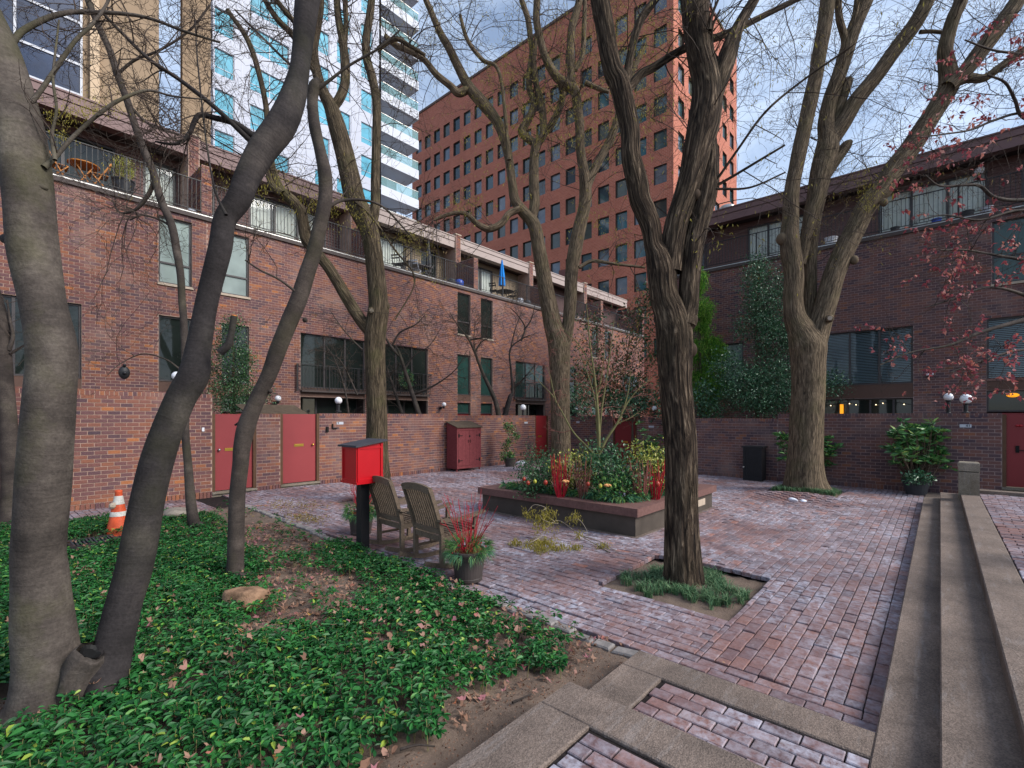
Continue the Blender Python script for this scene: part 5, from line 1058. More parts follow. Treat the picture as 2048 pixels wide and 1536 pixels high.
# small bare courtyard trees behind the left wall
def small_tree(label, stems, Z, mat, n1, l1=.9, keyper=0, twmat='twig', rm=.003, rs=.75):
    t = None; src = []
    P0, r0 = path(stems[0], Z, 5); t = thing('bare_tree', tuple(map(float, P0[0])), label, 'tree')
    for k, s in enumerate(stems):
        P, r = path(s, Z*(1+.01*(k % 3-1)), 5); r = r*rs*np.linspace(1, .45, len(r)); Geo().tube(P, r, 9, dsmooth if k == 0 else None).obj('trunk' if k == 0 else 'limb', M[mat], t, smooth=True); src.append((P, r))
    lines, tips = twig_tree(src, n1, l1, 5, 4, rm, .3, .1, .02, .22, .3, .009); link_twigs('twigs', lines, twmat, t); return t, tips
small_tree('leafless many stemmed garden tree left of the maroon locker', [[(845, 850, 8), (822, 780, 7), (800, 710, 6), (790, 690, 4)], [(812, 850, 6), (795, 800, 5.5), (775, 740, 5)], [(825, 790, 4), (870, 770, 3), (910, 740, 2), (935, 700, 1.4)], [(798, 712, 4), (780, 690, 4.5), (769, 672, 5)], [(785, 690, 3), (800, 665, 3), (830, 650, 2.5), (850, 630, 1.8)], [(808, 740, 2.5), (830, 710, 2), (860, 690, 1.6), (885, 650, 1.2)]], 18.5, 'bark_mid', 90, 1.4)
small_tree('leafless curved garden tree right of the locker', [[(1000, 845, 8), (990, 800, 7), (965, 745, 5.5), (948, 700, 4.5), (935, 675, 4), (915, 650, 3), (900, 625, 2.2)], [(950, 705, 3), (962, 685, 2.5), (980, 675, 2)], [(938, 680, 3), (970, 673, 2.5), (975, 650, 2), (985, 620, 1.5)], [(955, 722, 2.5), (948, 690, 2), (950, 640, 1.5)]], 19.8, 'bark_mid', 70, 1.3)
small_tree('dark bare garden tree with crossed branches left of the pale forked tree', [[(1006, 845, 8), (1020, 795, 7), (1025, 785, 5), (1022, 740, 4), (1020, 700, 3.5), (1040, 680, 3.5), (1060, 670, 3)], [(1022, 780, 4), (1045, 760, 3), (1070, 730, 2.4)], [(1042, 682, 3), (1050, 655, 2.6), (1035, 630, 2.2), (1020, 615, 1.8)], [(1048, 660, 2.6), (1062, 640, 2.2), (1070, 610, 1.6)], [(1020, 705, 2.2), (1030, 660, 1.8), (1045, 620, 1.4)]], 20.3, 'bark_dark', 70, 1.3)
small_tree('fine leafless shrub in front of the railed window by the trunk', [[(700, 850, 3), (690, 780, 2.6), (670, 720, 2.2), (650, 690, 1.6)], [(715, 790, 2.6), (680, 720, 2), (640, 700, 1.5)], [(725, 700, 3), (705, 680, 2.5), (680, 650, 2), (660, 620, 1.5)]], 15.6, 'bark_mid', 50, .9)
# red leaved maple reaching in from the right
ZM = 4.6; mt = thing('red_maple', tuple(at(2330, 1150, 4.6)*A_([1, 1, 0])+A_([0, 0, Z3])), 'red leaved maple reaching in from the right edge', 'tree')
P, r = path([(2330, 1150, 40), (2325, 950, 34), (2310, 800, 30), (2290, 650, 26), (2270, 480, 22), (2240, 300, 18), (2220, 120, 14), (2210, -60, 10)], ZM, 6); P[0][2] = Z3-.1
Geo().tube(P, r, 24, dsmooth).obj('trunk', M['bark_grey'], mt, smooth=True); msrc = []
for pts in ([(2290, 640, 12), (2160, 610, 8), (2048, 640, 5), (1960, 665, 3.4), (1900, 690, 2.4), (1820, 705, 1.6), (1760, 730, 1.2)], [(2250, 360, 10), (2120, 380, 6), (2048, 400, 4), (1990, 395, 3.4), (1960, 372, 3), (1930, 370, 2.4), (1880, 372, 1.8), (1850, 350, 1.4)],
    [(2240, 300, 9), (2130, 260, 6), (2048, 235, 3.6), (2030, 200, 3), (2010, 165, 2.4), (1975, 150, 1.8)], [(2235, 280, 8), (2140, 240, 5), (2048, 226, 3), (1990, 240, 2.4), (1940, 260, 2), (1890, 268, 1.6), (1840, 275, 1.2)], [(2285, 600, 10), (2150, 540, 6), (2048, 520, 3.5), (1990, 510, 2.4), (1930, 500, 1.8), (1880, 500, 1.3)],
    [(2292, 670, 9), (2160, 640, 5), (2048, 590, 3.4), (1975, 575, 2.2), (1900, 600, 1.6), (1850, 615, 1.2)], [(2230, 200, 7), (2120, 130, 4), (2048, 110, 2.6), (1985, 100, 2), (1930, 80, 1.4)], [(2270, 500, 7), (2130, 450, 4), (2048, 420, 2.6), (1960, 440, 2), (1890, 430, 1.4), (1840, 440, 1.1)],
    [(2292, 680, 7), (2150, 720, 4), (2048, 700, 2.4), (1970, 720, 1.8), (1900, 745, 1.2)]):
    Q, q = path(pts, [ZM, ZM-.3], 5); Geo().tube(Q, q, 8).obj('limb', M['bark_mid'], mt, smooth=True); msrc.append((Q[len(Q)//3:], q[len(q)//3:]))
lines, tips = twig_tree(msrc, 120, .42, 5, 3, .0011, .1, .05, .0, .22, .5, .004); link_twigs('twigs', lines, 'twig', mt)
sel = tips[rng.random(len(tips)) < .2]; PP = np.repeat(sel, 4, 0)+rng.normal(size=(len(sel)*4, 3))*.014
leaves('red_leaves', 'redleaf', mt, PP, .045, asp=.5, droop=.9, up=0, fold=1.2)
# ------------------------------------------------------------------ evergreens behind the walls
def evergreen(name, label, parts, leaf, mat, stem=None, cat='shrub', berries=0, spread=.14, n_l=26, asp=.5, trunkm='stem_brown', **k):
    """parts: list of (centre, radii, clump count)"""
    b = stem[0] if stem else parts[0][0]; t = thing(name, (b[0], b[1], 0), label, cat)
    if stem: P = catmull(A_(stem), 5); Geo().tube(P, np.linspace(.07, .012, len(P)), 9).obj('trunk', M[trunkm], t, smooth=True)
    Pts = np.vstack([clumps(c, rd, n, n_l, spread, k.get('shell', .45)) for c, rd, n in parts])
    br = []
    for c, rd, n in parts:
        for _ in range(max(6, n//6)):
            e = clumps(c, rd, 1, 1, 0.0, .6)[0]; s0 = A_([c[0]+(b[0]-c[0])*.5, c[1]+(b[1]-c[1])*.5, max(.3, e[2]-.5)]); br.append((A_([s0, (s0+e)/2+rng.normal(size=3)*.05, e]), A_([.014, .009, .004])))
    link_twigs('branches', br, trunkm, t, 4)
    leaves('foliage', mat, t, Pts, leaf, asp=asp, **{a: v for a, v in k.items() if a in ('droop', 'up', 'fold')})
    if berries:
        g = Geo(); 
        for p in Pts[rng.choice(len(Pts), berries, replace=False)]: g.ball(p+rng.normal(size=3)*.03, .012, 6, 5)
        g.obj('berries', M['red_orn'], t, kind='stuff')
    return t
def px3(px, py, Z): return tuple(map(float, at(px, py, Z)))
evergreen('holly_bush', 'berried holly over the first red gate', [(px3(465, 790, 13.9), (.62, .5, .5), 60), (px3(470, 730, 14.0), (.45, .4, .7), 50), (px3(462, 670, 14.1), (.3, .3, .6), 26), (px3(430, 740, 14.2), (.35, .3, .8), 24), (px3(520, 785, 13.9), (.3, .3, .25), 12)], .055, 'holly', [px3(470, 905, 14), px3(468, 790, 14), px3(465, 650, 14)], berries=70, n_l=60, spread=.13)
evergreen('holly_tree', 'tall dark holly left of the broad forked tree', [(px3(1545, 770, 16.6), (.85, .9, 1.0), 130), (px3(1500, 785, 16.6), (.8, .8, .7), 80), (px3(1550, 680, 16.8), (.75, .7, .8), 90), (px3(1505, 650, 17), (.7, .6, .5), 36), (px3(1530, 600, 17), (.75, .6, .6), 56), (px3(1515, 555, 17), (.45, .4, .5), 30), (px3(1517, 530, 17), (.15, .15, .35), 8), (px3(1570, 560, 17), (.35, .3, .4), 12), (px3(1455, 740, 16.9), (.5, .5, .6), 30), (px3(1660, 770, 16.2), (.45, .4, .3), 20)], .07, 'holly_dk', [px3(1515, 900, 17), px3(1515, 750, 17), px3(1513, 620, 17), px3(1516, 520, 17)], cat='tree', n_l=62, spread=.19)
cy = thing('weeping_cypress', (*px3(1410, 900, 18.6)[:2], 0), 'bright green feathery cypress left of the dark holly', 'tree')
Pc = catmull(A_([px3(1405, 930, 18.6), px3(1402, 780, 18.6), px3(1398, 640, 18.6), px3(1396, 520, 18.6)]), 6); Geo().tube(Pc, np.linspace(.09, .01, len(Pc)), 8).obj('trunk', M['stem_brown'], cy, smooth=True)
PC = np.vstack([clumps(px3(x, y, 18.6), rd, n, 60, .10, .4) for x, y, rd, n in ((1398, 560, (.2, .2, .6), 24), (1404, 630, (.45, .45, .7), 50), (1410, 700, (.6, .6, .8), 70), (1405, 780, (.65, .6, .9), 70), (1435, 700, (.4, .3, .5), 26), (1440, 760, (.4, .4, .6), 30), (1370, 700, (.4, .4, .9), 30))])
leaves('foliage', 'cypress', cy, PC, .13, asp=.16, droop=1.6, up=0)
evergreen('magnolia_tree', 'dull green magnolia behind the corner wall', [(px3(1270, 720, 21.5), (1.1, 1.0, 1.2), 90), (px3(1210, 770, 21), (1.1, 1.0, .9), 90), (px3(1285, 640, 21.8), (.8, .7, .9), 60), (px3(1190, 690, 21.5), (.7, .7, .8), 40), (px3(1240, 800, 20.5), (1.2, .9, .7), 90), (px3(1165, 760, 21), (.6, .6, 1.0), 40), (px3(1300, 590, 22), (.5, .5, .6), 22), (px3(1180, 640, 21.5), (.5, .5, .5), 16), (px3(1290, 800, 20.2), (.7, .7, .7), 50)], .15, 'magnolia', [px3(1250, 880, 21.5), px3(1248, 780, 21.5), px3(1262, 650, 21.8)], cat='tree', n_l=15, spread=.26, asp=.42)
evergreen('laurel_bush', 'low dark laurel behind the corner gate wall', [(px3(1265, 812, 18.9), (1.0, .6, .45), 60), (px3(1160, 800, 19.2), (.5, .5, .7), 40), (px3(1340, 800, 18), (.8, .5, .9), 60), (px3(1420, 800, 17.2), (.6, .5, .7), 46)], .10, 'holly_dk', [px3(1265, 900, 18.9), px3(1265, 820, 18.9)], n_l=24, spread=.18)
def G_(px, py, z=0.0):
    Z = F*(EYE-z)/(py-HZ); rx, ry = ray(px); return A_([Z*rx, Z*ry, z])
# ------------------------------------------------------------------ little library box on a post
lb = thing('library_box', (3.73, 6.17, .0), 'bright red box with sloping charcoal roof on a black post', 'library box')
x0, x1, y0, y1, zb = 3.53, 3.93, 5.98, 6.37, 1.0; zl, zh = 1.485, 1.545
def zt(x): return zl+(zh-zl)*(x-x0)/(x1-x0)
Geo().add([[x0, y0, zb], [x1, y0, zb], [x1, y1, zb], [x0, y1, zb], [x0, y0, zl], [x1, y0, zh], [x1, y1, zh], [x0, y1, zl]], QB).obj('box_body', M['boxred'], lb)
g = Geo(); t = .035; o = .014
for a in (x0, x1-t): g.add([[a, y0-o, zb], [a+t, y0-o, zb], [a+t, y0, zb], [a, y0, zb], [a, y0-o, zt(a)], [a+t, y0-o, zt(a+t)], [a+t, y0, zt(a+t)], [a, y0, zt(a)]], QB)
g.box((x0+t, y0-o, zb), (x1-t, y0, zb+t)).box((x0+t, y0-o+.002, zt(x0)-.03), (x1-t, y0, zt(x0)))
for b in (y0, y1-t): g.box((x0-o, b, zb), (x0, b+t, zl))
g.box((x0-o, y0+t, zb), (x0, y1-t, zb+t)).box((x0-o, y0+t, zl-t), (x0, y1-t, zl))
g.obj('trim', M['boxred'], lb)
Geo().box((x0-.02, y0-.02, zb-.03), (x1+.02, y1+.02, zb-.001)).obj('floor_board', M['boxred'], lb)
e = .05; s_ = (zh-zl)/(x1-x0); q = [(x0-e, y0-e), (x1+e, y0-e), (x1+e, y1+e), (x0-e, y1+e)]
Geo().add([[a, b, zl+s_*(a-x0)+.003] for a, b in q]+[[a, b, zl+s_*(a-x0)+.03] for a, b in q], QB).obj('roof', M['shingle'], lb)
gp = Geo(); rbox(gp, 3.665, 3.795, 6.105, 6.235, -.2, zb-.031, .004); gp.obj('post', M['post_black'], lb)
# ------------------------------------------------------------------ rocking chairs
def rocking_chair():
    c = thing('rocking_chair', (0, 0, 0), world=False); m = M['teak']
    for s in (-1, 1):
        y = s*.30
        a = np.linspace(-.50, .56, 15); P = np.stack([a, np.full(15, y), .03+.40*(a-.02)**2], 1)
        g = Geo()
        for i in range(14): g.bar(P[i], P[i+1]+(P[i+1]-P[i])*.05, .04, .055)
        g.obj('rocker', m, c)
        Geo().bar((-.25, y, .04), (-.25, y, .44), .048, .055).obj('rear_leg', m, c); Geo().bar((.25, y, .04), (.27, y, .64), .048, .05).obj('front_leg', m, c)
        bp = catmull(A_([(-.24, y, .40), (-.30, y, .62), (-.37, y, .84), (-.44, y, 1.03)]), 4); g = Geo()
        for i in range(len(bp)-1): g.bar(bp[i], bp[i+1]+(bp[i+1]-bp[i])*.03, .045, .05)
        g.obj('back_post', m, c)
        ar = catmull(A_([(-.33, s*.35, .63), (-.05, s*.355, .615), (.2, s*.36, .64), (.36, s*.365, .67)]), 4); g = Geo()
        for i in range(len(ar)-1): g.bar(ar[i], ar[i+1]+(ar[i+1]-ar[i])*.04, .085, .028)
        g.obj('arm', m, c); Geo().bar((-.25, y, .385), (.26, y, .40), .03, .07).obj('seat_rail', m, c)
        Geo().bar((-.24, y, .2), (.25, y, .2), .025, .03).obj('stretcher', m, c)
    Geo().bar((-.25, -.30, .385), (-.25, .30, .385), .035, .07).obj('seat_rail', m, c); Geo().bar((.26, -.30, .395), (.26, .30, .395), .035, .07).obj('seat_rail', m, c)
    for k in range(9):
        x = -.20+.06*k; z = .425+.02*abs((k-3)/5.0)+.006*k; Geo().bar((x, -.33, z), (x, .33, z), .045, .018).obj('seat_slat', m, c)
    for k in range(11):
        y = -.26+.052*k; bp = catmull(A_([(-.255, y, .46), (-.285, y, .60), (-.365, y, .82), (-.425, y, .98)]), 3); g = Geo()
        for i in range(len(bp)-1): g.bar(bp[i], bp[i+1]+(bp[i+1]-bp[i])*.02, .03, .016)
        g.obj('back_slat', m, c)
    ys = np.linspace(-.30, .30, 9); g = Geo()
    for a, b in zip(ys, ys[1:]):
        f = lambda v: 1.0+.03*(1-(v/.30)**2); g.bar((-.44, a, f(a)), (-.44, b+.002, f(b)), .035, .085)
    g.obj('top_rail', m, c); Geo().bar((-.27, -.30, .475), (-.27, .30, .475), .03, .06).obj('lower_back_rail', m, c)
    return c
def copy_tree(o, parent=None):
    c = o.copy(); COL.objects.link(c); c.parent = parent
    for ch in list(o.children): copy_tree(ch, c)
    return c
AZ = R(-5)
ch1 = rocking_chair(); p = G_(857, 1131); ch1.location = (p[0]+.25*math.cos(AZ), p[1]+.25*math.sin(AZ), .004); ch1.rotation_euler[2] = AZ
tag(ch1, 'weathered wooden rocking chair nearer the dogwood pot', 'chair', 'rocking chairs seen from behind')
ch2 = copy_tree(ch1); p = G_(780, 1101); ch2.location = (p[0]+.25*math.cos(AZ), p[1]+.25*math.sin(AZ), .004); ch2.rotation_euler[2] = AZ+R(2)
tag(ch2, 'weathered wooden rocking chair just behind the red library box', 'chair', 'rocking chairs seen from behind')
# ------------------------------------------------------------------ pots beside the chairs
def winter_pot(label, c, seed):
    t = thing('planted_pot', tuple(c), label, 'planter pot'); c = A_(c)
    Geo().lathe([(0, 0), (.15, 0), (.16, .012), (.166, .045), (.161, .05), (.19, .27), (.197, .275), (.199, .295), (.206, .31), (.212, .335), (.212, .355), (.196, .36), (.188, .33), (0, .325)], c, 32).obj('pot', M['pot'], t, smooth=False)
    Geo().lathe([(0, .33), (.1, .345), (.185, .335)], c, 20).obj('mulch', M['mulch'], t, smooth=True)
    st = []
    for k in range(22):
        a = rng.uniform(0, 6.28); sp = rng.uniform(.04, .42); h = rng.uniform(.35, .70); b = c+A_([math.cos(a)*.06, math.sin(a)*.06, .33]); e = b+A_([math.cos(a)*sp, math.sin(a)*sp, h]); m = (b+e)/2+rng.normal(size=3)*.015
        st.append((catmull(A_([b, m, e]), 3), np.linspace(.005, .0025, 7)))
        for _ in range(2):
            j = rng.integers(2, 6); q = st[-1][0] if len(st[-1][0]) == 7 else None
            if q is not None: st.append((A_([q[j], q[j]+(e-b)*.12+rng.normal(size=3)*.025, q[j]+(e-b)*.28+rng.normal(size=3)*.04]), A_([.003, .0025, .002])))
    link_twigs('dogwood_stems', st, 'dogwood', t, 5)
    a = rng.uniform(0, 6.28, 70); rr = rng.uniform(.08, .24, 70); P = c+np.stack([np.cos(a)*rr, np.sin(a)*rr, .36+rng.uniform(-.06, .14, 70)*(1.3-rr*3)], 1); D = np.stack([np.cos(a)*.8, np.sin(a)*.8, rng.uniform(-.5, .9, 70)], 1)
    needles('pine_tufts', 'pine', t, P, D, .11, 26, .0016, .35)
    a = rng.uniform(0, 6.28, 30); P = c+np.stack([np.cos(a)*.2, np.sin(a)*.2, np.full(30, .34)], 1); D = np.stack([np.cos(a), np.sin(a), rng.uniform(-.9, .1, 30)], 1); needles('fir_tufts', 'fir', t, P, D, .13, 22, .0022, .35)
    g = Geo()
    for k in range(60):
        b = rng.choice(3); a = (-1.9, -.6, 2.4)[b]+rng.normal()*.25; g.ball(c+A_([math.cos(a)*.14, math.sin(a)*.14, .39])+rng.normal(size=3)*A_([.03, .03, .035]), .009, 6, 5)
    g.obj('berries', M['berry_red'], t, kind='stuff')
    return t
winter_pot('dark pot with red dogwood stems and pine at the right of the chairs', G_(937, 1160), 1)
w2 = winter_pot('dark pot with evergreens half hidden by the black post', G_(722, 1068), 2)
# ------------------------------------------------------------------ square planter
pl = thing('raised_planter', ((PLANTER[0]+PLANTER[1])/2, (PLANTER[2]+PLANTER[3])/2, 0), 'large square raised planter with brown wooden cap seat', 'planter')
px0, px1, py0, py1 = PLANTER; th = .16
for a, b in (((px0, py0, -.1), (px1, py0+th, .335)), ((px0, py1-th, -.1), (px1, py1, .335)), ((px0, py0+th, -.1), (px0+th, py1-th, .335)), ((px1-th, py0+th, -.1), (px1, py1-th, .335))): Geo().box(a, b).obj('side_wall', M['planter'], pl)
ov, cw = .07, .42
def board(c):
    z0, z1 = .336, .468; return Geo().add([[x, y, z0] for x, y in c]+[[x, y, z1] for x, y in c], QB).obj('cap_board', M['capwood'], pl)
X0, X1, Y0, Y1 = px0-ov, px1+ov, py0-ov, py1+ov; e = .0015
board([(X0, Y0), (X1, Y0), (X1-cw, Y0+cw), (X0+cw, Y0+cw)][::-1]); board([(X1, Y0+e), (X1, Y1-e), (X1-cw, Y1-cw), (X1-cw, Y0+cw+e)][::-1]); board([(X1, Y1), (X0, Y1), (X0+cw, Y1-cw), (X1-cw, Y1-cw)][::-1]); board([(X0, Y1-e), (X0, Y0+e), (X0+cw, Y0+cw+e), (X0+cw, Y1-cw)][::-1])
Geo().box((px0+th, py0+th, .2), (px1-th, py1-th, .41)).obj('planter_soil', M['soil'], pl)
Geo().box((px0-.06, py0-.06, -.05), (px1+.06, py1+.06, .014)).obj('plinth', M['concrete'], pl)
Geo().fbox(Frame((0, py0, 0), (1, 0, 0), (0, -1, 0)), 9.55, 9.95, .0015, .004, .12, .25).obj('worn_patch', M['sill'], pl)
def bush(label, x, y, r, h, mat, leaf, n, stem=True, asp=.5, name='shrub', nl=22, sp=.085):
    t = thing(name, (x, y, .41), label, 'shrub')
    br = []
    for k in range(14):
        a = rng.uniform(0, 6.28); e_ = A_([x+math.cos(a)*r*.7, y+math.sin(a)*r*.7, .41+h*(.5+.4*rng.random())]); br.append((A_([(x, y, .40), (A_([x, y, .41])+e_)/2+rng.normal(size=3)*.04, e_]), A_([.012, .009, .005])))
    link_twigs('stems', br, 'stem_brown', t, 4)
    leaves('foliage', mat, t, clumps((x, y, .41+h*.55), (r, r, h*.5), n, nl, sp, .35, .42), leaf, asp=asp); return t
def PB(px, Z): rx, ry = ray(px); return Z*rx, Z*ry
bush('dark evergreen shrub at the left of the planter', *PB(1088, 9.2), .42, .72, 'boxwood', .05, 60)
bush('low spreading evergreen with flat top at the planter back left', *PB(1078, 9.9), .5, .9, 'boxwood', .05, 50)
bush('yellow green variegated shrub left of the planter centre', *PB(1150, 9.0), .46, .85, 'golden', .05, 75)
bush('largest dark green pieris shrub in the planter centre', *PB(1222, 8.7), .62, .92, 'boxwood', .065, 110)
bush('dense dark shrub behind the planter centre', *PB(1195, 9.8), .5, 1.0, 'holly_dk', .06, 60)
bush('yellow green variegated shrub right of the planter centre', *PB(1292, 8.8), .45, .95, 'golden', .055, 80)
bush('dark green shrub partly behind the big trunk in the planter', *PB(1330, 9.0), .4, .8, 'boxwood', .055, 60)
bush('low green shrub at the near front of the planter', *PB(1240, 8.35), .45, .5, 'pine', .06, 50)
bush('small dark shrub by the left planter corner', *PB(1062, 8.9), .3, .45, 'boxwood', .05, 36)
for k, (px, Z, h, lab) in enumerate(((1121, 8.62, .82, 'red dogwood stems left of the planter centre'), (1167, 8.5, .78, 'orange red dogwood stems before the yellow green shrub'), (1283, 8.3, .76, 'orange red dogwood stems right of the planter centre'), (1311, 8.4, .74, 'red dogwood stems nearest the big trunk'))):
    x, y = PB(px, Z); t = thing('dogwood_bunch', (x, y, .41), lab, 'dogwood stems'); st = []
    for _ in range(30):
        a = rng.uniform(0, 6.28); sp = rng.uniform(.02, .2); b = A_([x+.05*math.cos(a), y+.05*math.sin(a), .41]); e_ = b+A_([sp*math.cos(a), sp*math.sin(a), h*rng.uniform(.6, 1.05)]); st.append((catmull(A_([b, (b+e_)/2+rng.normal(size=3)*.02, e_]), 3), np.linspace(.0075, .004, 7)))
    link_twigs('stems', st, ('dogwood', 'twig_red', 'twig_red', 'dogwood')[k], t, 5)
for px, py, Z, mat, r, lab in ((1048, 958, 8.55, 'red_orn', .05, 'red bauble at the left planter corner'), (1056, 966, 8.45, 'red_orn', .055, 'orange red bauble second from the left planter corner'), (1070, 963, 8.5, 'green_orn', .05, 'green gold bauble near the left planter corner'), (1091, 965, 8.4, 'red_orn', .06, 'tilted red bauble before the first dogwood stems'), (1131, 963, 8.25, 'pomegranate', .07, 'peach coloured bloom between the dogwood stems'), (1176, 968, 8.1, 'red_orn', .05, 'red bauble right of the second dogwood stems'), (1201, 972, 8.0, 'green_orn', .05, 'green gold bauble at the planter front'), (1215, 971, 8.0, 'pomegranate', .05, 'pale orange pod at the planter front'), (1315, 968, 8.2, 'red_orn', .07, 'large red bauble beside the big trunk')):
    o = thing('bauble', px3(px, py+6, Z), lab, 'ornament'); c = A_(px3(px, py, Z))
    if mat == 'pomegranate':
        g = Geo()
        for k in range(7):
            a = k*.9; g.ball(c+A_([math.cos(a)*.035, math.sin(a)*.035, .01*(k % 2)]), .032, 8, 6, (1, 1, .6))
        g.obj('petals', M[mat], o, smooth=True)
    else:
        r *= .72; Geo().ball(c, r, 14, 10, (.85, .85, 1.05)).obj('ball', M[mat], o, smooth=True); Geo().bar(c+A_([0, 0, r*.9]), c+A_([0, 0, r*1.3]), .012).obj('cap', M['brass'], o)
# evergreen garland lying on the planter cap
ga = thing('evergreen_garland', (8.0, 3.95, .47), 'evergreen garland of fir and pine along the planter cap', 'garland')
u = rng.random(260); side = rng.random(260) < .5; PX_ = np.where(side, 7.26+rng.normal(0, .05, 260), 7.35+u*2.7); PY_ = np.where(side, 3.95+u*2.6, 3.93+rng.normal(0, .05, 260)); Pg = np.stack([PX_, PY_, .475+.05*rng.random(260)], 1)
Dg = np.stack([np.where(side, -.8, rng.normal(0, .6, 260)), np.where(side, rng.normal(0, .6, 260), -.8), rng.uniform(-.05, .35, 260)], 1); needles('fir_sprigs', 'fir', ga, Pg[::2]+A_([0, 0, .02]), Dg[::2], .2, 30, .006, .28); needles('pine_sprigs', 'pine', ga, Pg[1::2]+A_([0, 0, .03]), Dg[1::2], .15, 24, .005, .35)
g = Geo()
for k in range(120):
    i = rng.integers(0, 260); g.ball(Pg[i]+A_([.09 if side[i] else 0, 0 if side[i] else .09, .05])+rng.normal(size=3)*.03, .013, 6, 5)
g.obj('dusty_berries', M['berry'], ga, kind='stuff')
# japanese maple
mp_, tips = small_tree('small green stemmed japanese maple growing in the planter', [[(1197, 925, 4.34), (1198, 890, 3.72), (1196, 830, 3.41), (1190, 760, 2.79), (1180, 690, 2.23), (1176, 640, 1.61), (1172, 600, 0.99)], [(1198, 880, 2.79), (1203, 820, 2.48), (1214, 750, 2.11), (1222, 690, 1.61), (1228, 640, 1.12)], [(1197, 890, 2.79), (1193, 810, 2.48), (1205, 740, 1.86), (1210, 680, 1.24)],
    [(1200, 905, 3.10), (1212, 880, 3.10), (1235, 845, 2.79), (1252, 810, 2.48), (1275, 780, 1.86), (1305, 755, 1.24)], [(1215, 875, 2.48), (1232, 850, 2.11), (1262, 835, 1.61), (1280, 822, 1.12)], [(1190, 912, 2.79), (1170, 890, 2.48), (1145, 862, 2.17), (1122, 820, 1.86), (1104, 790, 1.55), (1085, 770, 1.12), (1060, 740, 0.74)], [(1112, 805, 1.55), (1105, 775, 1.24), (1100, 750, 0.99), (1092, 730, 0.74)], [(1196, 840, 1.86), (1185, 780, 1.55), (1165, 720, 1.24), (1150, 680, 0.87)],
    [(1190, 760, 1.24), (1165, 700, 0.99), (1130, 660, 0.81), (1100, 640, 0.62)], [(1240, 840, 1.86), (1255, 790, 1.49), (1262, 740, 1.12)]], 9.1, 'stem_green', 60, .55, twmat='twig_red', rm=.0016, rs=1.0)
# ------------------------------------------------------------------ storage locker
lk = thing('storage_locker', (11.72, 12.72, 0), 'maroon board storage locker with black strap hinges against the wall', 'locker')
a0, a1, b0, b1, h0, h1 = 11.14, 12.3, 12.45, 12.98, 1.54, 1.72
Geo().add([[a0, b0, .1], [a1, b0, .1], [a1, b1, .1], [a0, b1, .1], [a0, b0, h0], [a1, b0, h0], [a1, b1, h1], [a0, b1, h1]], QB).obj('body', M['locker'], lk)
for dx, sgn in ((a0+.06, 1), ((a0+a1)/2+.004, -1)):
    for k in range(3):
        w = (a1-a0-.12)/6-.003; x = dx+k*(w+.003); Geo().box((x, b0-.018, .2), (x+w, b0, 1.42)).obj('door_board', M['locker'], lk)
g = Geo().box((a0, b0-.014, .1), (a0+.055, b0, h0-.01)).box((a1-.055, b0-.014, .1), (a1, b0, h0-.01)).box((a0+.055, b0-.014, 1.43), (a1-.055, b0, h0-.01)).box((a0+.055, b0-.014, .1), (a1-.055, b0, .19)); g.obj('door_frame', M['locker'], lk)
for x, s in ((a0+.06, 1), (a1-.06, -1)):
    for z in (.38, 1.25): Geo().box((min(x, x+s*.2), b0-.024, z-.012), (max(x, x+s*.2), b0-.0185, z+.012)).box((min(x, x+s*.05), b0-.025, z-.06), (max(x, x+s*.05), b0-.0187, z+.06)).obj('strap_hinge', M['ink'], lk)
g = Geo()
for x in (-.05, .05): g.lathe([(.02, 0), (.026, .006), (.02, .012)], (0, 0, 0), 12); V = g.V[-1]; g.V[-1] = np.stack([11.72+x+V[:, 0], b0-.02-V[:, 2], 1.05+V[:, 1]*2.2], -1)
g.box((11.70, b0-.03, 1.2), (11.76, b0-.018, 1.25)); g.obj('pull_ring', M['ink'], lk)
for x in (a0+.03, a1-.03): Geo().box((x-.02, b0+.02, 0), (x+.02, b0+.06, .1)).obj('foot', M['locker'], lk)
e = .04; q = [(a0-e, b0-.06, h0), (a1+e, b0-.06, h0), (a1+e, b1+.02, h1), (a0-e, b1+.02, h1)]; Geo().add([[x, y, z+.002-.02*(y < 12.6)] for x, y, z in q]+[[x, y, z+.03-.02*(y < 12.6)] for x, y, z in q], QB).obj('roof', M['stem_brown'], lk)
# black cabinet
bc = thing('black_cabinet', (15.6, 4.15, 0), 'black panelled outdoor cabinet against the shaded brick wall', 'cabinet')
fb = Frame((15.42, 0, 0), (0, -1, 0), (-1, 0, 0)); 
Geo().fbox(fb, -4.42, -3.9, -.42, 0, .02, .98).obj('body', M['post_black'], bc); Geo().fbox(fb, -4.46, -3.86, -.45, .04, .98, 1.03).obj('lid', M['post_black'], bc)
g = Geo()
for a, b, c, d in ((-4.42, -4.36, .02, .98), (-3.97, -3.9, .02, .98), (-4.36, -3.97, .02, .12), (-4.36, -3.97, .56, .62), (-4.36, -3.97, .88, .98)): g.fbox(fb, a, b, .001, .022, c, d)
g.obj('door_frame', M['post_black'], bc)
for k in range(6): Geo().fbox(fb, -4.355+k*.064, -4.295+k*.064, .0, .008, .12, .56).fbox(fb, -4.355+k*.064, -4.295+k*.064, .0, .008, .62, .88).obj('door_board', M['post_black'], bc)
Geo().ball(fb.p(-4.40, .04, .4), .03, 10, 7).obj('knob', M['steel'], bc, smooth=True)
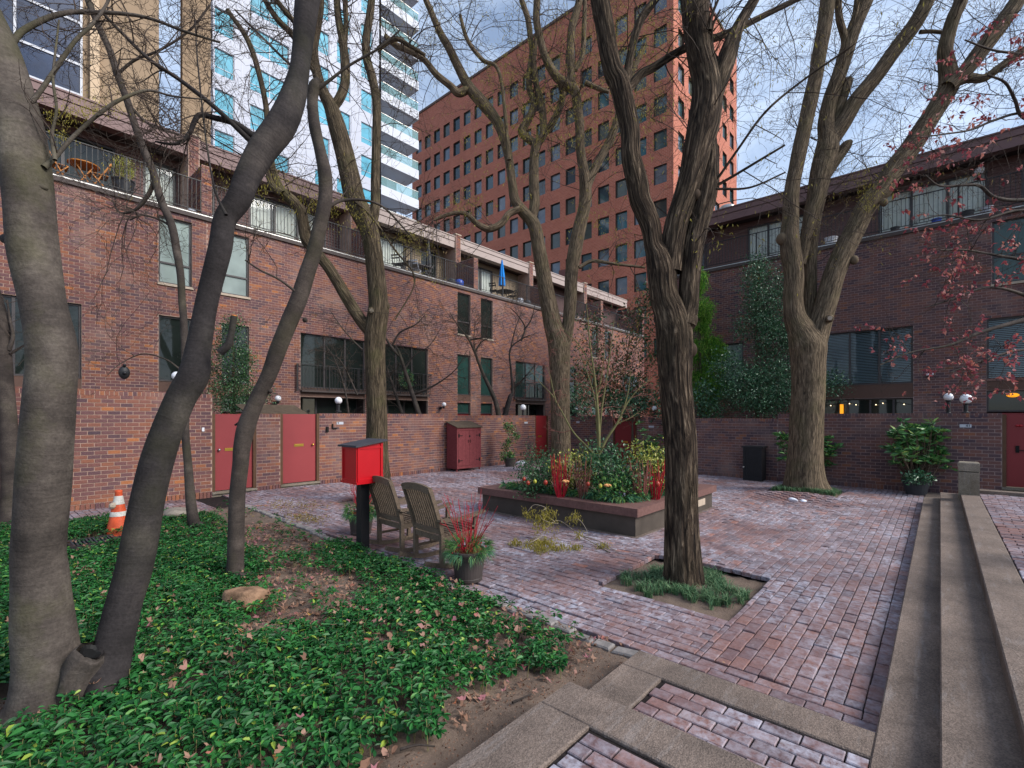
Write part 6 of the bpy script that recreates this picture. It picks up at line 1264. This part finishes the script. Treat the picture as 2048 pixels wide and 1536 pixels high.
# concrete post
cp = thing('concrete_bollard', (12.95, -.42, Z3), 'short square concrete post with grooved cap at the top of the steps', 'post')
g = Geo(); rbox(g, 12.85, 13.15, -.57, -.27, .1, .83, .006); g.obj('shaft', M['stone'], cp); g = Geo(); rbox(g, 12.86, 13.14, -.56, -.28, .82, .845, .001); g.obj('groove', M['joint'], cp); g = Geo(); rbox(g, 12.845, 13.155, -.575, -.265, .845, 1.02, .02); g.obj('cap', M['stone'], cp)
# ------------------------------------------------------------------ potted shrubs along the walls
def simple_pot(t, x, y, z, r0, r1, h, mat, sq=False):
    Geo().lathe([(0, 0), (r0, 0), (r0, .01), (r1, h-.04), (r1+.02, h-.035), (r1+.02, h), (r1-.01, h), (r1-.02, h-.04), (0, h-.05)], (x, y, z), 4 if sq else 24).obj('pot', M[mat], t)
def rhodo(label, px, Z, z0, pots, whorls, name='rhododendron', mat='rhodo', pot=True, potr=(.2, .27, .36)):
    x, y = PB(px, Z); t = thing(name, (x, y, z0), label, 'potted shrub')
    if pot: simple_pot(t, x, y, z0, *potr, 'pot_grey')
    b = A_([x, y, z0+.3]); st = []; P = []; D = []
    for (wx, wy, dz) in whorls:
        e = A_(px3(wx, wy, Z+dz)); e[0] = min(e[0], 15.75 if e[1] < 6.5 else 17.2); m = (b+e)/2+A_([0, 0, -.05])+rng.normal(size=3)*.05; q = catmull(A_([b, m, e]), 3); st.append((q, np.linspace(.012, .006, 7)))
        for k in range(13): a = k*.7+rng.random()*.4; P.append(e+rng.normal(size=3)*.02); D.append((math.cos(a), math.sin(a), rng.uniform(-.05, .5)))
    link_twigs('stems', st, 'stem_brown', t, 5); leaves('foliage', mat, t, A_(P), .17, asp=.36, dirs=A_(D)*1.2, up=0); return t
wh = [(1836+rng.uniform(-1, 1)*52, 892+rng.uniform(-1, 1)*36, rng.normal()*.25) for _ in range(90)]+[(1840+rng.normal()*20, 858+rng.normal()*8, rng.normal()*.2) for _ in range(12)]+[(1785, 897, 0), (1775, 895, .1), (1893, 925, -.1), (1898, 935, -.15), (1885, 905, 0)]
rhodo('large potted rhododendron against the shaded wall right of the broad tree', 1832, 11.85, 0, None, wh)
bushpot = thing('bedding_plants', (*PB(1832, 11.6), .3), 'low leafy bedding plants around the rhododendron foot', 'plant'); leaves('foliage', 'holly_dk', bushpot, clumps(px3(1832, 955, 11.6), (.42, .35, .12), 26, 14, .05), .08, asp=.6)
wh2 = [(1575+rng.normal()*12, 885+rng.normal()*12, rng.normal()*.1) for _ in range(14)]+[(1658+rng.normal()*8, 905+rng.normal()*18, rng.normal()*.1) for _ in range(16)]+[(1565, 918, 0), (1650, 925, 0)]
rhodo('rhododendron showing on both sides of the broad tree trunk', 1608, 13.3, 0, None, wh2)
wh3 = [(1300+rng.normal()*14, 890+rng.normal()*16, rng.normal()*.1) for _ in range(22)]
rhodo('small leafy shrub by the corner wall just left of the big trunk', 1312, 16.9, 0, None, wh3, 'wall_shrub', 'rhodo', False)
vp = thing('potted_vine', (*PB(1020, 18.4), 0), 'twisting potted evergreen vine between locker and far red gate', 'potted plant'); vx, vy = PB(1020, 18.4)
simple_pot(vp, vx, vy, 0, .17, .22, .34, 'pot'); Pv = A_([px3(x, y, 18.4) for x, y in ((1020, 925), (1015, 905), (1010, 890), (1022, 878), (1032, 868), (1022, 856), (1020, 850))]); Geo().tube(catmull(Pv, 4), .012, 6).obj('stem', M['stem_brown'], vp)
leaves('foliage', 'rhodo', vp, np.vstack([clumps(px3(x, y, 18.4), (.16, .16, .14), 9, 16, .06) for x, y in ((1010, 893), (1018, 882), (1030, 872), (1022, 860), (1018, 852), (1016, 908), (1026, 914), (1010, 915))]), .075, asp=.5)
for px, py, r, lab in ((1041, 928, .2, 'larger lump of old snow by the vine pot'), (1052, 928, .12, 'smaller lump of old snow by the vine pot'), (1585, 1000, .09, 'larger snow lump at the foot of the broad tree'), (1606, 1003, .06, 'smaller snow lump at the foot of the broad tree')):
    z_ = .10 if px > 1500 else 0; c = G_(px, py, z_); o = thing('snow_lump', tuple(c), lab, 'snow'); g = Geo(); g.ball(c+A_([0, 0, r*.1]), r, 14, 9, (1, 1, .5)); V = g.V[0]; V += .18*r*np.sin(V*A_([31, 27, 40])+1)[:, [1, 2, 0]]; g.obj('lump', M['snow'], o, smooth=True)
# ------------------------------------------------------------------ bed objects
cn = thing('traffic_cone', (1.52, 9.6, .05), 'battered orange traffic cone with two pale bands in the ground cover', 'traffic cone')
cx, cy_ = 1.52, 9.6; b0_ = .07
Geo().box((cx-.2, cy_-.2, .03), (cx+.2, cy_+.2, b0_)).obj('base', M['rubber'], cn).rotation_euler
prof = lambda z: .165-(.165-.035)*z/.68
def ring(z0, z1, off, mat, nm):
    zz = np.linspace(z0, z1, 6); Geo().lathe([(prof(z)+off, z+b0_) for z in zz], (cx+.02, cy_, 0), 24).obj(nm, M[mat], cn, smooth=True)
ring(0, .62, 0, 'cone', 'cone_body'); Geo().lathe([(prof(.60), .60), (.048, .66), (.05, .68), (.036, .69), (.03, .66)], (cx+.02, cy_, b0_), 20).obj('cone_tip', M['cone'], cn, smooth=True)
ring(.29, .36, .004, 'cone_white', 'reflective_band'); ring(.47, .60, .004, 'cone_white', 'reflective_band')
g = Geo(); g.ball((cx-.06, cy_-.05, b0_+.46), .05, 8, 6, (1, .5, 1)); g.obj('peeled_tape', M['sill'], cn)
bo = thing('boulder', (1.66, 4.82, .1), 'tan rounded boulder lying in the ground cover', 'rock')
g = Geo(); g.ball((0, 0, 0), 1, 22, 14); V = g.V[0]; d_ = V/np.linalg.norm(V, axis=1)[:, None]; rr = 1+.14*np.sin(3*d_[:, 0]+2*d_[:, 1]+.5)+.10*np.sin(4*d_[:, 2]+3*d_[:, 0])+.05*np.sin(9*d_[:, 1]+5*d_[:, 2]); V = d_*rr[:, None]; V[:, 2] = np.clip(V[:, 2], -1, .72); V = V*A_([.13, .20, .12]); a = R(38); g.V = [np.stack([1.72+V[:, 0]*math.cos(a)-V[:, 1]*math.sin(a), 4.86+V[:, 0]*math.sin(a)+V[:, 1]*math.cos(a), V[:, 2]+.20], -1)]; g.obj('stone', M['boulder'], bo, smooth=True)
fs_ = thing('flat_stone', (2.56, 10.4, .05), 'flat grey stone beside the thinnest stem', 'rock'); g = Geo(); g.ball((2.56, 10.4, .14), .3, 18, 9, (1, 1, .34)); V = g.V[0]; V += .02*np.sin(V*A_([11, 17, 23]))[:, [1, 2, 0]]; g.obj('stone', M['flatstone'], fs_, smooth=True)
for gx, gy, lab in ((.60, 9.3, 'black slotted drain grate left of the near grey trunk'), (1.15, 9.0, 'black slotted drain grate by the traffic cone')):
    o = thing('drain_grate', (gx, gy, .04), lab, 'drain grate'); g = Geo(); w = .26; g.box((gx-w, gy-w, .02), (gx+w, gy-w+.04, .15)).box((gx-w, gy+w-.04, .02), (gx+w, gy+w, .15)).box((gx-w, gy-w+.04, .02), (gx-w+.04, gy+w-.04, .15)).box((gx+w-.04, gy-w+.04, .02), (gx+w, gy+w-.04, .15)); g.obj('rim', M['black_metal'], o)
    g = Geo()
    for k in range(11): g.box((gx-w+.045+k*.04, gy-w+.04, .11), (gx-w+.065+k*.04, gy+w-.04, .145))
    g.obj('bars', M['pot_grey'], o)
# ------------------------------------------------------------------ ground cover
def bare(x, y):
    """share of bare ground in the bed"""
    n = .5+.5*np.sin(3.1*x+1.7*np.sin(2.3*y))*np.sin(2.7*y+1.3*np.sin(1.9*x)); b = np.zeros_like(x)
    front = (y-2.18)+.10*np.sin(5*x)+.06*np.sin(11*x+2); b = np.where((front < 0) & (x > .9), 1, b); b = np.where((x < .9) & (y < 1.9), 1, b)
    b = np.maximum(b, np.where((x > 3.15+.12*np.sin(3*y)) & (y < 3.2), .85, 0)); b = np.maximum(b, np.where((x > 2.75+.25*np.sin(1.4*y+.5)) & (y > 6.6), .96, 0))
    for cx_, cy2, rx_, ry_, s in ((2.45, 5.0, .55, .95, .92), (1.85, 4.3, .45, .4, .85), (2.75, 6.3, .4, .8, .75), (2.3, 3.2, .3, .3, .4), (1.1, 9.2, .7, .35, .9), (2.6, 9.0, .5, 1.2, .6), (.3, 4.2, .45, .3, .95), (2.7, 2.5, .3, .25, .5)):
        d = ((x-cx_)/rx_)**2+((y-cy2)/ry_)**2; b = np.maximum(b, s*np.clip(1.5-d, 0, 1))
    return np.clip(b+(n > .86)*.35, 0, 1)
def in_view(P, m=160):
    D = P[:, 0]*CA+P[:, 1]*SA; px = 1024+F*(P[:, 0]*SA-P[:, 1]*CA)/np.maximum(D, .3); py = HZ+F*(EYE-P[:, 2])/np.maximum(D, .3); return (D > 1.2) & (px > -m-120) & (px < 2048+m) & (py < 1536+m)
n = 30000; xy = np.stack([rng.uniform(-4, 3.9, n), rng.uniform(1.75, 11.2, n)], 1); xy = xy[xy[:, 0] < edgex(xy[:, 1])-.07]; n = len(xy); xy = xy[rng.random(n) > bare(xy[:, 0], xy[:, 1])]
hgt = .07+.08*rng.random(len(xy))+.03*np.sin(xy[:, 0]*4)*np.sin(xy[:, 1]*3); C = np.column_stack([xy, bedz(xy[:, 0], xy[:, 1])+hgt]); C = C[in_view(C)]
for sx, sy, sr in ((.38, 4.44, .22), (.62, 4.62, .2), (2.07, 6.12, .1), (3.73, 6.17, .1)): C = C[np.hypot(C[:, 0]-sx, C[:, 1]-sy) > sr]
nl = 9; k = len(C); a = (np.arange(nl)*2*math.pi/nl)[None]+rng.uniform(0, 6.28, k)[:, None]+rng.normal(0, .2, (k, nl)); el = rng.uniform(-.45, .5, (k, nl)); Ld = (.038+.026*rng.random((k, nl)))*(1+.15*rng.normal(size=(k, 1)))
d = np.stack([np.cos(a)*np.cos(el), np.sin(a)*np.cos(el), np.sin(el)], -1).reshape(-1, 3); L_ = Ld.reshape(-1, 1); sd_ = np.stack([-np.sin(a), np.cos(a), rng.normal(0, .3, a.shape)], -1).reshape(-1, 3); nn = np.cross(d, sd_); B = np.repeat(C, nl, 0)-A_([0, 0, 1])*rng.uniform(0, .05, (k*nl, 1)); w_ = L_*.23
Vp = np.stack([B+d*.004, B+d*L_*.55+sd_*w_*.8+nn*L_*.10, B+d*L_*.85+sd_*w_*.75+nn*L_*.02, B+d*L_-nn*L_*.12, B+d*L_*.85-sd_*w_*.75+nn*L_*.02, B+d*L_*.55-sd_*w_*.8+nn*L_*.10], 1).reshape(-1, 3); i = np.arange(k*nl)*6
tn = np.clip(np.repeat(rng.random(k), nl)*.6+rng.random(k*nl)*.42, 0, 1); tn = np.where(rng.random(k*nl) < .02, .99, tn*.95)
pc = link('pachysandra', mesh('pachysandra', Vp, [np.stack([i, i+1, i+2, i+3], 1), np.stack([i, i+3, i+4, i+5], 1)], np.repeat(np.stack([tn]*3, 1), 6, 0)), M['pachy'], kind='stuff'); tag(pc, 'glossy green pachysandra ground cover filling the bed on the left', 'ground cover')
st = [(A_([c+A_([rng.normal()*.02, rng.normal()*.02, -.16]), c]), A_([.003, .002])) for c in C[::2]]; V, Q = tubes_fast(st, 3)
o = link('ground_cover_stems', mesh('ground_cover_stems', V, [Q]), M['stem_green'], pc, kind='stuff')
# dry leaves
def star_leaf(P, size, tint):
    n = len(P); lob = A_([0, .5, .9, .55, 1.0, .6, .9, .55, .6, .3])[None]*(1+.3*rng.normal(size=(n, 10))); ang = np.linspace(-2.6, 2.6, 10); yaw = rng.uniform(0, 6.28, n); curl = rng.uniform(-.4, 1.4, n); tilt = rng.normal(0, .5, (n, 2))
    r = np.abs(lob)*size[:, None]; X = r*np.cos(ang)[None]; Y = r*np.sin(ang)[None]; Z = np.clip(curl[:, None]*(r**2)/size[:, None]*.8+X*tilt[:, :1]+Y*tilt[:, 1:], -.02, .025); r = np.minimum(r, .045); X = r*np.cos(ang)[None]; Y = r*np.sin(ang)[None]; c, s = np.cos(yaw)[:, None], np.sin(yaw)[:, None]
    V = np.stack([P[:, :1]+X*c-Y*s, P[:, 1:2]+X*s+Y*c, P[:, 2:]+Z], -1); i = np.arange(n)*10; t = np.repeat(tint, 10)
    return V.reshape(-1, 3), np.concatenate([np.stack([i, i+k_, i+k_+1], 1) for k_ in range(1, 9)]), np.stack([t]*3, 1)
n = 26000; xy = np.stack([rng.uniform(-3, 3.6, n), rng.uniform(1.75, 11.2, n)], 1); b = bare(xy[:, 0], xy[:, 1]); keep = rng.random(n) < .05+.75*b*(xy[:, 1] > 2.0)*(xy[:, 1] < 9)+.12*((xy[:, 0] > 1.8) & (xy[:, 1] < 4.5)); keep &= ~((xy[:, 1] < 2.05) & (xy[:, 0] > 1.2) & (rng.random(n) < .8)); xy = xy[keep]; b = b[keep]
P = np.column_stack([xy, bedz(xy[:, 0], xy[:, 1])+np.where(b > .5, .012, .12*rng.random(len(xy))+.05)]); P = P[in_view(P)]
V, T_, tt = star_leaf(P, rng.uniform(.014, .036, len(P)), np.clip(rng.beta(1.5, 1.9, len(P)), 0, 1)); o = link('fallen_leaves', mesh('fallen_leaves', V, [T_], tt), M['dead'], kind='stuff'); tag(o, 'dry brown and pink fallen leaves scattered through the ground cover', 'leaf litter')
n = 900; Pl = np.vstack([G_(590, 1015)+rng.normal(size=(n//2, 3))*A_([.3, .55, 0]), G_(610, 1040)+rng.normal(size=(n//2, 3))*A_([.14, .3, 0])]); Pl[:, 2] = .03+.02*rng.random(n); Pl = Pl[Pl[:, 0] > 3.3]; V, Q, T_ = leafcloud(Pl, .05, .3, up=.1); o = link('seed_litter', mesh('seed_litter', V, [Q], T_), M['catkin_dry'], kind='stuff'); tag(o, 'drift of dry seed keys on the paving by the bed edge', 'leaf litter')
n = 260; Pl = np.column_stack([rng.uniform(3.5, 12, n), rng.uniform(.4, 12, n), np.full(n, .02)]); Pl[:, 2] += undul(Pl[:, 0], Pl[:, 1]); V, Q, T_ = leafcloud(Pl, .035, .35, up=.05); o = link('scattered_leaves', mesh('scattered_leaves', V, [Q], T_), M['dead'], kind='stuff'); tag(o, 'few tiny dry leaves scattered over the brick paving', 'leaf litter')
n = 2600; xy = np.stack([rng.uniform(.8, 3.5, n), rng.uniform(1.74, 2.7, n)], 1); xy = xy[rng.random(n) < bare(xy[:, 0], xy[:, 1])]; P = np.column_stack([xy, bedz(xy[:, 0], xy[:, 1])+.001]); V, Q, T_ = leafcloud(P, .013, .7, up=.2, tint=rng.random(len(P))*.5); o = link('soil_crumbs', mesh('soil_crumbs', V, [Q], T_), M['dead'], kind='stuff'); tag(o, 'crumbs and leaf bits over the bare soil by the landing', 'leaf litter')
# bits of debris on the soil near the landing
for pts, lab in (([(1025, 1391), (1045, 1380), (1062, 1370)], 'short broken stick on the bare soil'), ([(800, 1500), (835, 1490), (870, 1492)], 'pale twig lying at the soil edge')):
    Q = A_([G_(x, y, .16) for x, y in pts]); Q[:, 2] = bedz(Q[:, 0], Q[:, 1])+.02; o = thing('stick', tuple(Q[0]), lab, 'stick'); Geo().tube(catmull(Q, 4), np.linspace(.008, .004, len(catmull(Q, 4))), 8, dsmooth).obj('wood', M['bark_mid'], o, smooth=True)
# lilyturf around the trees in their pits
def turf(label, cx_, cy2, r0, r1, n, zb, box):
    o = thing('lilyturf', (cx_, cy2, zb), label, 'grass'); a = rng.uniform(0, 6.28, n); r = r0+(r1-r0)*rng.random(n)**.8; r *= 1+.22*np.sin(a*3+1)+.12*np.sin(a*7); P = np.column_stack([cx_+np.cos(a)*r, cy2+np.sin(a)*r]); P = P[(P[:, 0] > box[0]+.05) & (P[:, 0] < box[1]-.05) & (P[:, 1] > box[2]+.05) & (P[:, 1] < box[3]-.05)]; m = 16; k = len(P)
    P = np.repeat(P, m, 0)+rng.normal(size=(k*m, 2))*.014; z = zb+(undul(P[:, 0], P[:, 1]) if box is PIT8 else 0); B = np.column_stack([P, z+np.zeros(len(P))]); az = rng.uniform(0, 6.28, k*m); lean = rng.uniform(.2, 1.0, k*m); L = rng.uniform(.09, .17, k*m); dx = np.stack([np.cos(az), np.sin(az)], 1)*lean[:, None]
    d1 = np.column_stack([dx*.45, np.ones(k*m)]); d1 /= np.linalg.norm(d1, axis=1)[:, None]; d2 = np.column_stack([dx*1.3, np.ones(k*m)*.25]); d2 /= np.linalg.norm(d2, axis=1)[:, None]; s = np.column_stack([-np.sin(az), np.cos(az), np.zeros(k*m)])*.003; M1 = B+d1*L[:, None]*.55; E_ = M1+d2*L[:, None]*.5
    V = np.stack([B-s, B+s, M1+s, M1-s, E_], 1).reshape(-1, 3); i = np.arange(k*m)*5; t = np.repeat(rng.random(k*m), 5); link('blades', mesh('blades', V, [np.stack([i, i+1, i+2, i+3], 1), np.stack([i+3, i+2, i+4], 1)], np.stack([t]*3, 1)), M['liriope'], o, kind='stuff')
turf('tufts of green lilyturf around the big ridged trunk', 5.42, 2.17, .22, .60, 300, -.03, PIT7); turf('ring of lilyturf around the broad forked tree', 13.95, 2.5, .5, .85, 420, -.03, PIT8)
# fallen branch with seed clusters in front of the planter
fbz = thing('fallen_branch', tuple(G_(1080, 1100)), 'fallen bare branch with yellow seed clusters in front of the planter', 'branch')
def fbp(l): return catmull(A_([G_(x, yb, 0)+A_([0, 0, h]) for x, yb, h in l]), 4)
br = [[(1220, 1108, .02), (1190, 1092, .03), (1160, 1078, .06), (1130, 1062, .12), (1115, 1060, .16), (1100, 1072, .18), (1080, 1085, .10), (1045, 1100, .02)], [(1130, 1062, .13), (1143, 1070, .24), (1158, 1072, .26), (1172, 1078, .16), (1176, 1082, .06)], [(1108, 1064, .18), (1085, 1075, .40), (1092, 1074, .46), (1070, 1072, .50), (1058, 1072, .42), (1052, 1072, .33)], [(1116, 1068, .17), (1100, 1078, .26), (1085, 1082, .33), (1080, 1082, .40)], [(1130, 1064, .14), (1142, 1068, .30), (1150, 1068, .34)], [(1085, 1085, .1), (1060, 1096, .08), (1020, 1092, .01)], [(1160, 1078, .06), (1200, 1090, .05), (1240, 1110, .02)]]
fl = []
for b in br: q = fbp(b); fl.append((q, np.linspace(.008, .003, len(q))))
link_twigs('branch_wood', fl, 'deadwood', fbz, 6)
kp = []
for x, yb, h, n_, s in ((1056, 1072, .36, 14, .04), (1080, 1080, .34, 34, .06), (1096, 1078, .36, 34, .06), (1150, 1070, .3, 22, .045), (1085, 1080, .22, 24, .07), (1160, 1080, .1, 8, .03)): kp += [G_(x, yb)+A_([0, 0, h])+rng.normal(size=3)*s for _ in range(n_)]
keys('hanging_keys', A_(kp), 7, fbz, .05, 'catkin', .025)
kp = []
for x, yb, n_, s in ((1030, 1092, 24, .05), (1070, 1094, 50, .10), (1090, 1086, 40, .09), (1115, 1100, 30, .07), (1080, 1104, 40, .1), (1145, 1100, 24, .06), (1203, 1098, 16, .05)): kp += [G_(x, yb)+A_([0, 0, .05])+rng.normal(size=3)*A_([s, s, .02]) for _ in range(n_)]
keys('lying_keys', A_(kp), 7, fbz, .05, 'catkin', .02)
# ------------------------------------------------------------------ things on the terraces
def tY(px, Y): return onY(px, Y)
ZT_ = ZT+.002
def bistro_chair(label, x, y, mat, rz=0, w=.4):
    t = thing('folding_chair', (x, y, ZT_), label, 'chair', world=False, rotz=rz); m = M[mat]
    for s in (-1, 1): Geo().bar((-.2, s*.19, 0), (.2, s*.19, .46), .025).obj('leg', m, t); Geo().bar((.2, s*.17, 0), (-.24, s*.17, .85), .025).obj('leg', m, t)
    for k in range(5): Geo().bar((-.16+k*.085, -.2, .46), (-.16+k*.085, .2, .46), .06, .015).obj('seat_slat', m, t)
    for z in (.68, .80): Geo().bar((-.17-(z-.46)*.2, -.18, z), (-.17-(z-.46)*.2, .18, z), .02, .06).obj('back_slat', m, t)
    return t
def round_table(label, x, y, mat, r=.35, h=.72):
    t = thing('bistro_table', (x, y, ZT_), label, 'table'); Geo().lathe([(0, h-.03), (r, h-.03), (r, h), (0, h)], (x, y, ZT_), 24).obj('table_top', M[mat], t)
    for s in (-1, 1):
        for q in (-1, 1): Geo().bar((x-.2*s, y+.16*q, ZT_), (x+.2*s, y+.16*q, ZT_+h-.03), .025).obj('leg', M[mat], t)
round_table('orange round bistro table on the left terrace', tY(168, 17.7), 17.75, 'wood_orange')
bistro_chair('orange folding chair left of the orange bistro table', tY(115, 17.7), 17.7, 'wood_orange', 0)
bistro_chair('pale orange folding chair right of the orange bistro table', tY(198, 17.6), 17.6, 'wood_orange', R(180))
def pot_bush(label, x, y, r, h, mat, leaf, pm='pot_grey'):
    t = thing('potted_shrub', (x, y, ZT_), label, 'potted shrub'); simple_pot(t, x, y, ZT_, .2, .26, .5, pm); leaves('foliage', mat, t, clumps((x, y, ZT_+.5+h*.5), (r, r, h*.55), 34, 24, .06), leaf, asp=.2, up=1.2); return t
pot_bush('yellow green potted conifer on the left terrace beside the orange table', tY(247, 17.5), 17.5, .24, .55, 'golden', .09)
for px, lab in ((828, 'grey slatted terrace chair left of the dining table'), (792, 'grey terrace chair nearest the thick trunk'), (852, 'grey slatted terrace chair right of the dining table')): bistro_chair(lab, tY(px, 18.0), 17.9, 'plate' if px == 828 else 'frame', R(30 if px < 830 else 170))
t = thing('dining_table', (tY(835, 18), 18.1, ZT_), 'dark grey dining table on the third terrace', 'table'); x = tY(835, 18)
Geo().box((x-.7, 17.75, ZT_+.7), (x+.7, 18.45, ZT_+.74)).obj('table_top', M['frame'], t)
for sx in (-.6, .6):
    for sy in (17.82, 18.38): Geo().box((x+sx-.03, sy-.03, ZT_), (x+sx+.03, sy+.03, ZT_+.7)).obj('leg', M['frame'], t)
def parasol(label, x, y, mat, h=2.35, z0=0.9, r=.15):
    t = thing('closed_parasol', (x, y, ZT_), label, 'parasol'); Geo().tube(A_([(x, y, ZT_), (x, y, ZT_+h)]), .02, 8).obj('pole', M['frame'], t)
    n = 24; zz = np.linspace(z0, h-.05, 8); a = np.arange(n)*2*math.pi/n; prof_ = np.interp(zz, [z0, z0+.3, h-.05], [r*1.05, r, .03]); V = []
    for z, p_ in zip(zz, prof_): rr = p_*(1+.25*np.sin(a*6)); V += [(x+rr[i]*math.cos(a[i]), y+rr[i]*math.sin(a[i]), ZT_+z) for i in range(n)]
    i = np.arange(7)[:, None]*n; j = np.arange(n)[None]; kk = (j+1) % n; Geo().add(V, np.stack([i+j, i+kk, i+n+kk, i+n+j], -1).reshape(-1, 4)).obj('folded_canopy', M[mat], t, smooth=True)
    Geo().lathe([(0, 0), (.22, 0), (.22, .05), (.05, .09), (.03, .2)], (x, y, ZT_), 16).obj('base', M['frame'], t)
parasol('closed bright blue parasol on the fourth terrace', tY(1004, 17.9), 17.9, 'blue_cloth')
parasol('closed dark grey parasol beside the terrace dining table', tY(857, 18.3), 18.3, 'pot_grey', 2.2, .9, .1)
for px, lab in ((985, 'black terrace chair left of the blue parasol'), (1022, 'black terrace chair right of the blue parasol')): bistro_chair(lab, tY(px, 17.9), 17.8, 'ink', R(20 if px < 1000 else 160))
round_table('black round table under the closed blue parasol', tY(1008, 17.9)+.3, 18.1, 'ink', .5)
for px, py, mat, r, lab in ((918, 562, 'blue_glaze', .24, 'round blue covered object on the third terrace'), (903, 552, 'pot_grey', .2, 'grey planter tub beside the blue object'), (1040, 597, 'plate', .2, 'pale blue grey pot at the end of the fourth terrace'), (1055, 595, 'pot_grey', .2, 'grey pot at the end of the fourth terrace'), (384, 392, 'plate', .13, 'pale bundle on the terrace edge by the party wall'), (423, 418, 'plate', .1, 'small pale pot on the second terrace')):
    x = tY(px, 17.4); o = thing('terrace_pot', (x, 17.4, ZT_), lab, 'pot'); Geo().lathe([(0, 0), (r*.75, 0), (r*.95, r*.5), (r, r*1.1), (r*.7, r*1.5), (r*.3, r*1.6), (0, r*1.6)], (x, 17.4, ZT_), 18).obj('vessel', M[mat], o, smooth=True)
def tX(px, X): rx, ry = ray(px); return X*ry/rx
for px, mat, r, lab in ((1662, 'white_paint', .2, 'white tub on the right terrace between the trunks'), (1790, 'pot_grey', .13, 'black box planter on the right terrace'), (1873, 'blue_glaze', .13, 'small blue pot on the right terrace'), (1935, 'pot_grey', .16, 'dark trough on the right terrace behind red leaves'), (1973, 'plate', .16, 'grey pot near the right terrace end')):
    y = tX(px, 20.95); o = thing('terrace_pot', (20.95, y, ZT_), lab, 'pot'); Geo().lathe([(0, 0), (r*.8, 0), (r, r*1.3), (r*1.08, r*1.3), (r*1.08, r*1.45), (r*.9, r*1.45), (0, r*1.2)], (20.95, y, ZT_), 18).obj('vessel', M[mat], o)
o = thing('roof_unit', (24, tX(1455, 24), 10.98), 'grey rounded rooftop unit on the right row', 'rooftop unit'); y = tX(1455, 24); Geo().box((23.6, y-.7, 10.98), (24.4, y+.7, 11.75)).obj('casing', M['plate'], o); Geo().lathe([(.38, 11.75), (.4, 11.85), (.3, 11.95), (0, 11.97)], (24, y, 0), 20).obj('fan_cowl', M['steel'], o, smooth=True)
o = thing('roof_vent', (5.2, 21, 10.98), 'curved grey roof vent above the left row', 'roof vent'); Geo().ball((5.3, 21, 11.0), .9, 18, 10, (1, 1, .8)).obj('dome', M['plate'], o, smooth=True)
# wreath in the third house window
o = thing('wreath', (tY(812, 16.93), 16.93, 3.5), 'pale frosted wreath in the window behind the bare garden tree', 'wreath'); wx = tY(812, 16.93); a = np.linspace(0, 2*math.pi, 25); Geo().tube(np.stack([wx+.3*np.cos(a), np.full(25, 16.93), 3.5+.3*np.sin(a)], 1), .03, 6).obj('ring', M['stem_brown'], o)
aa = rng.uniform(0, 6.28, 420); rr = .3+rng.normal(0, .06, 420); leaves('sprigs', 'fir', o, np.stack([wx+rr*np.cos(aa), 16.92-.05*rng.random(420), 3.5+rr*np.sin(aa)], 1), .09, asp=.35)
# low tiled roof behind the pier
o = thing('gate_roof', (5.3, 13.9, 1.9), 'small mossy shingled roof behind the pier between the gates', 'roof'); g = Geo()
for k in range(4): g.add([[4.75, 13.35+.2*k, 1.98+.06*k], [6.35, 13.35+.2*k, 1.98+.06*k], [6.35, 13.62+.2*k, 2.07+.06*k], [4.75, 13.62+.2*k, 2.07+.06*k], [4.75, 13.35+.2*k, 1.95+.06*k], [6.35, 13.35+.2*k, 1.95+.06*k]], [[0, 1, 2, 3], [4, 5, 1, 0]])
g.obj('shingle_rows', M['stem_brown'], o); Geo().box((4.8, 13.3, 1.86), (6.3, 14.2, 1.94)).obj('deck', M['jamb'], o)
for x in (4.9, 6.2): Geo().box((x-.05, 14.0, 0), (x+.05, 14.1, 1.86)).obj('post', M['jamb'], o)
